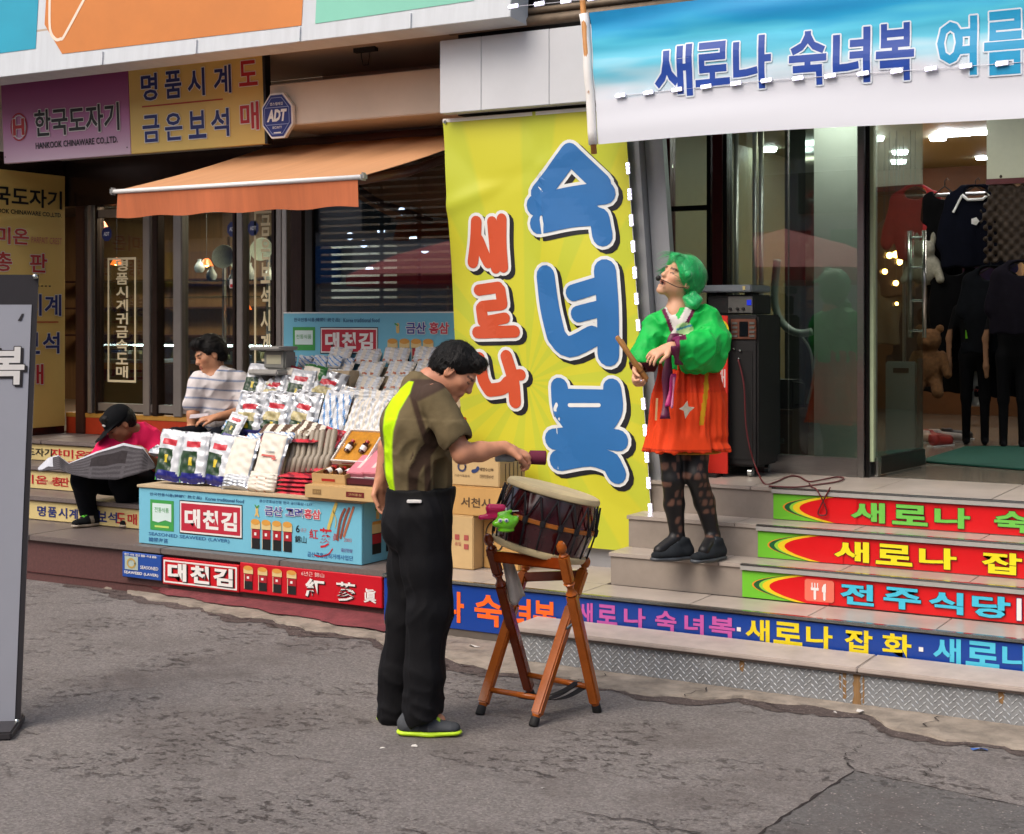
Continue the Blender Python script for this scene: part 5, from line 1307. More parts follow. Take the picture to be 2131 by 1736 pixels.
# tall printed board behind the goods
YBk = 7.99
p0, p1 = pt(590, 650, YBk), pt(590, 752, YBk)
o = wthing('back_board', 'pale blue printed board standing behind the stacked goods', 'sign', (p0.x, YBk, p1.z))
xr_ = -4.85; zt_, zb_ = p0.z, p1.z - .1
bx('board', m_sky, p0.x, xr_, YBk, YBk + .015, zb_, zt_, o, b=.002)
bx('leg', m_ply, p0.x + .1, p0.x + .14, YBk + .016, YBk + .06, ZL, zb_ + .2, o); bx('leg', m_ply, xr_ - .2, xr_ - .16, YBk + .016, YBk + .06, ZL, zb_ + .2, o)
def bX(px): return x_at(px, YBk)
def bZ(py, px=700): return z_at(py, bX(px), YBk)
y = YBk - .002
rect(o, p0.x, xr_, zt_ - .008, zt_, W_, y, 'edge')
lettering(o, '한국전통식품(韓國傳統食品)', bX(612), bZ(671), bX(708) - bX(612), .03, flat('#24507c'), .01, y); lettering(o, 'Korea traditional food', bX(715), bZ(671), bX(790) - bX(715), .028, flat('#24507c'), .01, y)
a, b = bX(610), bX(656); rect(o, a, b, bZ(730), bZ(681), GRN, y, 'seal'); rect(o, a + .018, b - .018, bZ(718), bZ(688), flat('#cfe3e0'), y - .0012, 'seal'); lettering(o, '전통식품', a + .03, bZ(706), b - a - .06, .03, GRN, 0., y - .0024)
a, b = bX(667), bX(787); w = b - a
rect(o, a, b, bZ(737, 727), bZ(681, 727), BLK, y, 'name_board'); rect(o, a + .005, b - .005, bZ(735, 727), bZ(683, 727), W_, y - .0012, 'name_board'); rect(o, a + .014, b - .014, bZ(732, 727), bZ(686, 727), flat('#b9263a'), y - .0024, 'name_board')
for i, ch in enumerate('대천김'): lettering(o, ch, a + w * (.09 + .29 * i), bZ(726, 727), w * .25, bZ(692, 727) - bZ(726, 727), W_, .045, y - .0036)
lettering(o, '금산', bX(846), bZ(695, 880), bX(887) - bX(846), .075, flat('#3a3f8e'), .03, y - .0012, outline=W_, ow=.05); lettering(o, '홍삼', bX(894), bZ(695, 880), bX(935) - bX(894), .075, flat('#c23a4e'), .03, y - .0012, outline=W_, ow=.05); lettering(o, '무', bX(945), bZ(695, 880), .06, .075, flat('#c23a4e'), .03, y - .0012)
c = bX(828); strokes(o, [[(c, bZ(690, 828)), (c, bZ(676, 828))]], .025, flat('#d9b870'), y, name='root_print'); strokes(o, [[(c - .02, bZ(674, 828)), (c + .0, bZ(677, 828))]], .01, GRN, y - .001, name='root_print')
jars(o, [bX(808), bX(833), bX(857), bX(882)], bZ(762, 850), (bX(830) - bX(808)) * .86, bZ(706, 850) - bZ(762, 850), y - .001)
lettering(o, '6', bX(915), bZ(728, 915), .03, .05, BLK, .01, y); lettering(o, '년근', bX(924), bZ(728, 915), .05, .03, RED, .01, y)

# ------------------------------------------------------------------ seaweed packs and boxes
FOIL = mat('silver_foil', '#b9bdc2', .28, metal=.75, var=.15, scale=25); FILM = mat('white_film', '#cdd1d6', .25, var=.06, scale=20, coat=.4)
PK = [FOIL, FILM, mat('leaf_print', '#223d24', .35, var=.5, scale=35), mat('bright_green_film', '#3f9b34', .3, var=.1), mat('navy_film', '#23267a', .3, var=.1), mat('red_label', '#c2323f', .35, var=.2, scale=40), mat('yellow_spot', '#cdb62c', .35), mat('cream_paper', '#d9d2c4', .5, var=.10, scale=18), mat('blue_print', '#5b8fc9', .35, var=.3, scale=25), mat('maroon_film', '#7d1f2e', .3, var=.1), mat('food_print', '#b5aa7c', .35, var=.5, scale=22), mat('dark_green_film', '#2c6a30', .3, var=.15), mat('brown_print', '#5a4334', .4, var=.4, scale=30), mat('rust_print', '#b06a4a', .4, var=.5, scale=45)]
def pack_mesh(name, w, h, t, fn, nu=18, nv=26, crinkle=.004, seed=0, seal=.05, amp=1.):
    rnd = random.Random(seed); ph = [rnd.uniform(0, 6.3) for _ in range(8)]
    q = MB(); V = []; F = []; mi = []
    for side in (-1, 1):
        for j in range(nv + 1):
            for i in range(nu + 1):
                u, v = i / nu, j / nv
                e = max(0, 1 - abs(2 * u - 1) ** 5) ** .5 * max(0, 1 - abs(2 * v - 1) ** 7) ** .5
                if v < seal or v > 1 - seal: e *= .12
                c = crinkle * (math.sin(23 * u + 17 * v + ph[0]) * math.sin(13 * v - 9 * u + ph[1]) + .7 * math.sin(31 * v + ph[2]) * math.sin(8 * u + ph[3]) + .6 * math.sin(47 * u + ph[4]) * (1 if (v < .2 or v > .8) else .25))
                V.append((w * (u - .5) * (1 - .02 * math.sin(6 * v + ph[5])), side * (t / 2 * e + c * (.25 + e)), h * v + .004 * math.sin(5 * u + ph[6])))
    N = (nu + 1) * (nv + 1)
    for s in (0, 1):
        for j in range(nv):
            for i in range(nu):
                a = j * (nu + 1) + i + s * N
                F.append((a, a + 1, a + nu + 2, a + nu + 1) if s == 0 else (a, a + nu + 1, a + nu + 2, a + 1))
                mi.append(fn((i + .5) / nu, (j + .5) / nv) if s == 0 else 0)
    for j in range(nv):
        for i in (0, nu):
            a = j * (nu + 1) + i; F.append((a, a + N, a + N + nu + 1, a + nu + 1) if i else (a, a + nu + 1, a + N + nu + 1, a + N)); mi.append(0)
    q.add(V, F); q.m = mi
    return q.mesh(name, PK, True)
def f_laver(u, v):
    if v > .93: return 1
    if v > .66: return 5 if (.22 < u < .8 and .70 < v < .80) else 1
    if u < .07: return 3
    if v < .20 and v < .10 + .14 * math.sin(math.pi * min(1, u * .95)): return 4
    if v < .62 and u < .68: return 6 if ((u - .45) ** 2 + (v - .42) ** 2 < .006) else 2
    return 1
def f_foil(u, v):
    if .56 < v < .70 and .25 < u < .78: return 5
    if v < .5 and .15 < u < .72 and v > .12: return 6 if ((u - .5) ** 2 + (v - .2) ** 2 < .005) else (10 if v > .3 else 2)
    if v < .12: return 4
    return 1 if (u * 7 + v * 3) % 2 < 1.2 else 0
def f_white(u, v): return 13 if (.08 < v < .20 and (u * 6) % 2 < .9) else 7 if (u * 5 + .3) % 1.7 < .9 else 1
def f_bluew(u, v): return 8 if ((u * 4.3 + v * 5.1) % 2 < .55 and .06 < v < .94) else 1
def f_redbag(u, v): return 9 if (u > .88 or v > .93 or v < .05) else 5 if (.5 < u < .8 and .14 < v < .22) else 10 if v < .55 else 7
def f_greenbag(u, v): return 11 if (u > .80 or v > .93 or v < .08) else 5 if (.35 < u < .6 and .25 < v < .30) else 10 if v < .6 else 7
def f_label(u, v): return 7 if (.06 < u < .94 and .05 < v < .95) else 0
def f_cream(u, v): return 13 if ((u * 9) % 3 < .5 and (v * 9) % 3 < .6) else 7
def f_brown(u, v): return 12 if (u * 6) % 2 < 1.1 else 7
def f_redp(u, v): return 5 if (u * 3 + v * 2) % 1.5 < 1.1 else 9
KIND = {'laver': (f_laver, .19, .30, .05, .004), 'foil': (f_foil, .225, .29, .07, .007), 'white': (f_white, .205, .125, .045, .005), 'bluew': (f_bluew, .10, .34, .03, .004), 'film': (f_white, .11, .28, .03, .006), 'redbag': (f_redbag, .17, .24, .05, .004), 'greenbag': (f_greenbag, .19, .25, .05, .004), 'label': (f_label, .20, .30, .05, .003), 'cream': (f_cream, .20, .12, .06, .003), 'small': (f_bluew, .11, .085, .03, .003), 'redp': (f_redp, .26, .14, .018, .002), 'brown': (f_brown, .26, .12, .025, .003), 'silver': (lambda u, v: 0 if v < .5 else 1, .22, .10, .06, .005)}
PM = {k: [pack_mesh(k + '_pack', a[1], a[2], a[3], a[0], crinkle=a[4], seed=s * 7 + len(k)) for s in range(3)] for k, a in KIND.items()}
pk_n = 0
def pack(kind, px, py, Y, tilt, label, rz=0., roll=0., group=None, sc=1., cat='seaweed pack', lift=0.):
    """(px, py): where the middle of its lower edge is seen; Y: distance from the street line"""
    global pk_n
    p = pt(px, py, Y); o = link(kind_name[kind], PM[kind][pk_n % 3], None, (p.x, Y, p.z + lift), (-R(tilt), R(roll), R(rz))); o.scale = (sc, sc, sc); pk_n += 1
    return tag(o, label, cat, group)
kind_name = {'laver': 'laver_pack', 'foil': 'foil_pack', 'white': 'white_pack', 'bluew': 'blue_white_pack', 'film': 'film_pack', 'redbag': 'red_bag', 'greenbag': 'green_bag', 'label': 'labelled_pack', 'cream': 'cream_pack', 'small': 'small_pack', 'redp': 'red_packet', 'brown': 'brown_packet', 'silver': 'silver_pack'}
G = 'laver packs along the stall front'
pack('laver', 347, 1001, 7.02, 12, 'green and white laver pack at the left end of the stall front', 0, 1, G, 1.08)
pack('laver', 399, 1006, 7.02, 13, 'green and white laver pack second from the left on the stall front', 3, -2, G, 1.08)
pack('laver', 447, 1010, 7.04, 14, 'green and white laver pack beside the white labelled pack', -2, 3, G, 1.06)
for i, (px, py) in enumerate(((338, 934), (395, 932), (450, 930), (500, 925))):
    pack('silver', px, py, 7.22, 75, 'silver pack lying flat behind the front laver packs, ' + ['first from the left', 'second from the left', 'third from the left', 'nearest the labelled packs'][i], random.Random(i).uniform(-12, 12), 0, 'flat silver packs behind the front row', 1., lift=-.03)
pack('label', 490, 1004, 7.02, 22, 'silver pack with large white paper label leaning on the stall front', 4, 3, None, .98)
pack('silver', 488, 1019, 6.99, 25, 'silver pack lying under the white labelled pack', 0, 0, None, .95)
lb_ = pack('label', 552, 1000, 7.03, 20, 'foil pack with white label and red print next to the brown bundles', 2, 3, None, 1.0)
rect(lb_, -.05, .05, .14, .152, flat('#c2554a'), -.034, 'print'); rect(lb_, -.03, .04, .17, .176, flat('#9a9a9a'), -.034, 'print'); rect(lb_, .03, .06, .125, .137, flat('#c2554a'), -.034, 'print')
pack('cream', 542, 1024, 6.98, 18, 'cream flowered pack at the foot of the second labelled pack', 3, 2)
G = 'large foil packs on the second tier'
pack('foil', 512, 906, 7.38, 16, 'large foil laver pack nearest to the striped-shirt man', 6, 4, G)
pack('foil', 567, 907, 7.38, 18, 'large foil laver pack in the middle of the second tier', 2, 2, G)
pack('foil', 623, 908, 7.38, 16, 'large foil laver pack beside the blue and white packs', -3, 5, G)
pack('laver', 473, 915, 7.26, 30, 'small green laver pack tilted beside the large foil packs', 10, 14, None, .62)
G = 'blue and white packs on the second tier'
for i, px in enumerate((664, 692)): pack('bluew', px, 922, 7.36, 20, ['long blue and white pack on the left of its pair', 'long blue and white pack on the right of its pair'][i], 3, 6, G)
G = 'clear film packs on the second tier'
for i, px in enumerate((724, 750, 776)): pack('film', px, 920, 7.38, 22, ['clear film pack next to the blue and white packs', 'clear film pack in the middle of three', 'clear film pack nearest to the man in the brown shirt'][i], 2, 8, G)
pack('redbag', 590, 836, 7.62, 16, 'food bag with maroon edge at the left end of the third tier', 4, 4)
pack('greenbag', 640, 838, 7.62, 16, 'food bag with green edge on the third tier', -3, 5)
G = 'white packs in the back grid'
order = ['top', 'second', 'third', 'bottom']
for c, (px, n_) in enumerate(((700, 3), (763, 4), (826, 4), (884, 4))):
    for r_ in range(n_):
        tier_y = 7.60 + .085 * (3 - r_)
        pack('white', px - 4 * r_, 785 + 31 * r_ - c * .5, tier_y, 40, f"white paper-wrapped pack in the {['first', 'second', 'third', 'last'][c]} grid column, {order[r_]} row", random.uniform(-3, 3), 0, G, .98 if c else .95)
for i, px in enumerate((600, 632, 664, 694)):
    pack('small', px, 765, 7.86, 20, 'small blue and white packet on the top tier, ' + ['first', 'second', 'third', 'fourth'][i] + ' from the left', 0, 0, 'small packets on the top tier')
for i, (px, py) in enumerate(((570, 903), (612, 905))): pack('brown', px, py, 7.20, 62, ['brown and white printed packet lying in front of the foil packs', 'brown and white printed packet lying near the blue packs'][i], 8 - 14 * i, 0, None, .9)
for i, (px, py) in enumerate(((560, 918), (618, 920))): pack('redp', px, py, 7.15, 80, ['red packet lying above the labelled packs', 'red packet lying above the brown bundles'][i], 5 - 12 * i)
G = 'loose packs heaped on the tiers'
rp = random.Random(21); heap = [('laver', 520, 838, 7.54), ('redbag', 560, 838, 7.55), ('greenbag', 540, 830, 7.58), ('small', 470, 896, 7.33), ('small', 486, 884, 7.36), ('greenbag', 665, 842, 7.56), ('white', 690, 850, 7.50), ('white', 740, 848, 7.50), ('white', 790, 846, 7.50), ('brown', 640, 912, 7.24), ('redp', 665, 926, 7.2), ('small', 590, 922, 7.14), ('silver', 700, 940, 7.2), ('small', 655, 760, 7.88), ('small', 716, 764, 7.9), ('white', 700, 760, 7.93), ('white', 760, 758, 7.94), ('white', 820, 757, 7.94), ('white', 880, 758, 7.94), ('foil', 560, 850, 7.52), ('laver', 612, 852, 7.52), ('foil', 660, 850, 7.54), ('film', 700, 880, 7.46), ('film', 735, 880, 7.46), ('film', 770, 880, 7.46), ('bluew', 645, 915, 7.42), ('silver', 430, 925, 7.2), ('silver', 372, 925, 7.25), ('small', 520, 925, 7.12)]
near_ = ['beside the maroon-edged bag', 'behind the middle foil pack', 'under the maroon-edged bag', 'at the seller\'s elbow', 'just above the tilted green pack', 'under the green-edged bag', 'below the first grid column', 'below the second grid column', 'below the third grid column', 'above the brown rolls', 'near the gold-lined case', 'above the second labelled pack', 'behind the gold-lined case', 'next to the green-edged bag top', 'at the top of the first grid column', 'crowning the first grid column', 'crowning the second grid column', 'crowning the third grid column', 'crowning the last grid column', 'in the rear foil row, first', 'in the rear foil row, second', 'in the rear foil row, third', 'behind the blue and white pair', 'behind the middle film pack', 'behind the last film pack', 'left of the blue and white pair', 'behind the third laver pack', 'behind the first laver pack', 'behind the first labelled pack']
for (k_, px_, py_, Y_), nr_ in zip(heap, near_):
    pack(k_, px_, py_, Y_, rp.uniform(22, 48) if k_ != 'silver' else rp.uniform(50, 75), {'silver': 'silver', 'foil': 'silver', 'laver': 'green and white', 'redbag': 'maroon-edged', 'greenbag': 'green-edged', 'brown': 'brown-striped', 'redp': 'red'}.get(k_, 'white') + ' pack heaped ' + nr_, rp.uniform(-14, 14), rp.uniform(-8, 8), G, rp.uniform(.85, 1.0))
# bundle of brown wrapped sticks: each roll its own thing is one bundle piece
m_roll = mat('wrapped_roll', '#8f8474', .5, var=.3, scale=30, stretch=(1, 1, .3))
for i in range(8):
    p = pt(597 + 11.5 * i, 986 - .6 * i, 7.12); q = MB()
    q.tube([(0, 0, 0), (0, .03, .08), (.002, .05, .10), (0, .09, .23), (0, .095, .25)], [.020, .021, .018, .020, .012], 10)
    o = q.build('wrapped_roll', m_roll, None, (p.x, 7.12, p.z), (0, 0, R(3 * (i % 3 - 1))), smooth=True)
    tag(o, 'brown paper-wrapped roll of laver, ' + ['first', 'second', 'third', 'fourth', 'fifth', 'sixth', 'seventh', 'eighth'][i] + ' from the labelled packs', 'roll', 'brown rolls on the stall')
for i in range(5):
    p = pt(607, 1029 - 8.5 * i, 6.99); o = link('red_packet', PM['redp'][i % 3], None, (p.x, 6.99 - .01 + .012 * i, p.z), (-R(84), 0, R(-4 + 3 * i)))
    tag(o, 'red packet in the stack at the counter edge, ' + ['lowest', 'second', 'middle', 'fourth', 'topmost'][i], 'packet', 'stacked red packets')
p = pt(652, 980, 7.12); o = link('red_packet', PM['redp'][0], None, (p.x, 7.10, p.z), (-R(70), 0, R(-10))); tag(o, 'red and black packet lying beside the gilt ginseng tray', 'packet')
# open gift trays
m_gold = mat('gold_satin', '#c08428', .35, metal=.2, var=.25, scale=30, bump=.2); m_box = mat('kraft_tray', '#c2a06c', .7, var=.10, scale=6); m_dk = flat('#3a0d14')
def bottle(o, M):
    q = MB(); q.lathe([(0, 0), (.018, 0), (.019, .055), (.012, .065), (.012, .07)], 12, M=M); q.build('bottle', mat('dark_bottle', '#3a1210', .15), o, smooth=40)
    q = MB(); q.lathe([(.0135, .07), (.0135, .085), (0, .088)], 12, M=M); q.build('bottle_cap', mat('red_cap', '#a8231f', .3), o, smooth=40)
    q = MB(); q.lathe([(.0195, .015), (.0195, .045)], 12, M=M); q.build('bottle_label', W_, o)
def tray(name, label, px, py, Y, w, d, h, tilt, rz, mo, n_b):
    p = pt(px, py, Y); o = thing(name, label, 'gift box', (p.x, Y, p.z), rot=(R(tilt), 0, R(rz)))
    t = .008
    bx('base', mo, -w / 2, w / 2, 0, d, 0, t, o)
    for a in ((-w / 2, w / 2, 0, t), (-w / 2, w / 2, d - t, d), (-w / 2, -w / 2 + t, t, d - t), (w / 2 - t, w / 2, t, d - t)): bx('rim', mo, *a, t, h, o, b=.002)
    bx('satin_lining', m_gold, -w / 2 + t, w / 2 - t, t, d - t, t, h * .6, o)
    for i in range(n_b):
        M = Matrix.Translation((-w / 2 + w * (i + .7) / (n_b + .4), d * .28, h * .6 + .012)) @ Matrix.Rotation(R(-80), 4, 'X') @ Matrix.Rotation(R(12), 4, 'Y')
        bottle(o, M)
    rect(o, -w * .2, w * .2, h * .3, h * .55, flat('#a8231f'), -.002, 'print')
    return o
tray('ginseng_tray', 'open kraft gift tray with dark bottles on gold lining at the counter edge', 684, 1008, 6.96, .24, .24, .06, 8, 0, m_box, 3)
tray('ginseng_case', 'open white gift case with gold lining leaning behind the pink boxes', 728, 968, 7.12, .26, .26, .035, 42, -2, W_, 2)
m_pinkb = mat('pink_gift_paper', '#cf7f8c', .4, var=.15, scale=14)
for i, (px, lab) in enumerate(((738, 'pink gift box on the left of the tilted pair'), (768, 'pink gift box on the right of the tilted pair'))):
    p = pt(px, 1000, 7.0); o = thing('pink_gift_box', lab, 'gift box', (p.x, 7.0 + .02, p.z + .0), rot=(R(30), 0, R(-2)), group='pink gift boxes')
    q = MB(); q.rbox(-.062, .062, 0, .24, 0, .05, .004); q.build('lid', m_pinkb, o)
    for k in range(4): rect(o, -.02, .02, .0, .001, W_, -.002, 'line') if False else None
    lettering(o, '홍삼', 0, 0, .03, .03, flat('#f0d4cf'), .0, -.001) if False else None
    q = MB(); q.add([(-.012, .05, .0512), (.012, .05, .0512), (.012, .19, .0512), (-.012, .19, .0512)], [(0, 1, 2, 3)]); q.build('print', flat('#e8c4c0'), o)
    bx('front_strip', W_, -.0615, .0615, -.003, 0, .0, .02, o)
p = pt(752, 1010, 6.97); o = thing('maroon_gift_box', 'flat maroon gift box under the pink boxes', 'gift box', (p.x, 6.97, p.z))
q = MB(); q.rbox(-.135, .135, 0, .20, -.0, .034, .004); q.build('lid', flat('#4a0f1c'), o); bx('base', mat('maroon_base', '#380a14', .4), -.13, .13, .004, .196, -.006, -.001, o)
for i, (pa, pb_, lab) in enumerate(((634, 690, 'small kraft carton overhanging the counter, left of two'), (688, 806, 'long kraft carton overhanging the counter, right of two'))):
    xa, xb = x_at(pa, 6.89), x_at(pb_, 6.89); z0 = ZF + .002
    o = thing('kraft_carton', lab, 'carton', (xa, 6.89 - .012 * i, z0), group='kraft cartons at the counter edge')
    q = MB(); q.rbox(0, xb - xa - .004, 0, .23, 0, .075, .003); q.build('carton_body', m_box, o)
    rect(o, (xb - xa) * .3, (xb - xa) * .62, .022, .052, flat('#6a1a1c') if i else flat('#8a6c42'), -.0015, 'print'); lettering(o, '고려홍삼' if i else '금산', (xb - xa) * .34, .03, (xb - xa) * .24, .014, flat('#c9a46a'), .0, -.003)
# weighing scale on a post at the stall's end
p = pt(560, 905, 7.62)
sc_ = wthing('weighing_scale', 'grey weighing scale on a dark post behind the stall end', 'scale', (p.x, 7.62, p.z)); m_sc = mat('scale_grey', '#b0aea8', .45, var=.1)
zc = z_at(780, p.x, 7.62)
q = MB(); q.lathe([(.10, 0), (.09, .02), (.03, .04), (.025, zc - p.z - .05), (.06, zc - p.z)], 14, M=Matrix.Translation((p.x, 7.62, p.z))); q.build('post', m_black, sc_, smooth=40)
q = MB(); q.rbox(p.x - .12, p.x + .13, 7.54, 7.75, zc, zc + .035, .01); q.build('tray', m_sc, sc_)
q = MB(); q.rbox(p.x - .05, p.x + .13, 7.62, 7.74, zc + .036, zc + .16, .012); q.build('body', mat('scale_dark', '#85857f', .4), sc_)
q = MB(); q.rbox(p.x - .12, p.x + .14, 7.55, 7.76, zc + .161, zc + .185, .01); q.build('pan', m_sc, sc_)
rect(sc_, p.x - .02, p.x + .10, zc + .07, zc + .13, flat('#b9b59a'), 7.618, 'dial')

# ================================================================== CARDBOARD BOXES
m_card = mat('cardboard', '#bf9457', .8, var=.10, scale=5, bump=.03); m_card2 = mat('pale_cardboard', '#c2a473', .8, var=.10, scale=5, bump=.03); m_tape = mat('brown_tape', '#a5752a', .3, var=.08)
def carton(label, x0, x1, y0, y1, z0, z1, m, rz=0.):
    o = thing('cardboard_box', label, 'box', (x0, y0, z0), R(rz), group='cardboard boxes beside the stall'); w, d, h = x1 - x0, y1 - y0, z1 - z0
    q = MB(); q.rbox(0, w, 0, d, 0, h, .005); q.build('carton_body', m, o)
    for a in (0, 1): q = MB(); q.rbox(.004, w - .004, .004 + a * d / 2, d / 2 - .002 + a * (d / 2 - .003), h - .0, h + .004, .001, seg=1); q.build('flap', m, o)
    return o, w, d, h
def side_sheet(o, x, y0, y1, z0, z1, m, name='print'):
    q = MB(); q.add([(x, y0, z0), (x, y1, z0), (x, y1, z1), (x, y0, z1)], [(0, 1, 2, 3)]); return q.build(name, m, o)
o, w, d, h = carton('pale upright cardboard box with brown tape at the bottom of the pile', -4.78, -4.325, 7.06, 7.36, ZR + .002, .608, m_card2)
rect(o, w - .19, w - .155, h * .78, h - .006, m_tape, -.002, 'tape'); rect(o, w - .19, w - .145, .006, h * .2, m_tape, -.002, 'tape')
INKB = flat('#5a4630'); INKR = flat('#a5504a')
for k, (x, z) in enumerate(((.12, .55), (.06, .55), (.06, .38))): rect(o, w - x, w - x + .03, h * z, h * z + .03, INKR, -.002, 'print')
lettering(o, '품질', w - .12, h * .44, .04, .02, INKR, 0., -.002)
o, w, d, h = carton('orange cardboard box with a black ring print beside the pale one', -4.318, -4.09, 7.16, 7.44, ZR + .002, .606, m_card)
strokes(o, [circle_pts(.075, h * .62, .06, .085, 24) + [circle_pts(.075, h * .62, .06, .085, 24)[0]]], .008, BLK, -.002, name='print'); strokes(o, [[(.06, h * .55), (.06, h * .7)]], .012, BLK, -.002, name='print'); lettering(o, '명품김', .02, h * .18, .13, .03, BLK, .02, -.002)
o, w, d, h = carton('wide cardboard box with brush lettering in the middle of the pile', -4.80, -4.13, 7.07, 7.42, .612, .772, m_card)
lettering(o, '충남 보령시', w * .10, h * .30, w * .30, .055, INKB, .02, -.002); lettering(o, '안', w * .44, h * .34, .05, .055, INKB, .02, -.002); lettering(o, '서천시', w * .58, h * .30, .19, .055, INKB, .02, -.002)
o, w, d, h = carton('cardboard box with round and swoosh logos on top of the pile', -4.72, -4.168, 7.08, 7.37, .778, .938, m_card2)
strokes(o, [circle_pts(w * .56, h * .66, .024, .024, 18) + [circle_pts(w * .56, h * .66, .024, .024, 18)[0]]], .012, flat('#47465e'), -.002, name='logo'); lettering(o, '가공식품협회', w * .47, h * .30, .10, .014, INKB, 0., -.002)
strokes(o, [smooth_line([(w * .69, h * .52), (w * .73, h * .55), (w * .75, h * .64)])], .02, flat('#2f3f6a'), -.002, name='logo'); lettering(o, '해양수산부', w * .77, h * .54, .09, .02, INKB, .02, -.002); lettering(o, '친환경인증농수산', w * .77, h * .30, .09, .02, INKB, .01, -.002)
for k in range(5): side_sheet(o, w + .002, .06 + .045 * k, .07 + .045 * k, h * (.2 + .1 * (k % 2)), h * .8, INKB)
p_ = Vector((-4.52, 7.2, .945))
# things on the box: folded orange packet and a black case against the wall, partly behind the man's head
o = thing('orange_packet', 'orange and white packet standing on the boxes behind the leaning man', 'packet', (-4.62, 7.28, .944), R(-8))
q = MB(); q.rbox(-.09, .09, 0, .05, 0, .20, .006); q.build('packet_body', flat('#c9521f'), o); rect(o, -.05, .05, .05, .13, W_, -.002, 'print'); rect(o, -.06, .03, .14, .18, flat('#e0a02a'), -.002, 'print')
# ================================================================== DRUM, STAND, TOY
m_shell = mat('dark_red_lacquer', '#3d0f16', .18, var=.45, scale=3.5, coat=.6); m_skin = mat('drum_hide', '#cbb98e', .6, var=.14, scale=9, bump=.1)
m_rope = mat('black_rope', '#17161a', .8, var=.2, bump=.4, bscale=200); m_ring = mat('orange_ring_wood', '#a8601f', .35, var=.2)
dc = pd(1137, 1082, 6.47)
# tilt: right end lower, head turned a little towards the street
dirr = Vector((C30, S30, 0)); vdir = Vector((-S30, C30, 0))
axis = (Vector((0, 0, 1)) + dirr * .26 - vdir * -.02).normalized()
q3 = axis.to_track_quat('Z', 'Y')
drum = thing('drum', 'barrel drum with cream hide heads, dark red shell and black rope lacing', 'drum', dc, rot=q3.to_euler())
R0, R1, HH = .196, .214, .128
q = MB(); q.lathe([(R0 - .004, -HH), (R0 + .006, -HH * .6), (R1, -HH * .15), (R1, HH * .15), (R0 + .006, HH * .6), (R0 - .004, HH)], 48); q.build('shell', m_shell, drum, smooth=50)
for s, nm in ((1, 'drumhead'), (-1, 'drumhead')):
    q = MB(); pr = [(R0 + .006, HH * .90), (R0 + .012, HH * .93), (R0 + .013, HH), (R0 + .006, HH + .013), (R0 - .008, HH + .018), (R0 - .03, HH + .019), (.08, HH + .018), (0, HH + .018)]
    if s < 0: pr = [(r, -z) for r, z in pr][::-1]
    q.lathe(pr, 48); q.build(nm, m_skin, drum, smooth=40)
q = MB(); q.lathe([(R1 + .001, -.010), (R1 + .010, -.007), (R1 + .010, .007), (R1 + .001, .010)], 48); q.build('hoop', m_ring, drum, smooth=30)
NR = 18
for i in range(NR):
    a0, a1, a2 = [2 * math.pi * (i + k) / NR for k in (0, .5, 1)]
    q = MB()
    for aa, ab, z0, z1 in ((a0, a1, HH * .86, 0), (a1, a2, 0, HH * .86)):
        q.tube([((R0 + .018) * math.cos(aa) if z0 else (R1 + .012) * math.cos(aa), (R0 + .018) * math.sin(aa) if z0 else (R1 + .012) * math.sin(aa), z0), ((R1 + .006) * math.cos((aa + ab) / 2), (R1 + .006) * math.sin((aa + ab) / 2), (z0 + z1) / 2), ((R0 + .018) * math.cos(ab) if z1 else (R1 + .012) * math.cos(ab), (R0 + .018) * math.sin(ab) if z1 else (R1 + .012) * math.sin(ab), z1)], .0042, 6)
    q.tube([((R1 + .012) * math.cos(a1), (R1 + .012) * math.sin(a1), 0), ((R1 + .007) * math.cos(a1), (R1 + .007) * math.sin(a1), -HH * .45), ((R0 + .018) * math.cos(a1), (R0 + .018) * math.sin(a1), -HH * .88)], .0042, 6)
    q.build('rope_lacing', m_rope, drum, smooth=True)
    q = MB(); M = Matrix.Rotation(a1, 4, 'Z') @ Matrix.Translation((R1 + .012, 0, 0)); q.rbox(-.010, .008, -.012, .012, -.016, .016, .005, M=M); q.build('rope_knot', m_rope, drum)

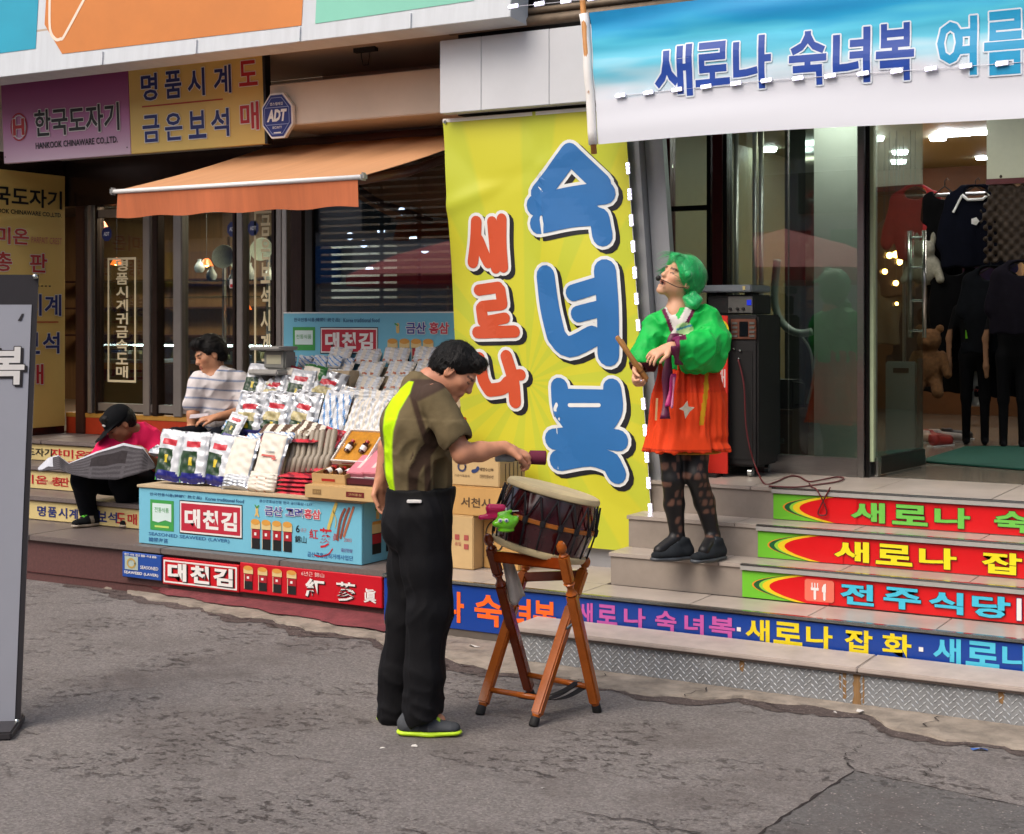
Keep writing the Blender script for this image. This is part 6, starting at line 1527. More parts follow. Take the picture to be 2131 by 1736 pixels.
# folding stand
m_sw = mat('varnished_stand_wood', '#a5561c', .22, var=.28, scale=3, stretch=(3, 3, 3), coat=.12, spec=.3); m_sw2 = mat('dark_varnished_wood', '#7d3210', .22, var=.25, scale=4, coat=.5); m_rub = mat('black_rubber', '#141414', .7, var=.1)
ft = {'A': pg(1106, 1452), 'C': pg(1243, 1482), 'B': pg(998, 1488), 'D': pg(1109, 1512)}
tp = {'A': pd(1014, 1112, 6.42), 'C': pd(1166, 1128, 6.20), 'B': pd(1098, 1168, 6.74), 'D': pd(1222, 1160, 6.50)}
stn = wthing('drum_stand', 'folding varnished wooden drum stand with crossed turned legs', 'stand', (ft['A'] + ft['C'] + ft['B'] + ft['D']) / 4)
def leg(key, mm):
    a, b = ft[key] + Vector((0, 0, .0)), tp[key]; d = (b - a); L = d.length
    M = Matrix.Translation(a) @ d.to_track_quat('Z', 'X').to_matrix().to_4x4() @ Matrix.Rotation(R(45 + 12), 4, 'Z')
    q = MB(); w = .040                                     # square section as a 4-sided lathe with chamfers, turned neck, ball
    def sq(r): return r
    prof = [(.018, .035), (.020, .045), (.027, .055)]
    q.lathe([(.016, .03), (.018, .045), (.020, .05)], 12, M=M)
    s = .022
    q.rbox(-s, s, -s, s, .05, L * .70, .006, M=M @ Matrix.Rotation(R(45), 4, 'Z'))
    q.lathe([(.020, L * .70), (.026, L * .705), (.017, L * .72), (.014, L * .735), (.017, L * .75), (.026, L * .765), (.020, L * .77)], 14, M=M)
    q.rbox(-s * .95, s * .95, -s * .95, s * .95, L * .77, L * .925, .007, M=M @ Matrix.Rotation(R(45), 4, 'Z'))
    q.lathe([(.020, L * .925), (.013, L * .935), (.013, L * .94), (.019, L * .948), (.022, L * .965), (.019, L * .985), (.010, L), (0, L + .002)], 16, M=M)
    o = q.build('leg', mm, stn, smooth=35)
    q = MB(); q.lathe([(.019, .0), (.021, .004), (.020, .036), (.018, .04)], 14, M=M); q.build('rubber_foot', m_rub, o, smooth=40)
leg('A', m_sw2); leg('C', m_sw); leg('B', m_sw); leg('D', m_sw)
def lerp(k, f): return ft[k].lerp(tp[k], f)
def rung(k1, k2, f, r, mm, name='rung'):
    q = MB(); a, b = lerp(k1, f), lerp(k2, f); q.tube([a, a.lerp(b, .5), b], [r, r * 1.05, r], 12); return q.build(name, mm, stn, smooth=True)
rung('B', 'D', .16, .012, m_sw); rung('A', 'C', .15, .012, m_sw)
def rail(k1, k2, f, mm, h=.032):
    a, b = lerp(k1, f), lerp(k2, f); d = (b - a); M = Matrix.Translation(a) @ Matrix.Rotation(math.atan2(d.y, d.x), 4, 'Z') @ Matrix.Rotation(-math.atan2(d.z, math.hypot(d.x, d.y)), 4, 'Y')
    q = MB(); q.rbox(.01, d.length - .01, -.013, .013, -h, h * .6, .006, M=M); q.build('rail', mm, stn)
rail('A', 'C', .88, mat('red_varnish_rail', '#8f3a10', .2, var=.2, coat=.5), .03); rail('B', 'D', .90, m_sw2, .026)
for k in (('A', 'B'), ('C', 'D')):
    # pivot bolt where the legs cross
    c1 = lerp(k[0], .55); c2 = lerp(k[1], .55); q = MB(); q.tube([c1, c2], .006, 8); q.build('pivot_bolt', m_nose, stn)
a, b = lerp('B', .16).lerp(lerp('D', .16), .75), lerp('A', .15).lerp(lerp('C', .15), .8)
for off in (Vector((0, 0, .012)), Vector((.03, .01, -.006)), Vector((-.03, .0, -.012))):
    q = MB(); V = []; F = []
    for i in range(13):
        t = i / 12; p = a.lerp(b, t) + off + Vector((0, 0, -.03 * math.sin(math.pi * t))); wv = dirr * .018
        V += [p - wv, p + wv, p + wv + Vector((0, 0, .002)), p - wv + Vector((0, 0, .002))]
    for i in range(12):
        for j in range(4): F.append((i * 4 + j, i * 4 + (j + 1) % 4, i * 4 + 4 + (j + 1) % 4, i * 4 + 4 + j))
    q.add(V, F); q.build('strap', m_rope, stn)
# white cloth hung on a leg
cl = lerp('A', .86); q = MB(); V = []; F = []
for i in range(9):
    for j in range(11):
        u, v = i / 8, j / 10; p = cl + dirr * (.035 + .05 * u + .035 * v + .02 * v * u) + Vector((0, 0, -.02 - .17 * v - .02 * math.sin(5 * u) * v)) + vdir * (.035 + .015 * math.sin(9 * u + 2 * v))
        V.append(p)
for i in range(8):
    for j in range(10): k = i * 11 + j; F.append((k, k + 11, k + 12, k + 1))
q.add(V, F); o = q.build('hanging_cloth', mat('white_cloth', '#b9b2ab', .9, var=.1), None, smooth=True); tag(o, 'white cloth hanging from the dark left leg of the drum stand', 'cloth')
so = o.modifiers.new('thick', 'SOLIDIFY'); so.thickness = .004
# green toy hanging at the drum's side, with a pink toy behind it
tp_ = pd(1053, 1087, 6.20)
toy = thing('green_toy', 'round green plastic toy with small eyes hanging beside the drum', 'toy', tp_, R(30))
m_gt = mat('lime_plastic', '#6cc21a', .18, var=.12, coat=.5)
s = SDF((-.08, -.06, -.06), (.08, .06, .08), .003)
s.ell((0, 0, 0), (.045, .038, .036)).ell((-.04, -.012, -.004), (.018, .018, .014), .012).cap((-.028, 0, .034), (.02, 0, .046), .009, .007, .008).ell((.042, 0, .012), (.012, .02, .016), .01).ell((0, 0, -.032), (.036, .03, .010), .008)
s.build('toy_body', m_gt, toy)
for dx in (-.024, .002):
    q = MB(); q.lathe([(0, .008), (.007, .005), (.009, 0), (.006, -.004)], 12, M=Matrix.Translation((dx, -.036, .012)) @ Matrix.Rotation(R(90), 4, 'X')); e = q.build('eye', W_, toy, smooth=True)
    q = MB(); q.lathe([(0, .0105), (.004, .009), (.0045, .006)], 10, M=Matrix.Translation((dx, -.036, .012)) @ Matrix.Rotation(R(90), 4, 'X')); q.build('pupil', flat('#3a5f9c'), e, smooth=True)
q = MB(); q.tube([(0, 0, .045), (-.0, .03, .055), (-.005, .08, .04)], .0025, 6); q.build('cord', W_, toy)
tp2 = pd(1030, 1068, 6.27)
o = thing('pink_toy', 'bright pink plastic clapper hanging behind the green toy', 'toy', tp2, R(30))
s = SDF((-.09, -.05, -.05), (.06, .05, .06), .003); s.cap((-.02, 0, .02), (.03, 0, .02), .020, .018).cap((-.06, 0, -.018), (.02, 0, -.012), .011, .014)
s.build('toy_body', mat('hot_pink_plastic', '#d81f62', .25, coat=.3), o)
q = MB(); q.tube([(-.06, 0, -.018), (.10, -.02, -.01)], .002, 6); q.tube([(-.02, 0, .005), (.10, -.02, .012)], .002, 6); q.build('string', W_, o)
# ================================================================== SOUND EQUIPMENT ON THE LANDING
m_vinyl = mat('black_vinyl', '#0e0d0e', .55, var=.25, bump=.1, bscale=120); m_amp = mat('grey_amp', '#6a6a66', .4, metal=.4, var=.1); m_panel = mat('brown_panel', '#6b4030', .4, var=.25, scale=30)
yk = 7.90; kx0, kx1 = x_at(1446, yk), x_at(1577, yk)
def kz(py, px=1540): return z_at(py, x_at(px, yk), yk)
kb = wthing('karaoke_cabinet', 'tall black loudspeaker cabinet with control panel and castors beside the glass', 'loudspeaker', ((kx0 + kx1) / 2, yk, FR))
q = MB(); q.rbox(kx0, kx1, yk, yk + .38, FR + .06, kz(655), .012); q.build('cabinet', m_vinyl, kb)
cpx0, cpx1 = x_at(1523, yk), x_at(1587, yk) - .02
cz0, cz1 = kz(706), kz(664); cx0, cx1 = x_at(1522, yk), kx1 - .008
bx('control_panel', m_panel, cx0, cx1, yk - .012, yk - .001, cz0, cz1, kb, b=.003)
w = cx1 - cx0
bx('screen', mat('dark_screen', '#0b0f12', .1), cx0 + w * .36, cx0 + w * .70, yk - .016, yk - .0125, cz0 + .015, cz1 - .015, kb)
for i in range(4):
    for j in (0, 1): bx('button_row', m_amp, cx0 + w * (.06 + .70 * j), cx0 + w * (.28 + .68 * j), yk - .017, yk - .0125, cz0 + .012 + .024 * i, cz0 + .024 + .024 * i, kb)
bx('speaker_grille', mat('speaker_cloth', '#151414', .9, var=.3, scale=200), kx0 + .03, kx1 - .03, yk - .004, yk - .0005, FR + .10, kz(730), kb)
for px, py in ((1541, 730), (1528, 727), (1538, 747)):
    p = pt(px, py, yk - .006); q = MB(); q.lathe([(.007, 0), (.006, .008), (0, .009)], 10, M=Matrix.Translation(p) @ Matrix.Rotation(R(90), 4, 'X')); q.build('knob', m_nose, kb)
for x in (kx0 + .06, kx1 - .06):
    for y in (yk + .05, yk + .32):
        q = MB(); q.tube([(x - .012, y, FR + .026), (x + .012, y, FR + .026)], .025, 14); q.build('castor', m_nose, kb, smooth=40)
o = wthing('amplifier', 'grey amplifier with small controls standing on the black cabinet', 'amplifier', ((kx0 + kx1) / 2, yk + .1, kz(654)))
za = kz(655) + .003; q = MB(); q.rbox(x_at(1470, yk), x_at(1566, yk), yk + .02, yk + .3, za, za + .11, .006); q.build('housing', m_vinyl, o)
bx('front_plate', m_amp, x_at(1514, yk), x_at(1564, yk), yk + .012, yk + .0195, za + .008, za + .10, o)
bx('display', mat('blue_display', '#1c2a8a', .2, emit='#2233cc', es=.6), x_at(1553, yk), x_at(1562, yk), yk + .008, yk + .0115, za + .05, za + .08, o)
for px in (1520, 1535, 1547): p = pt(px, 640, yk + .011); q = MB(); q.lathe([(.009, 0), (.008, .012), (0, .013)], 10, M=Matrix.Translation((p.x, p.y, za + .03)) @ Matrix.Rotation(R(90), 4, 'X')); q.build('knob', m_black, o)
o = wthing('mixer', 'pale grey mixer lying on top of the amplifier', 'mixer', (x_at(1500, yk), yk + .1, za + .115))
q = MB(); q.rbox(x_at(1452, yk), x_at(1567, yk), yk - .03, yk + .28, za + .125, za + .165, .006); q.build('housing', mat('mixer_grey', '#7f868c', .4, metal=.3), o)
for x in (x_at(1478, yk), x_at(1548, yk)): bx('foot', m_black, x - .015, x + .015, yk + .05, yk + .2, za + .1105, za + .1248, o)
bx('label_sticker', flat('#c9b87a'), x_at(1546, yk - .03), x_at(1551, yk - .03), yk - .033, yk - .0302, za + .135, za + .157, o)
# red roll-up banner beside the cabinet
o = wthing('red_banner', 'red vertical banner with white lettering leaning on the black cabinet', 'banner', (x_at(1490, 7.84), 7.84, FR))
ra, rb = x_at(1440, 7.84), x_at(1514, 7.84)
bx('board', flat('#cf2a1c'), ra, rb, 7.84, 7.852, FR + .02, z_at(657, rb, 7.84), o, b=.002)
bx('foot', m_black, ra + .05, rb - .05, 7.80, 7.89, FR, FR + .019, o)
for ch, py0, py1 in (('악', 685, 707), ('할', 720, 757), ('채', 768, 806), ('로', 820, 852)):
    a, b = x_at(1488, 7.84), x_at(1510, 7.84); lettering(o, ch, a, z_at(py1, a, 7.84), b - a, z_at(py0, a, 7.84) - z_at(py1, a, 7.84), flat('#d9b8b4'), .02, 7.838)
poly(o, circle_pts(x_at(1500, 7.84), z_at(688, rb, 7.84), .05, .06, 20), flat('#d9c21c'), 7.837, 'print')
# red-brown cable
m_cab = mat('red_cable', '#5a1418', .5, var=.1)
P = [pt(1536, 748, yk - .02), pt(1548, 800, yk - .03), pt(1552, 880, yk - .04), pt(1560, 930, yk - .05), pt(1572, 970, yk - .06)]
P += [pg(px, py, FR + .006) for px, py in ((1590, 1006), (1612, 1004), (1640, 992), (1662, 992), (1682, 1002), (1702, 1000), (1740, 993), (1756, 996), (1740, 1003), (1690, 1010), (1655, 1014), (1600, 1012))]
o = thing('microphone_cable', 'thin dark red cable looping from the cabinet over the landing', 'cable'); 
q = MB(); q.tube([Vector(v) for v in smooth_line([tuple(p) for p in P], 6)], .0045, 6); q.build('cable', m_cab, o, smooth=True)
P2 = [pg(1684, 1006, FR + .006), pg(1690, 1014, FR + .008), pt(1700, 1020, YR[2] - .02), pt(1716, 1050, YR[2] - .022), pt(1720, 1070, YR[2] - .02), pt(1706, 1072, YR[2] - .02), pt(1704, 1062, YR[2] - .02), pt(1728, 1014, YR[2] - .021)]
q = MB(); q.tube([Vector(v) for v in smooth_line([tuple(p) for p in P2], 6)], .004, 6); q.build('loose_end', m_cab, o, smooth=True)

# ================================================================== THINGS INSIDE THE CLOTHES SHOP
o = wthing('black_case', 'black equipment case with yellow tag behind the glass', 'case', (x_at(1625, 8.6), 8.6, 1.2))
xa, xb = x_at(1596, 8.55), x_at(1650, 8.55); zb = z_at(850, xa, 8.55)
o.location.z = zb
bx('body', m_vinyl, xa, xb, 8.55, 8.75, zb, z_at(790, xa, 8.55), o, b=.01); bx('tag', flat('#b98a1c'), xa + .0, xa + .04, 8.544, 8.549, z_at(777, xa, 8.55) - .09, z_at(764, xa, 8.55) - .08, o)
q = MB(); q.tube([(xb - .05, 8.6, zb + .02), (xb + .05, 8.6, zb + .03), (xb + .05, 8.6, zb + .15), (xb - .02, 8.6, zb + .16)], .008, 8); q.build('handle', m_black, o, smooth=True)
o = wthing('brown_cabinet', 'brown wooden box standing on the shop floor under the black case', 'box', (x_at(1625, 8.6), 8.6, FR))
bx('body', mat('brown_box', '#4f2f1c', .5, var=.2), x_at(1600, 8.5), x_at(1648, 8.5), 8.5, 8.8, FR, zb - .003, o, b=.006); bx('lid_edge', m_wood2, x_at(1598, 8.5), x_at(1650, 8.5), 8.495, 8.4995, zb - .03, zb - .004, o)
q = MB(); q.rbox(x_at(1615, 8.49), x_at(1632, 8.49), 8.488, 8.494, FR + .15, FR + .18, .002); q.build('handle', m_nose, o)
o = wthing('flexible_duct', 'pale ribbed hose hanging inside the shop glass', 'hose', (x_at(1620, 8.5), 8.5, 1.6))
P = smooth_line([tuple(pt(px, py, 8.55)) for px, py in ((1618, 540), (1612, 600), (1614, 640), (1628, 672), (1650, 690), (1672, 694), (1690, 690))], 8)
P = [Vector(p) for p in P]; q = MB(); q.tube(P, [.022 + .003 * (i % 2) for i in range(len(P))], 10); q.build('hose', mat('pale_hose', '#93968f', .4, var=.1), o, smooth=True)
P = smooth_line([tuple(pt(px, py, 8.6)) for px, py in ((1664, 696), (1686, 730), (1692, 790), (1680, 840))], 8); q = MB(); q.tube([Vector(p) for p in P], .008, 8); q.build('cable', mat('grey_cable', '#77786f', .5), o, smooth=True)
for i, (px, y) in enumerate(((1520, 9.2), (1532, 9.2), (1571, 9.5), (1584, 9.5))):  # added steel posts standing in for upright reflections in the glass
    o = wthing('reflection_post', 'slim steel post added for an upright reflection in the glass, ' + ['first', 'second', 'third', 'fourth'][i] + ' from the loudspeaker', 'post', (x_at(px, y), y, FR), 'posts added for reflections in the glass')
    q = MB(); q.tube([(x_at(px, y), y, FR), (x_at(px, y), y, 3.1)], .018, 10); q.build('tube', m_chrome, o, smooth=True); q = MB(); q.lathe([(.045, 0), (.04, .02), (.018, .03)], 14, M=Matrix.Translation((x_at(px, y), y, FR))); q.build('foot', m_chrome, o)
# security gate and mat by the door
gx = pg(1905, 958, FR); o = wthing('security_gate', 'pale translucent security gate just inside the open door', 'gate', (gx.x, gx.y, FR))
xa, xb = x_at(1842, 9.15), x_at(1908, 9.15); zt = z_at(752, xa, 9.15)
bx('panel', mat('frosted_panel', '#8e928e', .35, var=.08), xa, xb, 9.15, 9.18, FR + .05, zt, o, b=.01); bx('frame', m_nose, xb + .001, xb + .03, 9.14, 9.19, FR, zt + .02, o, b=.005); bx('base', m_amp, xa - .02, xb + .035, 9.1, 9.24, FR, FR + .049, o, b=.005); bx('slot', m_black, xa + .05, xb - .05, 9.147, 9.1495, zt - .07, zt - .04, o)
P = [pg(1912, 962, FR), pg(2200, 985, FR), pg(2200, 930, FR), pg(2010, 932, FR)]
q = MB(); q.add([p + Vector((0, 0, .003)) for p in P] + [p + Vector((0, 0, .012)) for p in P], [(4, 5, 6, 7), (0, 1, 5, 4), (1, 2, 6, 5), (2, 3, 7, 6), (3, 0, 4, 7)])
o = q.build('door_mat', mat('green_mat', '#0f4a3c', .9, var=.15, bump=.2), None); tag(o, 'dark green entrance mat inside the open door', 'mat')
# hanging clothes
def garment(name, label, px, pyt, pyb, Y, w_top, w_bot, sleeve, m, trim=None, lace=False, group='clothes hanging in the shop'):
    p = pt(px, pyt, Y); zb_ = z_at(pyb, p.x, Y); L = p.z - zb_; o = thing(name, label, 'garment', (p.x, Y, zb_), R(10), group=group)
    s = SDF((-.42, -.12, -.05), (.42, .12, L + .06), .009)
    s.cap((0, 0, L * .55), (0, 0, L - .05), w_top * .46, w_top * .40, .03, fl=((0, 1, 0), .28)); s.cap((0, 0, .05), (0, 0, L * .6), w_bot * .5, w_top * .45, .05, fl=((0, 1, 0), .25))
    s.cap((-w_top * .4, 0, L - .05), (w_top * .4, 0, L - .05), .045, .045, .03, fl=((0, 1, 0), .6))
    if sleeve:
        for k in (-1, 1): s.cap((k * w_top * .42, 0, L - .06), (k * (w_top * .42 + sleeve * .28), 0, L - .06 - sleeve), .055, .04, .02, fl=((0, 1, 0), .5))
    s.ell((0, -.02, L), (.08, .1, .05), .01, 'sub'); s.plane((0, 0, .012), (0, 0, -1)); s.field(lambda x, y, z: .007 * np.sin(38 * x + 5 * z) * np.clip((L - z) * 2, 0, 1) + (.012 * np.sin(90 * x) * np.sin(80 * z) if lace else 0))
    s.build('cloth', m, o)
    q = MB(); q.tube([(-w_top * .35, 0, L - .02), (0, 0, L + .05), (w_top * .35, 0, L - .02)], .006, 6); q.tube([(0, 0, L + .05), (0, 0, L + .09), (.02, 0, L + .11), (.03, 0, L + .09)], .004, 6); q.build('hanger', m_black, o, smooth=True)
    if trim:
        for k in (-1, 1): q = MB(); q.tube([(k * .09, -.055, L - .02), (k * .15, -.06, L - .14)], .009, 6); q.build('trim', trim, o)
        q = MB(); q.tube([(-.09, -.05, L - .015), (-.05, -.06, L - .05), (.05, -.06, L - .05), (.09, -.05, L - .015)], .012, 6); q.build('trim', trim, o); q = MB(); q.lathe([(0, 0), (.03, .0), (0, .004)], 5, M=Matrix.Translation((0, -.075, L * .62)) @ Matrix.Rotation(R(90), 4, 'X')); q.build('motif', trim, o)
    return o
m_blkc = mat('black_cloth', '#0c0c0e', .95, var=.3, spec=.1); m_navc = mat('navy_cloth', '#0b0d18', .95, var=.2, spec=.1); m_lace = mat('brown_black_lace', '#2a1c0e', .8, var=.6, scale=40)
garment('red_jacket', 'red jacket hanging behind the open glass door', 1905, 402, 545, 11.0, .30, .32, .3, mat('red_cloth', '#9c1a1c', .8, var=.15))
garment('black_dress', 'long black dress hanging next to the red jacket', 1966, 402, 700, 11.0, .24, .30, .12, m_blkc)
garment('navy_dress', 'navy dress with white neck trim in the middle of the rail', 2030, 402, 560, 10.9, .36, .46, .30, m_navc, trim=W_)
garment('lace_dress', 'brown and black lace dress at the right frame edge', 2122, 372, 550, 10.6, .34, .42, .2, m_lace, lace=True)
garment('purple_top', 'dark purple top hanging behind the navy dress', 2056, 490, 600, 11.6, .3, .3, .2, mat('purple_cloth', '#1d1440', .8))
garment('peach_dress', 'peach coloured dress hanging behind the dark clothes', 2085, 500, 640, 11.9, .25, .35, .0, mat('peach_cloth', '#b98a62', .8)); garment('white_blouse', 'white blouse hanging low behind the black dress', 1990, 520, 640, 11.8, .3, .3, .2, mat('white_cloth2', '#b5b0a6', .9))
for i_, (px_, a_, b_, c_, nm_) in enumerate(((1862, 470, 620, '#3a2a20', 'brown'), (1895, 590, 760, '#1c1c20', 'black'), (1945, 560, 720, '#6a5a44', 'tan'), (1985, 660, 800, '#2a1a1c', 'maroon'), (2075, 640, 790, '#14161c', 'charcoal'), (2100, 470, 600, '#8a6a40', 'mustard'), (1830, 560, 720, '#4a4438', 'olive'))):
    garment('hanging_shirt', nm_ + ' top hanging in the dim rear row of the shop', px_, a_, b_, 12.4 + .2 * (i_ % 3), .34, .36, .25 * (i_ % 2), mat(nm_ + '_shop_cloth', c_, .9, var=.2), group='clothes in the rear row')
for i_, (px_, a_, b_, c_, nm_, Y_) in enumerate(((1985, 560, 760, '#0b0b0d', 'long black coat left of the mannequins', 10.9), (2062, 570, 740, '#101216', 'black shirt between the two mannequins', 10.7), (2090, 660, 830, '#0c0d12', 'dark skirt low behind the right mannequin', 10.9), (2125, 560, 700, '#15121a', 'dark blouse at the right frame edge under the lace dress', 10.4), (1960, 640, 820, '#141210', 'dark trousers hanging under the black dress', 11.2))):
    garment('hanging_garment', nm_, px_, a_, b_, Y_, .32, .36, .2 * (i_ % 2), mat('dark_cloth_%d' % i_, c_, .95, var=.25, spec=.1), group='dark clothes near the mannequins')
o = wthing('clothes_rail', 'steel clothes rail carrying dresses inside the shop', 'rail', (-1.6, 11.0, FR))
q = MB(); q.tube([(x_at(1880, 11), 11.0, 2.62), (x_at(2190, 11), 11.0, 2.62)], .014, 8); q.build('rail', m_chrome, o)
for px in (1882, 2188): q = MB(); q.tube([(x_at(px, 11), 11.0, FR), (x_at(px, 11), 11.0, 2.62)], .014, 8); q.build('rail_post', m_chrome, o)
# mannequins in black, the second with face and bag stand inside the door
m_man = mat('mannequin_skin', '#8f6a50', .5, var=.06)
def mannequin(name, label, px, pyf, Yd, ztop, bag=False, head=True, band='#7bd02a'):
    p = pg(px, pyf, FR); Hm = ztop - FR; o = thing(name, label, 'mannequin', (p.x, p.y, FR), R(12)); k = Hm / 1.62
    s = SDF((-.33 * k, -.2 * k, -.01), (.33 * k, .2 * k, 1.7 * k), .012)
    for a in (-1, 1):
        s.cap((a * .085 * k, 0, .05 * k), (a * .085 * k, 0, .45 * k), .038 * k, .05 * k).cap((a * .085 * k, 0, .45 * k), (a * .08 * k, 0, .85 * k), .055 * k, .075 * k); s.cap((a * .085 * k, -.07 * k, .025 * k), (a * .085 * k, .0, .03 * k), .028 * k, .03 * k)
        s.cap((a * .17 * k, 0, 1.30 * k), (a * .24 * k, .0, 1.02 * k), .042 * k, .036 * k).cap((a * .24 * k, 0, 1.02 * k), (a * .24 * k, -.04 * k, .76 * k), .033 * k, .024 * k).cap((a * .24 * k, -.04 * k, .76 * k), (a * .235 * k, -.05 * k, .66 * k), .028 * k, .02 * k)
    s.cap((0, 0, .88 * k), (0, 0, 1.25 * k), .13 * k, .15 * k, .04, fl=((0, 1, 0), .65)).cap((0, 0, 1.3 * k), (0, -.01, 1.42 * k), .05 * k, .045 * k)
    if head: s.ell((0, -.02 * k, 1.51 * k), (.075 * k, .095 * k, .115 * k))
    def colr(x, y, z):
        c = np.tile(np.array(lin('#8f6a50')[:3]), (len(x), 1)); blk = np.array(lin('#101013')[:3])
        shirt = (z > .84 * k) & (z < 1.385 * k) & ~((np.abs(x) > .22 * k) & (z < 1.1 * k)); c[shirt] = blk; c[z < .86 * k] = np.where((np.abs(x[z < .86 * k]) > .19 * k)[:, None], c[z < .86 * k], blk)
        if head: c[(z > 1.56 * k) | ((y > .0) & (z > 1.4 * k))] = np.array(lin('#120d0a')[:3])
        return c
    s.build('figure', mat('painted_figure', '#888888', .8, attr='col', var=.06, spec=.1), o, colour=colr)
    if band: rect(o, -.09 * k, .09 * k, 1.02 * k, 1.10 * k, flat(band), -.125 * k, 'chest_label')
    rect(o, -.10 * k, .10 * k, 1.20 * k, 1.30 * k, flat('#8f8a86'), -.118 * k, 'chest_print') if not band else rect(o, -.05, .05, 1.28 * k, 1.32 * k, W_, -.112 * k, 'chest_label')
    return o, p, k
mn, pm, km = mannequin('shop_mannequin', 'dark mannequin with green chest label holding a white bag', 2030, 925, 0, z_at(575, -1.9, 11.2), band='#6cc21a')
mannequin('shop_mannequin', 'dark-haired mannequin in striped black top at the right frame edge', 2108, 932, 0, z_at(572, -1.6, 11.0), band='')
p = pt(2028, 805, 10.9)
o = thing('plastic_bag', 'white plastic carrier bag with red print hanging from a mannequin hand', 'bag', (p.x, 10.9, p.z - .12))
s = SDF((-.14, -.08, -.02), (.14, .08, .36), .006); s.cap((0, 0, .05), (0, 0, .14), .10, .085, .02, fl=((0, 1, 0), .4)); s.cap((-.055, 0, .16), (-.02, 0, .32), .022, .012, .02); s.cap((.055, 0, .16), (.02, 0, .32), .022, .012, .02); s.field(lambda x, y, z: .006 * np.sin(50 * x + 20 * z) * np.sin(30 * z)); s.build('bag', mat('white_plastic', '#aaa6a0', .35, var=.08), o); lettering(o, 'Merry', -.05, .08, .09, .035, flat('#9c3a34'), .02, -.045)
p = pt(1935, 690, 10.6); o = thing('plush_bear', 'brown plush bear hanging by the door inside the shop', 'plush toy', (p.x, 10.6, p.z - .25))
s = SDF((-.2, -.16, -.25), (.2, .16, .42), .008); s.ell((0, 0, 0), (.10, .09, .14)).ell((0, -.02, .19), (.085, .08, .08)).ell((-.07, 0, .27), (.03, .02, .03)).ell((.07, 0, .27), (.03, .02, .03)).cap((-.09, -.02, .08), (-.14, -.06, -.05), .035, .03).cap((.09, -.02, .08), (.14, -.06, -.05), .035, .03).cap((-.05, -.03, -.1), (-.08, -.1, -.18), .045, .04).cap((.05, -.03, -.1), (.08, -.1, -.18), .045, .04).ell((0, -.09, .17), (.03, .025, .025)); s.field(lambda x, y, z: .004 * np.sin(120 * x) * np.sin(110 * y + 3) * np.sin(130 * z)); s.build('plush_body', mat('plush_brown', '#5a3a1a', .95, var=.3, scale=50), o)
p = pt(1925, 560, 10.9); o = thing('plush_toy', 'grey-white plush toy above the brown bear', 'plush toy', (p.x, 10.9, p.z)); s = SDF((-.2, -.16, -.2), (.2, .16, .3), .009); s.ell((0, 0, 0), (.12, .10, .12)).ell((0, -.03, .14), (.08, .08, .07)).ell((-.06, 0, .22), (.02, .02, .05)).ell((.06, 0, .22), (.02, .02, .05)).cap((.09, -.03, .02), (.13, -.08, -.08), .03, .03).cap((-.09, -.03, .02), (-.13, -.08, -.08), .03, .03); s.build('plush_body', mat('plush_grey', '#8f8b7c', .95, var=.3, scale=50), o)
# shoes on the shop floor
for i, (px, py, c) in enumerate(((1935, 922, '#a89a90'), (1950, 920, '#8c2a24'), (1968, 918, '#b0a59c'), (1990, 914, '#2a2422'), (1957, 928, '#8c2a24'))):
    p = pg(px, py, FR); o = thing('display_shoe', ['pale shoe at the left end of the shoe row by the door', 'red shoe behind the pale one in the shoe row', 'cream shoe in the middle of the shoe row', 'black shoe at the right end of the shoe row', 'red shoe in front of the shoe row'][i], 'shoe', p, R(40 + 30 * i), group='shoes on the shop floor')
    s = SDF((-.08, -.16, -.01), (.08, .16, .12), .007); s.cap((0, -.10, .028), (0, .08, .04), .032, .034, .02).ell((0, .08, .06), (.034, .045, .05)).ell((0, .08, .10), (.025, .035, .03), .01, 'sub'); s.plane((0, 0, .006), (0, 0, -1)); s.build('upper', mat('shoe_' + c[1:], c, .5), o); bx('sole', W_, -.03, .03, -.13, .12, 0, .0055, o)
# ================================================================== PEOPLE
m_skinp = mat('skin', '#b57a58', .5, attr='col', var=.05, scale=40, spec=.4, bump=.03, bscale=220)
m_clothp = mat('garment_cloth', '#888888', .9, attr='col', var=.08, scale=30, spec=.16, bump=.35, bscale=22)
m_hairb = mat('black_hair', '#0b0908', .5, var=.4, scale=90, bump=.6, bscale=190, stretch=(1, 1, .4), spec=.25)
m_wig = mat('green_wig', '#0fae5c', .35, var=.35, scale=60, bump=.5, bscale=120, stretch=(1, 1, .3), sheen=.2)
def C(h): return np.array(lin(h)[:3])
def soft(c, d, col, e=.004):                               # blend colour in where the signed distance d is negative
    w = np.clip(.5 - d / (2 * e), 0, 1)[:, None]; return c * (1 - w) + C(col) * w
class Person:
    def __init__(s, label, px, py, d, Zb):
        s.d, s.Zb, s.px = d, Zb, px
        o = pd(px, py, d); s.o = o.copy(); s.o.z = Zb
        s.root = thing('person', label, 'person', s.o, R(30))
    def P(s, px, py, dy=0.):                               # a frame point at dy metres behind the person's plane -> local coordinates
        dd = s.d + dy
        return np.array([t_of(px) * dd - t_of(s.px) * s.d, dy, CAM_H - (py - HORIZON) / FOCAL * dd - s.Zb])
class Fr:                                                  # local frame: x forward, y left, z up
    def __init__(s, o, f, up=(0, 0, 1)):
        f = Vector(f).normalized(); l = Vector(up).cross(f).normalized(); u = f.cross(l)
        s.o = Vector(o); s.M = Matrix((f, l, u)).transposed(); s.e = tuple(s.M.to_euler())
    def __call__(s, *p): return tuple(s.o + s.M @ Vector(p))
    def inv(s, x, y, z):
        M = np.array(s.M.transposed()); q = np.stack([x - s.o.x, y - s.o.y, z - s.o.z], 0); return M @ q
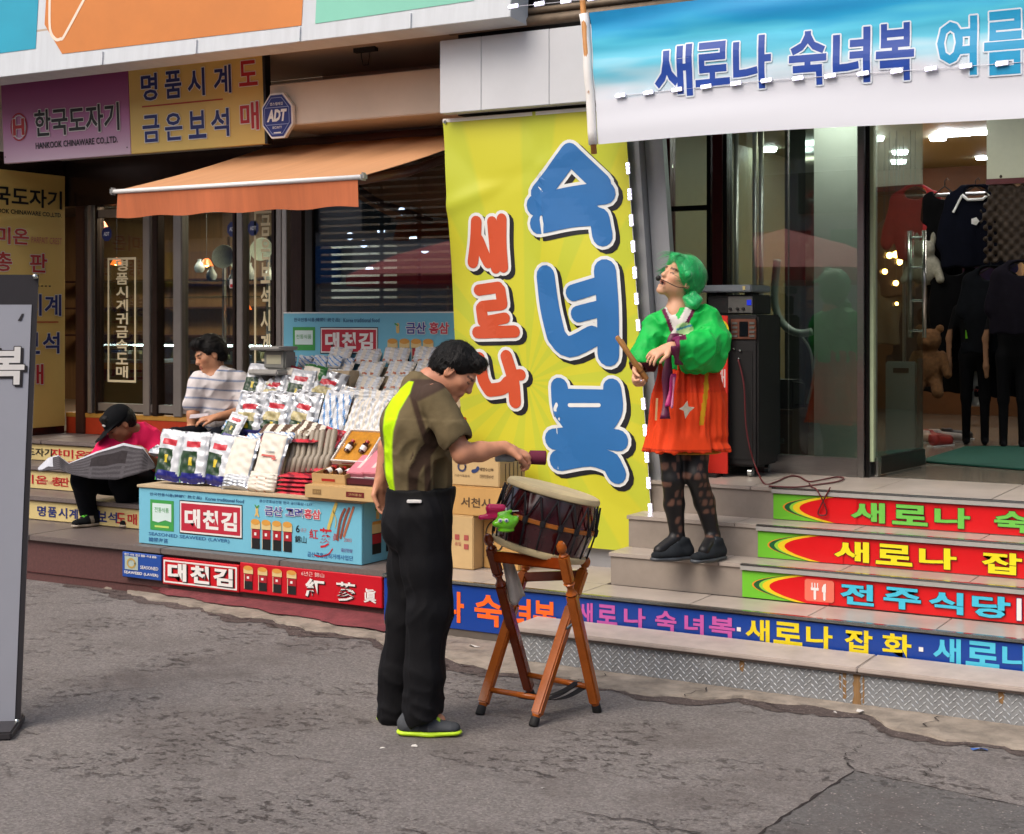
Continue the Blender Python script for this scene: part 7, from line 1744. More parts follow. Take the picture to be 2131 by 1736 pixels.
def head(s, f, k=1., neck=None, nr=.055, open_mouth=0.):
    def E(c, r, kk=.012, op='add'): s.ell(f(*[a * k for a in c]), [a * k for a in r], kk * k, op, f.e)
    def Cc(a, b, ra, rb, kk=.012, op='add'): s.cap(f(*[q * k for q in a]), f(*[q * k for q in b]), ra * k, rb * k, kk * k, op)
    E((-.014, 0, .034), (.098, .077, .086)); E((.03, 0, -.035), (.066, .060, .078), .03)
    for a in (-1, 1):
        E((.055, a * .038, -.016), (.030, .026, .026), .02); E((.012, a * .050, -.052), (.030, .016, .032), .02)
        E((-.008, a * .079, -.008), (.020, .010, .033), .006); E((-.002, a * .088, -.004), (.010, .006, .02), .004, 'sub')
    Cc((.080, -.036, .026), (.080, .036, .026), .013, .013, .014); Cc((.088, 0, .020), (.106, 0, -.020), .008, .012, .010); E((.103, 0, -.024), (.012, .018, .010), .008)
    for a in (-1, 1): E((.098, a * .033, .006), (.014, .020, .009), .010, 'sub'); E((.078, a * .032, .004), (.012, .014, .011), .006)
    Cc((.088, -.022, -.052), (.088, .022, -.052), .009, .009, .008); Cc((.086, -.018, -.063 - open_mouth), (.086, .018, -.063 - open_mouth), .009, .009, .008); E((.076, 0, -.090 - open_mouth * .8), (.024, .028, .020), .015)
    if open_mouth: E((.098, 0, -.058 - open_mouth * .5), (.02, .016, .006 + open_mouth * .5), .004, 'sub')
    if neck is not None: s.cap(f(-.022 * k, 0, -.04 * k), neck, nr * k, nr * 1.1 * k, .03)
def face_colour(f, k, base, c, x, y, z, brow=True):
    q = f.inv(x, y, z) / k; X, Y, Z = q; n = (np.abs(Z) < .14) & (np.abs(Y) < .1) & (X > -.12) & (X < .14)
    def put(m, col, a=1.): c[n & m] = c[n & m] * (1 - a) + C(col) * a
    put((X > .078) & (np.abs(Y) < .026) & (Z < -.047) & (Z > -.072), '#93473f', .7)
    put((X > .055) & (np.abs(np.abs(Y) - .033) < .019) & (np.abs(Z - .027) < .0055), '#1c1310', .85 if brow else .3)
    put((X > .06) & (np.abs(np.abs(Y) - .033) < .015) & (np.abs(Z - .004) < .0045), '#2a1914', .8)
    put((np.abs(np.abs(Y) - .04) < .022) & (Z < -.005) & (Z > -.04) & (X > .04), '#b3664c', .25)
    return c
def hand(s, w, d, n, side=1, curl=.5, k=1., spread=.1, thumb=.6):
    """w wrist, d direction, n towards the palm side, side +1: thumb on d x n"""
    w, d, n = Vector(w), Vector(d).normalized(), Vector(n); n = (n - d * n.dot(d)).normalized(); l = d.cross(n) * side
    pc = w + d * .045 * k
    s.cap(w, w + d * .03 * k, .026 * k, .030 * k, .012, fl=(tuple(n), .72)); s.cap(w + d * .03 * k, w + d * .085 * k, .036 * k, .038 * k, .012, fl=(tuple(n), .42))
    for i, (o, L) in enumerate(((.028, .070), (.010, .078), (-.009, .072), (-.027, .056))):
        p = w + d * .082 * k + l * o * k; a = curl * .55; dr = (d + l * spread * (1.5 - i) * .35).normalized()
        for j, f in enumerate((.46, .31, .26)):
            dd = dr * math.cos(a) + n * math.sin(a); q = p + dd * L * f * k
            s.cap(p, q, (.0098 - .0010 * j) * k, (.0090 - .0010 * j) * k, .003); p = q; a += curl * (.95 if j == 0 else .75)
    p = w + d * .025 * k + l * .026 * k; dd = (d * .75 + l * .55 + n * .35 * thumb).normalized()
    q = p + dd * .042 * k; s.cap(p, q, .014 * k, .0115 * k, .008); dd = (d * .85 + n * thumb * .6 - l * .1 * thumb).normalized(); r = q + dd * .03 * k; s.cap(q, r, .011 * k, .0095 * k, .004); s.cap(r, r + (dd + n * .4 * thumb) * .02 * k, .0095 * k, .008 * k, .003)
def bounds(pts, pad=.14):
    A = np.array([list(p) for p in pts]); return A.min(0) - pad, A.max(0) + pad
def shoe(parent, heel, toe, w, c_up, c_sole, z0, lace=None, h=.07, stripe=None):
    heel, toe = np.array(heel, float), np.array(toe, float); d = toe - heel; d[2] = 0; L = np.linalg.norm(d); d = d / L; sd = np.array([-d[1], d[0], 0])
    def q(a, b, c): return heel + d * a * L + sd * b + np.array([0, 0, z0 - heel[2] + c])
    lo, hi = bounds([heel, toe], .08); lo[2] = z0 - .02; hi[2] = z0 + .20
    s = SDF(lo, hi, .005)
    s.cap(q(.16, 0, .040), q(.50, 0, .042), w * .40, w * .43, .02, fl=((0, 0, 1), .95)); s.cap(q(.5, 0, .038), q(.84, .002, .032), w * .43, w * .36, .02, fl=((0, 0, 1), .72)); s.cap(q(.13, 0, .05), q(.22, 0, h + .02), w * .36, w * .34, .02); s.cap(q(.28, 0, h + .012), q(.55, 0, .055), w * .28, w * .25, .02)
    s.ell(q(.20, 0, h + .05), (w * .30, w * .30, .035), .006, 'sub'); s.plane((0, 0, z0 + .022), (0, 0, -1))
    def col(x, y, z):
        c = np.tile(C(c_up), (len(x), 1)); a = ((x - heel[0]) * d[0] + (y - heel[1]) * d[1]) / L; b = (x - heel[0]) * sd[0] + (y - heel[1]) * sd[1]
        if stripe: c[(np.abs(a - .42 - .6 * (z - z0 - .05)) < .07) & (z < z0 + .075)] = C(stripe)
        c[(a > .84) | ((a > .6) & (z < z0 + .032))] *= .8
        if lace is not None: c[(np.abs(b) < w * .22) & (a > .34) & (a < .66) & ((a * 26) % 2 < 1.15) & (z > z0 + .05)] = C(lace)
        return c
    sh = s.build('shoe', m_clothp, parent, colour=col)
    s = SDF(lo, hi, .005); s.cap(q(.13, 0, .014), q(.5, 0, .012), w * .42, w * .44, .01, fl=((0, 0, 1), .38)); s.cap(q(.5, 0, .012), q(.86, .002, .016), w * .44, w * .38, .01, fl=((0, 0, 1), .38)); s.plane((0, 0, z0 + .001), (0, 0, -1)); s.plane((0, 0, z0 + .0275), (0, 0, 1))
    s.build('sole', mat('sole_' + c_sole[1:], c_sole, .5, var=.06), sh)
def wr(*terms):
    """cloth folds: terms of (amp, kx, ky, kz, phase)"""
    def f(x, y, z):
        r = 0
        for a, kx, ky, kz, ph in terms: r = r + a * np.sin(kx * x + ky * y + kz * z + ph)
        return r
    return f

# ------------------------------------------------------------------ man leaning over the drum
A = Person('man in brown polo shirt with neon back stripe bending over the drum', 872, 1515, 6.21, 0.)
P = A.P
f = Fr(P(947, 774), (.72, -.16, -.66), (.66, 0, .74))
sh_r, el_r, wr_r = P(903, 822, -.15), P(962, 944, -.19), P(1050, 931, -.10)
sh_l, el_l, wr_l = P(876, 822, .17), P(806, 930, .22), P(792, 1000, .20)
nb = P(893, 800, .0)
hipR, kneR, ankR = P(884, 1065, -.085), P(893, 1270, -.09), P(882, 1480, -.09)
hipL, kneL, ankL = P(868, 1065, .085), P(848, 1275, .09), P(818, 1482, .09)
lo, hi = bounds([f.o, sh_r, el_r, wr_r, wr_l, P(1105, 950, -.08), el_l, hipR, kneR, ankR, ankL], .13)
s = SDF(lo, hi, .0055)
s.chain([sh_r, el_r], [.046, .040]); s.chain([el_r, P(1000, 940, -.15), wr_r], [.041, .039, .026]); s.chain([sh_l, el_l, wr_l], [.046, .038, .026])
hand(s, wr_r, P(1100, 950, -.06) - wr_r, (.1, .3, -1), -1, .95, 1.05); hand(s, wr_l, (.05, .0, -1), (.6, -.6, 0), 1, .5, 1.0)
s.chain([nb, P(868, 900), P(872, 1000), P(874, 1060)], [.052, .09, .09, .09], .03); s.cap(sh_r, sh_l, .034, .034, .02)
for h_, k_, a_ in ((hipR, kneR, ankR), (hipL, kneL, ankL)): s.chain([h_, k_, a_], [.07, .05, .035]); s.cap(a_, a_ + np.array([.06, 0, -.04]), .03, .03)
head(s, f, .94, nb + np.array([.01, 0, .015]), .058)
def col(x, y, z):
    c = np.tile(C('#c98d6d'), (len(x), 1)); c = face_colour(f, .94, None, c, x, y, z)
    q = f.inv(x, y, z); c[(q[0] < .03) & (q[2] < -.05)] = C('#bd8266'); return c
s.build('body', m_skinp, A.root, colour=col)
def hair_strands(hair, f, k, n, L, w, m, parent, seed=1, jit=.018):
    """fine locks lying over the hair, combed away from the crown"""
    rs = np.random.RandomState(seed); me = hair.data; nv = len(me.vertices)
    co = np.zeros(nv * 3, np.float32); me.vertices.foreach_get('co', co); co = co.reshape(-1, 3)
    no = np.zeros(nv * 3, np.float32); me.vertex_normals.foreach_get('vector', no); no = no.reshape(-1, 3)
    crown = np.array(f(-.05 * k, .02 * k, .14 * k)); qh = f.inv(co[:, 0], co[:, 1], co[:, 2]) / k; ok = np.nonzero(~((qh[0] > .03) & (qh[2] < .10)))[0]; I = ok[rs.randint(0, len(ok), n)]; P0, N = co[I], no[I]
    D_ = P0 - crown + rs.normal(0, jit, P0.shape); D_ -= N * (D_ * N).sum(1)[:, None]; D_ /= np.linalg.norm(D_, axis=1)[:, None] + 1e-6
    S = np.cross(D_, N); ln = L * rs.uniform(.5, 1.2, (n, 1)); wd = w * rs.uniform(.5, 1.1, (n, 1)); bend = S * rs.normal(0, .12, (n, 1)) * ln
    V = []
    for t, ww, up in ((0, 1., -.0005), (.4, 1., .0022), (.75, .7, .0026), (1., .15, .0018)):
        c = P0 + D_ * ln * t + bend * t * t + N * (up - .35 * (t * ln) ** 2 / (.09 * k)); V += [c - S * wd * ww * .5, c + S * wd * ww * .5]
    V = np.stack(V, 1).reshape(-1, 3); F = []
    for i in range(n):
        b = i * 8; F += [(b, b + 1, b + 3, b + 2), (b + 2, b + 3, b + 5, b + 4), (b + 4, b + 5, b + 7, b + 6)]
    q = MB(); q.add([tuple(v) for v in V], F); return tag(q.build('hair_strands', m, parent, smooth=True), kind='stuff')
def short_hair(parent, f, k, m, fringe=.0, side=.0, top=.0):
    lo, hi = bounds([f(0, 0, 0)], .17 * k); s = SDF(lo, hi, .004)
    s.ell(f(-.020 * k, 0, .042 * k), (.106 * k, .087 * k, .092 * k + top), .01, rot=f.e); s.ell(f(-.05 * k, 0, .0), (.075 * k, .082 * k, .085 * k), .03, rot=f.e); s.cap(f(.06 * k, -.03 * k, .10 * k), f(.06 * k, .03 * k, .10 * k), (.028 + fringe) * k, (.028 + fringe) * k, .03)
    s.ell(f(.105 * k, 0, -.020 * k), (.085 * k, .10 * k, .085 * k), .012, 'sub', rot=f.e)
    for a in (-1, 1): s.ell(f(.028 * k, a * .09 * k, -.035 * k), (.045 * k, .035 * k, .050 * k), .01, 'sub', rot=f.e)
    Fv = np.array(f.M); up = Fv[:, 2]; 
    s.plane(f(0, 0, -.068 * k), tuple(-up)); s.plane(f(-.095 * k, 0, -.07 * k), tuple(-up * .8 - Fv[:, 0] * .0))
    def strands(x, y, z):
        X = (x - f.o.x) * Fv[0, 0] + (y - f.o.y) * Fv[1, 0] + (z - f.o.z) * Fv[2, 0]; Y = (x - f.o.x) * Fv[0, 1] + (y - f.o.y) * Fv[1, 1] + (z - f.o.z) * Fv[2, 1]; Z = (x - f.o.x) * Fv[0, 2] + (y - f.o.y) * Fv[1, 2] + (z - f.o.z) * Fv[2, 2]
        return -.007 * (ridge(X * 22 + 3, Y * 60, Z * 40) - .6) - .004 * (vnoise(X * 60, Y * 120, Z * 90) - .5)
    s.field(strands); return s.build('hair', m, parent)
hair_strands(short_hair(A.root, f, .94, m_hairb, .004), f, .94, 2600, .034, .0016, m_hairb, A.root)
# shirt
lo, hi = bounds([nb, sh_r, sh_l, P(944, 904, -.2), P(820, 900, .2), P(872, 1050), P(800, 900), P(960, 860)], .12); s = SDF(lo, hi, .0055)
s.chain([P(884, 830), P(862, 885, .0)], [.108, .138], .05, fl=((0, 1, 0), 1.25)); s.chain([P(862, 885), P(872, 960), P(876, 1022)], [.138, .130, .120], .05, fl=((0, 1, 0), 1.18))
s.cap(P(902, 830, -.10), P(882, 826, .12), .064, .066, .05); s.cap(P(880, 800, -.03), P(862, 800, .03), .055, .055, .04)
s.chain([P(905, 832, -.15), P(946, 908, -.19)], [.074, .072], .025); s.chain([P(876, 832, .16), P(822, 905, .215)], [.074, .068], .025)
dS = P(946, 908, -.19) - P(905, 832, -.15); dS = dS / np.linalg.norm(dS)
s.cap(P(946, 908, -.19) + dS * .02, P(946, 908, -.19) + dS * .09, .052, .058, .004, 'sub')
s.cap(nb + np.array([.03, 0, .045]), nb + np.array([.12, 0, .11]), .060, .082, .01, 'sub')
s.chain([P(872, 786, -.065), P(860, 781, .0), P(872, 786, .065)], [.022, .024, .022], .012); s.chain([P(872, 786, -.065), P(900, 806, -.075), P(926, 832, -.05)], [.017, .016, .012], .012)
Q = P(958, 925, -.19)
Gx = np.meshgrid(*[s.lo[i] + s.h * np.arange(s.n[i], dtype=np.float32) for i in range(3)], indexing='ij', sparse=True)
cut = (Gx[0] - Q[0]) * dS[0] + (Gx[1] - Q[1]) * dS[1] + (Gx[2] - Q[2]) * dS[2]
arm = (Gx[0] > P(905, 0)[0]) & (Gx[2] < P(0, 840)[2] + 0 * Gx[0]) & (Gx[1] < -.085)
s.d = np.where(arm, np.maximum(s.d, cut), s.d)
s.plane(P(874, 1026), (.05, 0, -1))
def folds(x, y, z):
    low = np.clip((1.16 - z) * 6, 0, 1)
    r = -.016 * low * ridge(x * 14 + z * 8, y * 12 + 2, z * 10 - x * 9) + .006
    r += -.010 * ridge(x * 16 - z * 9 + 5, y * 13, z * 10 + x * 9) * (.5 + .5 * (z < 1.3)) + .004
    r += -.008 * np.exp(-((z - 1.24 - .7 * (x - .05)) / .07) ** 2) * ridge(x * 26, y * 6, z * 14 + x * 20)
    return r
s.field(folds)
def col(x, y, z):
    c = np.tile(C('#685c43'), (len(x), 1)); near = np.where(y < .02, 0., 1.)
    # dark side panel: from under the sleeve, sweeping down to the hem; raglan seam and yoke over the shoulder
    cx = np.interp(z, [.95, 1.02, 1.08, 1.14, 1.20, 1.27, 1.33], [-.012, -.016, -.012, .012, .050, .085, .10]); wd = np.interp(z, [.95, 1.04, 1.10, 1.16, 1.22, 1.30], [.020, .020, .026, .042, .045, .0])
    c = soft(c, np.abs(x - cx) - wd + near + np.where(y < -.17, 1, 0), '#3d2f26')
    sx = np.interp(z, [1.20, 1.27, 1.33, 1.38, 1.42], [.045, .022, .002, -.014, -.03]); c = soft(c, np.abs(x - sx) - .013 + near + np.where(z > 1.40, 1, 0), '#3d2f26')
    c = soft(c, np.maximum(np.maximum(1.372 + .5 * np.abs(x - .005) - z, -.03 - x), z - 1.46) + near, '#463830')
    c = soft(c, .004 - np.abs(((x - P(940, 0)[0]) * dS[0] + (z - P(0, 905)[2]) * dS[2]) - .012) + np.where(arm_of(x, y, z), .0, 1.), '#5d523c') if False else c
    cn = np.interp(z, [.97, 1.05, 1.15, 1.25, 1.33, 1.39, 1.44, 1.47], [-.106, -.116, -.121, -.119, -.104, -.072, -.036, -.012]); wn = np.interp(z, [.97, 1.05, 1.2, 1.33, 1.40, 1.46], [.016, .018, .019, .030, .032, .006])
    c = soft(c, np.abs(x - cn) - wn + np.where(y < .04, 0, 1) + np.where(z > 1.45, 1, 0), '#bdee14')
    return c
s.build('polo_shirt', m_clothp, A.root, colour=col)
# trousers
lo, hi = bounds([hipR, hipL, kneR, ankR, ankL, P(800, 1130), P(940, 1020)], .13); lo[2] = -.005; s = SDF(lo, hi, .0065)
s.cap(P(876, 1018), P(874, 1060), .138, .138, .04, fl=((0, 1, 0), 1.2)); s.cap(P(846, 1100, -.05), P(846, 1100, .06), .095, .095, .05)
s.chain([P(880, 1075, -.085), P(888, 1180, -.09), P(894, 1270, -.095), P(884, 1400, -.095), P(878, 1490, -.095)], [.110, .096, .082, .078, .076], .03); s.chain([P(866, 1075, .085), P(858, 1180, .09), P(846, 1280, .095), P(828, 1400, .095), P(821, 1486, .095)], [.110, .094, .078, .070, .062], .03)
s.plane(P(0, 1015), (0, 0, 1)); s.plane(P(880, 1497, -.09), (.50, 0, -1))
def folds(x, y, z):
    r = -.017 * ridge(x * 15 + z * 3.5, y * 15, z * 3.2 + 3) + .007 - .020 * np.clip((.34 - z) * 4, 0, 1) * (ridge(x * 9 + 3, y * 9, z * 17 + x * 6) - .5)
    r += -.016 * np.exp(-((z - .50) / .10) ** 2) * (ridge(x * 8, y * 8, z * 15 - x * 12 + 4) - .5) - .010 * np.exp(-((z - .84) / .08) ** 2) * (ridge(x * 9 + 7, y * 7, z * 13 + x * 14) - .5)
    return r
s.field(folds)
def col(x, y, z):
    c = np.tile(C('#0b0b0f'), (len(x), 1)); c[z > P(0, 1024)[2]] = C('#070708'); return c
s.build('trousers', mat('black_trouser_cloth', '#888888', .75, attr='col', var=.1, spec=.22, bump=.6, bscale=14, stretch=(1, 1, .45)), A.root, colour=col)
pl = P(862, 1044, -.19); q = MB(); q.rbox(pl[0] - .03, pl[0] + .03, pl[1] - .004, pl[1] + .02, pl[2] - .006, pl[2] + .006, .002); q.build('pocket_label', W_, A.root)
shoe(A.root, P(828, 1510, -.10), P(962, 1518, -.12), .098, '#4b4e52', '#c3ea2a', 0., '#c8f03a', .075, '#33363a')
shoe(A.root, P(786, 1503, .11), P(918, 1503, .11), .098, '#3f4650', '#c3ea2a', 0., '#c8f03a', .075)
# what he holds: short stick with maroon end and grey end
a, b = P(1030, 949, -.055), P(1137, 953, -.055); M = Matrix.Translation(A.o) @ Matrix.Rotation(R(30), 4, 'Z')
o = thing('padded_stick', 'short stick with maroon padded end in the leaning man\'s hand', 'stick', M @ Vector(a), R(30)); d_ = Vector(b - a)
def sp_(t): return d_ * t
q = MB(); q.tube([sp_(.66), sp_(.68), sp_(.98), sp_(1.0)], [.022, .029, .030, .024], 16); q.build('padded_end', mat('maroon_cloth', '#5c1430', .85, var=.15), o, smooth=40)
q = MB(); q.tube([sp_(.30), sp_(.66)], [.017, .018], 14); q.build('grip', mat('dark_grip', '#2b2028', .6), o, smooth=True)
q = MB(); q.tube([sp_(0), sp_(.02), sp_(.36), sp_(.40)], [.018, .024, .022, .016], 14); q.build('grey_end', mat('grey_plastic', '#8f979e', .35), o, smooth=40)

# ------------------------------------------------------------------ performer on the steps
B = Person('performer in green wig, green jacket and orange-red skirt singing on the steps', 1425, 1160, 7.60, ZT[0])
P = B.P
f = Fr(P(1415, 582), (-.78, -.48, .42), (.40, .0, .92))
shR, elR, wrR = P(1370, 676, -.02), P(1338, 736, -.08), P(1328, 764, -.16)           # arm on the left of the picture
shL, elL, wrL = P(1470, 664, .02), P(1482, 722, -.10), P(1396, 722, -.24)
nb = P(1408, 652)
hR, kR, aR = P(1398, 910), P(1401, 1000, -.03), P(1410, 1118)
hL, kL, aL = P(1448, 910), P(1449, 990, -.05), P(1484, 1116)
lo, hi = bounds([f.o, shR, elR, wrR, P(1320, 790, -.2), elL, P(1362, 740, -.28), hR, aR, aL, P(1500, 700)], .12); lo[2] = 0.02
s = SDF(lo, hi, .006)
s.chain([shR, elR, wrR], [.034, .034, .025]); s.chain([shL, elL, wrL], [.034, .030, .025])
hand(s, wrR, P(1324, 790, -.20) - wrR, (.6, -.5, .1), 1, 1.0, .92, .05, 1.); hand(s, wrL, P(1362, 736, -.28) - wrL, (.1, .4, -.9), 1, .45, .98, .4)
s.chain([nb, P(1415, 720), P(1425, 820), P(1424, 900)], [.06, .10, .10, .10], .04); s.cap(shR, shL, .036, .036, .03)
s.chain([hR, kR, P(1403, 1050), aR], [.078, .055, .052, .036]); s.chain([hL, kL, P(1466, 1045), aL], [.078, .056, .053, .036])
for a_, dr_ in ((aR, (-.10, -.06, -.06)), (aL, (-.06, -.10, -.06))): s.cap(a_, a_ + np.array(dr_), .034, .03)
head(s, f, .96, nb, .048, .016)
rs = np.random.RandomState(5); HASH = rs.rand(64, 64); JX = rs.rand(64, 64); JZ = rs.rand(64, 64)
def col(x, y, z):
    c = np.tile(C('#d3a080'), (len(x), 1)); c = face_colour(f, .96, None, c, x, y, z)
    lg = z < .66; c[lg] = C('#0c0b0d'); V = np.stack([x, y, z], 1)
    cw, ch_ = .040, .046; iz = np.floor(z / ch_).astype(int) & 63; xx = x + .5 * y + .02 * (iz % 2); ix = np.floor(xx / cw).astype(int) & 63
    xx = xx + .022 * (vnoise(x * 40, y * 40, z * 26) - .5); fx, fz = (xx / cw) % 1 - .5, (z / ch_) % 1 - .5; hw = .24 + .20 * JX[ix, iz]; hh_ = .24 + .22 * JZ[ix, iz]
    dd = (((np.abs(fx) / hw) ** 3 + (np.abs(fz) / hh_) ** 3) ** .33 - 1) * .3 * cw + np.where(HASH[ix, iz] < .42, 0, 1) + np.where(lg & (z > .12), 0, 1)
    c = soft(c, dd, '#5f4236', .003)
    q = f.inv(x, y, z) / .96; c[(q[0] > .08) & (np.abs(q[1]) < .016) & (np.abs(q[2] + .063) < .009)] = C('#2a0f0d')
    return c
s.build('body', m_skinp, B.root, colour=col)
# wig: cap of green hair swept to the back, with a bun low behind the ear
k = .96; lo, hi = bounds([f(0, 0, 0), P(1442, 628)], .19); s = SDF(lo, hi, .0042)
s.ell(f(-.020 * k, 0, .046 * k), (.114 * k, .099 * k, .100 * k), .01, rot=f.e); s.ell(f(-.060 * k, 0, .0), (.066, .086, .075), .03, rot=f.e)
s.cap(f(.072, .025, .088), f(.030, .092, .030), .027, .020, .02); s.cap(f(.072, -.035, .088), f(.025, -.092, .030), .026, .018, .02)
s.ell(f(.108 * k, -.005, -.030 * k), (.085 * k, .088 * k, .100 * k), .010, 'sub', rot=f.e)
for a in (-1, 1): s.ell(f(.034 * k, a * .098 * k, -.066 * k), (.050, .04, .066), .008, 'sub', rot=f.e)
s.plane(f(0, 0, -.070), (-.2, 0, -1))
s.field(lambda x, y, z: -.005 * (ridge(x * 30 + z * 10, y * 30, z * 8 - x * 5) - .6))
hair_strands(s.build('wig', m_wig, B.root), f, .96, 1800, .085, .0028, m_wig, B.root, 1, .006)
lo, hi = bounds([P(1442, 628, -.05)], .10); s = SDF(lo, hi, .004); s.ell(P(1441, 628, -.05), (.046, .043, .044), .012); s.cap(f(-.08, .03, -.05), P(1441, 620, -.04), .03, .028, .02)
s.field(lambda x, y, z: .005 * np.sin(70 * z + 60 * x) + .004 * np.sin(50 * x - 80 * z)); s.build('hair_bun', m_wig, B.root)
# head-set microphone
q = MB(); e0 = f(-.0, .088, -.03); q.tube([Vector(v) for v in smooth_line([e0, f(.05, .084, -.05), f(.105, .055, -.052), f(.128, .02, -.052)], 5)], .0022, 6); hs = q.build('headset_microphone', m_black, B.root, smooth=True)
q = MB(); q.lathe([(0, -.016), (.011, -.010), (.014, 0), (.011, .010), (0, .016)], 14, M=Matrix.Translation(f(.128, .012, -.052))); q.build('foam_tip', m_black, hs, smooth=True)
# green jacket
lo, hi = bounds([nb, shR, elR, wrR, elL, wrL, P(1505, 720, -.1), P(1430, 770)], .14); s = SDF(lo, hi, .0058)
s.chain([P(1416, 682), P(1424, 730), P(1432, 770)], [.110, .118, .13], .04, fl=((0, 1, 0), .9)); s.cap(P(1378, 676), P(1462, 668), .066, .070, .04)
s.chain([P(1364, 680), P(1345, 728, -.05), P(1339, 752, -.10)], [.058, .056, .064], .03)
s.chain([P(1472, 668), P(1488, 708, -.06)], [.060, .068], .04); s.chain([P(1486, 712, -.07), P(1456, 724, -.17), P(1414, 722, -.22)], [.068, .072, .044], .03); s.cap(P(1482, 742, -.08), P(1440, 746, -.17), .072, .056, .03)
s.cap(P(1330, 765, -.13), P(1322, 785, -.17), .05, .055, .006, 'sub'); s.cap(P(1400, 722, -.235), P(1375, 724, -.26), .045, .05, .006, 'sub')
s.cap(nb + np.array([-.0, -.02, .0]), nb + np.array([-.02, -.0, .14]), .060, .07, .01, 'sub'); s.cap(nb + np.array([.0, -.12, .0]), P(1404, 690, -.16), .045, .018, .01, 'sub')
s.plane(P(1430, 771), (-.04, 0, -1))
s.field(lambda x, y, z: .009 - .020 * ridge(x * 13 + z * 7, y * 11 + 1, z * 12 - x * 9) - .008 * ridge(x * 27 + 2, y * 20, z * 19 - x * 12))
V0 = P(1404, 694)
def col(x, y, z):
    c = np.tile(C('#13ae47'), (len(x), 1))
    fr = y < -.02
    # collar bands of the V neck: white then maroon
    for sgn, top in ((-1, P(1388, 648)), (1, P(1432, 645))):
        t = np.clip((z - V0[2]) / (top[2] - V0[2]), 0, 1.2); lx = V0[0] + (top[0] - V0[0]) * t; dd_ = (x - lx) * sgn
        m = fr & (z > V0[2] - .03) & (dd_ > -.03) & (dd_ < .030); c[m] = C('#5c0f3a'); m = fr & (z > V0[2] - .01) & (dd_ > -.03) & (dd_ < .010); c[m] = C('#c9c2bd')
    cf = (y < -.17) & (np.abs(x - P(1402, 0, -.22)[0]) < .026) & (z > P(0, 752)[2]) & (z < P(0, 692)[2]); c[cf] = C('#6b1048')
    p2 = P(1338, 760, -.11); m = ((x - p2[0]) ** 2 + (y - p2[1]) ** 2 + (z - p2[2] + .02) ** 2 < .0062) & (z < p2[2] + .015); c[m] = C('#3a0c1c')
    pa = P(1424, 684, -.1); m = fr & (((x - pa[0]) / .045) ** 2 + ((z - pa[2]) / .03) ** 2 < 1) & (y < -.06) & (y > -.16); c[m] = C('#b9cf9a'); m2 = m & (np.abs(z - pa[2] - .006 - .3 * (x - pa[0])) < .005); c[m2] = C('#4a8fb0')
    return c
s.build('jacket', mat('satin_cloth', '#888888', .55, attr='col', var=.12, scale=14, spec=.25, bump=.55, bscale=16), B.root, colour=col)
# skirt
lo, hi = bounds([P(1335, 940), P(1522, 940), P(1430, 770)], .16); s = SDF(lo, hi, .0065)
wz, hz = P(0, 760)[2], P(0, 937)[2]
s.cap(P(1434, 765), P(1432, 850), .135, .17, .04, fl=((0, 1, 0), .85)); s.cap(P(1432, 850), P(1429, 960), .17, .232, .04, fl=((0, 1, 0), .80))
s.plane((0, 0, wz + .02), (0, 0, 1)); s.plane(P(1429, 936), (.0, 0, -1))
cc = P(1430, 850)
def pleat(x, y, z):
    th = np.arctan2(y - cc[1], x - cc[0]); g = np.clip((wz - z) / (wz - hz), 0, 1)
    return (.009 * np.sin(13 * th + 1.2 * np.sin(5 * z)) + .006 * np.sin(29 * th + 2 + 2 * np.sin(6 * z))) * (1.1 - g * .6) - .022 * (ridge(x * 9 + 2, y * 9, z * 3.0) - .5) + .012 * np.exp(-((z - hz - .05) / .02) ** 2) * (x > .12)
s.field(pleat)
s.cap(P(1428, 1000), P(1428, 928), .17, .165, .02, 'sub', fl=((0, 1, 0), .8))
def col(x, y, z):
    c = np.tile(C('#dc4218'), (len(x), 1)); c[z > hz + .3] = C('#cc3716')
    yb = P(1457, 0)[0]; m = (y < 0) & (np.abs(x - yb - .02 * np.sin(8 * z)) < .012) & (z > hz + .14); c[m] = C('#b98a14')
    c[(z < hz + .016) & (z > hz + .009)] = C('#a82a14'); return c
s.build('skirt', mat('skirt_cloth', '#888888', .7, attr='col', var=.14, scale=12, spec=.2, bump=.5, bscale=14, stretch=(1, 1, .5)), B.root, colour=col)
s = SDF(*bounds([P(1380, 940), P(1460, 940)], .14), .008); s.cap(P(1440, 920), P(1440, 942), .12, .15, .02, fl=((0, 1, 0), .8)); s.plane(P(0, 943), (0, 0, -1)); s.plane(P(0, 925), (0, 0, 1)); s.build('underskirt', mat('ochre_lining', '#a8760f', .7, var=.1), B.root)
# ribbon, tassel, patch
def ribbon(name, pts, w, m, thick=.004):
    L = [Vector(v) for v in smooth_line([tuple(p) for p in pts], 5)]; V = []; F = []
    for i, p in enumerate(L):
        g = Vector((1, .25, 0)).normalized() * w * (.8 + .25 * math.sin(i * .9)); b = Vector((0, thick, 0)); V += [p - g, p + g, p + g + b, p - g + b]
    for i in range(len(L) - 1):
        for j in range(4): F.append((i * 4 + j, i * 4 + (j + 1) % 4, i * 4 + 4 + (j + 1) % 4, i * 4 + 4 + j))
    F += [(3, 2, 1, 0), tuple(len(V) - 4 + j for j in range(4))]
    q = MB(); q.add(V, F); return q.build(name, m, B.root, smooth=True)
m_rib = mat('maroon_ribbon', '#5a0e38', .5, var=.12); m_mag = mat('magenta_tassel', '#b01a6a', .5, var=.2)
ribbon('ribbon', [P(1404, 694, -.17), P(1392, 740, -.185), P(1388, 800, -.20), P(1384, 872, -.235)], .028, m_rib); ribbon('ribbon', [P(1404, 720, -.31), P(1408, 745, -.29), P(1414, 760, -.25)], .022, m_rib)
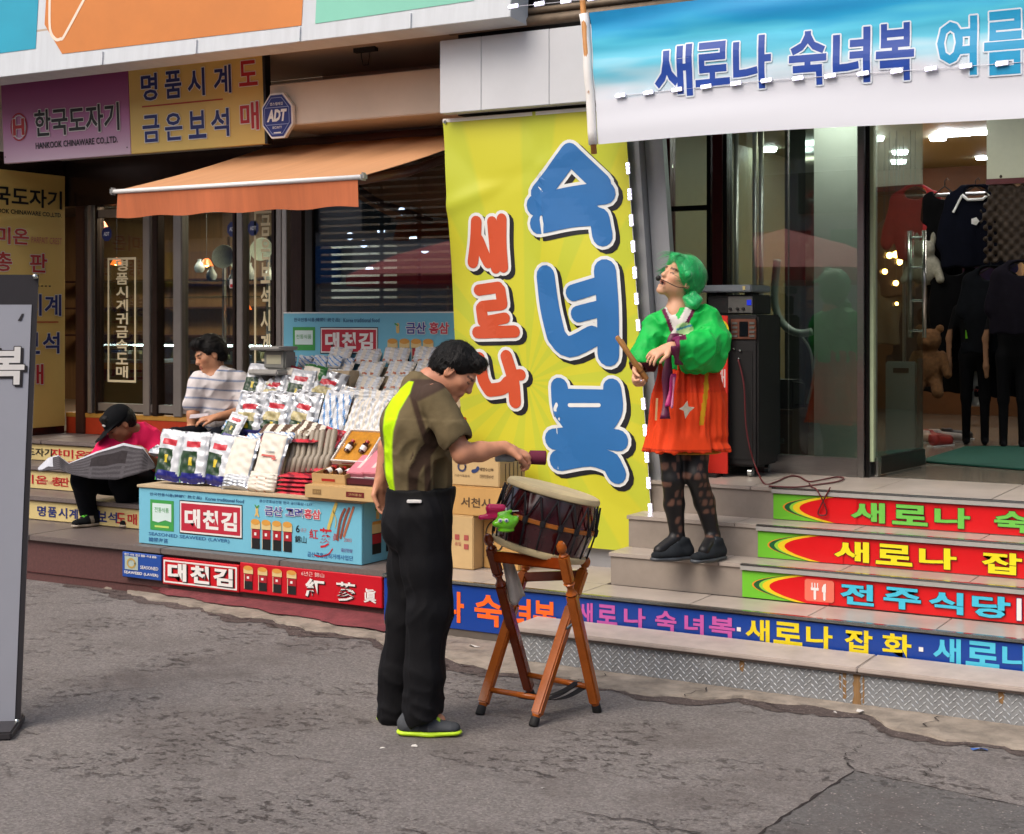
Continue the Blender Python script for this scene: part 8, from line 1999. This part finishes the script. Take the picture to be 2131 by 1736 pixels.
ribbon('tassel', [P(1402, 778, -.20), P(1396, 812, -.215), P(1390, 846, -.235)], .016, m_mag); ribbon('tassel', [P(1403, 785, -.21), P(1401, 815, -.225), P(1398, 850, -.24)], .006, mat('pale_pink_tassel', '#c97aa0', .5))
pp = P(1429, 853, -.222); q = MB(); q.add([(pp[0] + a * .038, pp[1] - .004 - .02 * abs(a) * 0 + b * -.012, pp[2] + b * .045) for a, b in ((-1, .1), (-.4, -.1), (-.15, -1), (.4, -.2), (1, .25), (.2, .35), (.05, 1), (-.5, .35))], [tuple(range(8))]); pt_ = q.build('patch', mat('patch_cloth', '#bdb6a4', .8, var=.25, scale=60), B.root)
so = pt_.modifiers.new('thick', 'SOLIDIFY'); so.thickness = .003
pw = P(1366, 850, -.20); q = MB(); q.add([(pw[0] - .008, pw[1], pw[2] - .06), (pw[0] + .003, pw[1], pw[2] - .06), (pw[0] + .009, pw[1] + .004, pw[2] + .05), (pw[0] - .002, pw[1] + .004, pw[2] + .05)], [(0, 1, 2, 3)]); q.build('patch', mat('pale_strip', '#d0a070', .8), B.root)
for a_, tx, hx_ in ((aR, P(1354, 1157, -.09), P(1441, 1142, .02)), (aL, P(1440, 1168, -.16), P(1506, 1140, .02))):
    shoe(B.root, hx_, tx, .095, '#23272b', '#3d4247', 0., '#4a5056', .085)
    q = MB(); q.tube([Vector(a_) + Vector((0, 0, -.065)), Vector(a_) + Vector((0, 0, -.01))], [.042, .040], 14); q.build('ankle_sock', mat('pale_sock', '#b9ada4', .9), B.root, smooth=True)
M = Matrix.Translation(B.o) @ Matrix.Rotation(R(30), 4, 'Z')
for i, (a, b, lab) in enumerate(((P(1283, 700, -.22), P(1346, 790, -.20), 'wooden drumstick in the performer\'s hand, the longer of two'), (P(1291, 707, -.20), P(1344, 796, -.19), 'wooden drumstick in the performer\'s hand, the shorter of two'))):
    o = thing('drumstick', lab, 'drumstick', M @ Vector(a), R(30), group='drumsticks held by the performer'); d_ = Vector(b - a)
    q = MB(); q.tube([Vector((0, 0, 0)), d_ * .03, d_ * .5, d_ * .97, d_], [.008, .0125, .0135, .0145, .012], 12); q.build('shaft', mat('stick_wood', '#a5753f', .5, var=.15), o, smooth=40); q = MB(); q.tube([d_ * .80, d_ * .84], [.0148, .0148], 12); q.build('band', mat('stick_band', '#6a4420', .5), o, smooth=40)

# ------------------------------------------------------------------ seller in the striped shirt, sitting on the top step
D = Person('seated seller in white and blue striped polo shirt behind the stall', 450, 900, 10.2, .80)
P = D.P
f = Fr(P(437, 740), (-.80, -.50, -.32), (-.3, 0, .95))
nb = P(449, 786); shA, elA, wrA = P(415, 796, -.05), P(402, 862, -.10), P(398, 906, -.12); shB, elB, wrB = P(506, 798, .02), P(512, 856, -.10), P(455, 868, -.22)
pel = P(452, 905, .05)
lo, hi = bounds([f.o, elA, wrA, elB, wrB, P(425, 872, -.3), pel, P(430, 905, -.45), P(430, 1010, -.5)], .14); s = SDF(lo, hi, .008)
s.chain([shA, elA, wrA], [.048, .042, .030]); s.chain([shB, elB, wrB], [.048, .042, .030]); hand(s, wrB, P(425, 872, -.24) - wrB, (0, .2, -1), 1, .4, 1.05); hand(s, wrA, (0, -.1, -1), (.8, .3, 0), 1, .4, 1.05)
s.chain([nb, P(452, 850, .02), pel], [.07, .11, .11], .04); s.cap(shA, shB, .05, .05, .03); head(s, f, 1.0, nb, .058)
for a in (-1, 1):
    h_ = pel + np.array([a * .09, 0, 0]); kn = h_ + np.array([a * .05 - .05, -.42, .02]); an = kn + np.array([0, .02, -.42]); s.chain([h_, kn, an], [.07, .055, .04])
s.build('body', m_skinp, D.root, colour=lambda x, y, z: face_colour(f, 1., None, np.tile(C('#bd8766'), (len(x), 1)), x, y, z))
hair_strands(short_hair(D.root, f, 1.02, m_hairb, .010, top=.012), f, 1.02, 1400, .034, .002, m_hairb, D.root)
lo, hi = bounds([shA, shB, nb, P(402, 838, -.08), P(524, 830), P(452, 905, .05)], .16); s = SDF(lo, hi, .007)
s.chain([P(453, 806, .0), P(455, 860, .02), P(455, 905, .05)], [.145, .145, .145], .05, fl=((0, 1, 0), .85)); s.cap(P(420, 797), P(500, 797), .075, .075, .05); s.chain([P(414, 800, -.05), P(403, 838, -.08)], [.078, .070], .03); s.chain([P(506, 802, .02), P(514, 840, -.06)], [.080, .075], .03)
s.cap(nb + np.array([-.01, -.03, .01]), nb + np.array([-.05, -.06, .14]), .062, .08, .01, 'sub'); s.cap(P(455, 778, -.08), P(468, 772, .02), .022, .02, .015); s.plane(P(0, 908, .0), (0, 0, -1)); s.plane(P(402, 846, -.08), (-.25, 0, -1)) if False else None
s.field(lambda x, y, z: .007 - .018 * ridge(x * 13 + z * 6, y * 10, z * 11 - x * 8))
z0 = P(0, 905)[2]
def col(x, y, z):
    c = np.tile(C('#d3cdcd'), (len(x), 1)); w_ = (z + .04 * np.abs(x) * 0 + .012 * np.sin(9 * x) - z0 + .02); return soft(c, np.abs((w_ % .066) - .007) - .0045, '#55709a', .004)
s.build('polo_shirt', m_clothp, D.root, colour=col)
lo, hi = bounds([pel, pel + np.array([.15, -.55, -.5]), pel + np.array([-.2, -.55, 0])], .12); s = SDF(lo, hi, .009); s.cap(pel + np.array([-.06, .02, 0]), pel + np.array([.06, .02, 0]), .125, .125, .04)
for a in (-1, 1):
    h_ = pel + np.array([a * .09, -.03, -.02]); kn = h_ + np.array([a * .05 - .05, -.40, .02]); an = kn + np.array([0, .02, -.36]); s.chain([h_, kn, an], [.10, .078, .062], .03)
s.build('trousers', mat('navy_trousers', '#10131c', .9, var=.1, spec=.15), D.root)
q = MB(); a = Vector(wrB + np.array([-.10, -.03, .0])); q.add([a + Vector(v) for v in ((-.09, 0, -.01), (.03, .02, 0), (.02, .09, .02), (-.10, .07, .01), (-.09, 0, -.006), (.03, .02, .004), (.02, .09, .024), (-.10, .07, .014))], [(3, 2, 1, 0), (4, 5, 6, 7), (0, 1, 5, 4), (1, 2, 6, 5), (2, 3, 7, 6), (3, 0, 4, 7)]); M = Matrix.Translation(D.o) @ Matrix.Rotation(R(30), 4, 'Z')
q.v = [tuple(M @ Vector(v)) for v in q.v]; o = q.build('folded_paper', mat('pale_paper', '#b9b0b4', .8), None); tag(o, 'folded paper in the striped-shirt seller\'s hand', 'paper')

# ------------------------------------------------------------------ man in pink reading a newspaper on the steps
Eo = Person('man in pink polo shirt and black cap reading a newspaper on the steps', 262, 1096, 10.25, ZL)
P = Eo.P
f = Fr(P(250, 884, -.02), (-.62, -.45, -.64), (-.6, -.3, .75))
nb = P(286, 905, .08); pel = P(292, 1000, .16)
shA, elA, wrA = P(232, 925, .0), P(196, 962, -.12), P(160, 966, -.22); shB, elB, wrB = P(322, 920, .12), P(326, 968, -.02), P(308, 948, -.18)
kA, aA = P(172, 1000, -.20), P(186, 1078, -.08); kB, aB = P(252, 1003, -.22), P(276, 1080, -.06)
lo, hi = bounds([f.o, elA, wrA, wrB, elB, pel, kA, aA, kB, aB, P(140, 966, -.3)], .14); lo[2] = .0; s = SDF(lo, hi, .008)
s.chain([shA, elA, wrA], [.046, .038, .028]); s.chain([shB, elB, wrB], [.046, .040, .028]); hand(s, wrA, (-1, -.2, .0), (.1, .4, 1), 1, .9, 1.0); hand(s, wrB, (-.5, -.4, .3), (-.7, .4, -.4), -1, .9, 1.0)
s.chain([nb, P(290, 950, .16), pel], [.07, .11, .11], .04); s.cap(shA, shB, .05, .05, .03); head(s, f, 1.0, nb, .056)
for h_, k_, a_ in ((pel + np.array([-.08, 0, 0]), kA, aA), (pel + np.array([.08, 0, 0]), kB, aB)): s.chain([h_, k_, a_], [.07, .05, .035]); s.cap(a_, a_ + np.array([-.03, -.06, -.03]), .03, .028)
s.build('body', m_skinp, Eo.root, colour=lambda x, y, z: face_colour(f, 1., None, np.tile(C('#9c664a'), (len(x), 1)), x, y, z))
short_hair(Eo.root, f, .97, m_hairb)
# cap with peak
lo, hi = bounds([f(0, 0, .05), f(.2, 0, .05)], .16); s = SDF(lo, hi, .005); s.ell(f(-.012, 0, .048), (.112, .094, .092), .01, rot=f.e)
s.plane(f(0, 0, .022), tuple(-np.array(f.M)[:, 2])); s.cap(f(.07, 0, .034), f(.150, 0, .022), .078, .062, .012, fl=(tuple(np.array(f.M)[:, 2]), .10)); cpo = s.build('cap', mat('black_cap_cloth', '#0e1013', .9, var=.15, bump=.1, bscale=200, spec=.15), Eo.root)
q = MB(); q.rbox(-.016, .016, -.004, .004, -.008, .008, .002, M=Matrix.Translation(f(.096, .03, .075)) @ Matrix(f.M).to_4x4() @ Matrix.Rotation(R(90), 4, 'Z')); q.build('cap_badge', W_, cpo)
# shirt
lo, hi = bounds([nb, shA, elA, shB, elB, pel], .17); s = SDF(lo, hi, .0075)
s.chain([P(284, 918, .10), P(290, 960, .16), P(290, 1000, .16)], [.135, .145, .14], .05, fl=((0, 1, 0), .9)); s.cap(P(240, 925, .02), P(316, 920, .12), .078, .08, .05); s.chain([P(232, 928, .0), P(206, 952, -.09)], [.078, .066], .03); s.chain([P(321, 922, .12), P(327, 958, .02)], [.080, .070], .03)
s.cap(nb + np.array([-.05, -.05, .03]), nb + np.array([-.15, -.14, .10]), .060, .08, .01, 'sub'); s.cap(P(300, 898, .05), P(276, 896, .12), .022, .022, .02); s.plane(P(0, 1004, .1), (0, 0, -1))
s.field(lambda x, y, z: .008 - .020 * ridge(x * 13 + z * 6, y * 10 + 4, z * 11 - x * 8))
s.build('polo_shirt', mat('pink_cloth', '#d81f55', .8, var=.07, scale=20, spec=.15, bump=.06, bscale=200), Eo.root)
lo, hi = bounds([pel, kA, aA, kB, aB], .14); lo[2] = .03; s = SDF(lo, hi, .0075); s.cap(pel + np.array([-.06, .0, .0]), pel + np.array([.06, 0, 0]), .12, .12, .04)
for h_, k_, a_ in ((pel + np.array([-.08, -.03, -.01]), kA, aA), (pel + np.array([.08, -.03, -.01]), kB, aB)): s.chain([h_, k_, a_ + np.array([0, 0, .01])], [.098, .078, .056], .03)
s.plane((0, 0, .075), (0, 0, -1)); s.field(lambda x, y, z: .005 - .013 * ridge(x * 10 + z * 4, y * 9, z * 9)); s.build('trousers', mat('black_trousers', '#0d1017', .9, var=.15, spec=.15), Eo.root)
for tx, hx_ in ((P(150, 1103, -.22), P(210, 1090, -.05)), (P(252, 1104, -.22), P(300, 1092, -.04))): shoe(Eo.root, hx_, tx, .098, '#17191c', '#a89c8c', 0., '#5fc23a', .08, '#a39a8c')
# newspaper: a bent double sheet
M = Matrix.Translation(Eo.o) @ Matrix.Rotation(R(30), 4, 'Z')
def straight(pts, n=7):
    out = []
    for i in range(len(pts) - 1): out += [tuple(pts[i] + (pts[i + 1] - pts[i]) * j / n) for j in range(n)]
    return out + [tuple(pts[-1])]
top = straight([P(px, py, dy) for px, py, dy in ((78, 974, -.30), (100, 953, -.30), (121, 947, -.29), (143, 964, -.31), (200, 940, -.27), (257, 922, -.24), (298, 931, -.26), (323, 968, -.30))])
bot = straight([P(px, py, dy) for px, py, dy in ((80, 981, -.36), (101, 979, -.40), (124, 977, -.42), (147, 987, -.44), (188, 996, -.45), (240, 999, -.43), (291, 985, -.42), (324, 974, -.34))])
V = []; F = []; mi = []; nv = 14; nu = len(top)
for i in range(nu):
    for j in range(nv + 1):
        t = j / nv; p = Vector(top[i]).lerp(Vector(bot[i]), t) + Vector((0, .010 * abs(t - .5), .004 * math.sin(i * .9 + 3 * t) * math.sin(math.pi * t)))
        V.append(tuple(M @ p))
for i in range(nu - 1):
    for j in range(nv):
        a = i * (nv + 1) + j; F.append((a, a + 1, a + nv + 2, a + nv + 1)); u, v = i / nu, j / nv
        mi.append(2 if j == 0 else 1 if (.52 < u < .74 and .20 < v < .56) else 2 if (u < .20 and v < .7) else (3 if (j % 2 and (i % 9)) else 0))
q = MB(); q.add(V, F); q.m = mi
m_news = mat('newsprint', '#4a474b', .9, var=.35, scale=90, stretch=(1, 1, 3)); o = q.build('newspaper', [m_news, mat('news_photo', '#231d20', .9, var=.5, scale=30), mat('newsprint_light', '#b9bcc4', .9, var=.1, scale=60), mat('newsprint_columns', '#3b383c', .9, var=.45, scale=120)], None, smooth=True); tag(o, 'grey open newspaper held by the man in the black cap', 'newspaper')
so = o.modifiers.new('thick', 'SOLIDIFY'); so.thickness = .003
for k_ in range(3): pass

# ------------------------------------------------------------------ scraps of litter on the asphalt
m_scrap = mat('paper_scrap', '#c9c5bf', .9, var=.1)
for i, (px, py, sz, lab) in enumerate(((862, 1553, .016, 'white paper scrap on the asphalt in front of the drummer\'s shoes'), (796, 1557, .009, 'tiny white scrap left of the drummer on the asphalt'), (1790, 1480, .022, 'pale scrap lying on the gutter below the rust stain'), (1738, 1482, .012, 'small white scrap at the gutter edge left of the rust stain'), (985, 1345, .03, 'folded pale scrap in the gutter behind the drum stand'), (2040, 1560, .03, 'thin blue scrap in the gutter at the right'), (1130, 1640, .008, 'tiny white fleck on the open asphalt below the drum'), (160, 1190, .012, 'white scrap on the gutter below the cream steps'))):
    p = pg(px, py, .016 if py < 1500 else .002); q = MB(); r_ = random.Random(i)
    q.add([(sz * r_.uniform(-1.4, -.7), sz * r_.uniform(-.6, -.3), 0), (sz * r_.uniform(.7, 1.4), sz * r_.uniform(-.5, -.2), .002), (sz * r_.uniform(.6, 1.2), sz * r_.uniform(.3, .6), .001), (0, sz * .6, sz * .4), (sz * -.9, sz * .4, .002)], [(0, 1, 3), (1, 2, 3), (0, 3, 4)])
    o = q.build('paper_scrap', flat('#3f63a8') if i == 5 else m_scrap, None, p, (0, 0, R(40 * i))); tag(o, lab, 'litter', 'scraps on the ground')
    so = o.modifiers.new('thick', 'SOLIDIFY'); so.thickness = .001
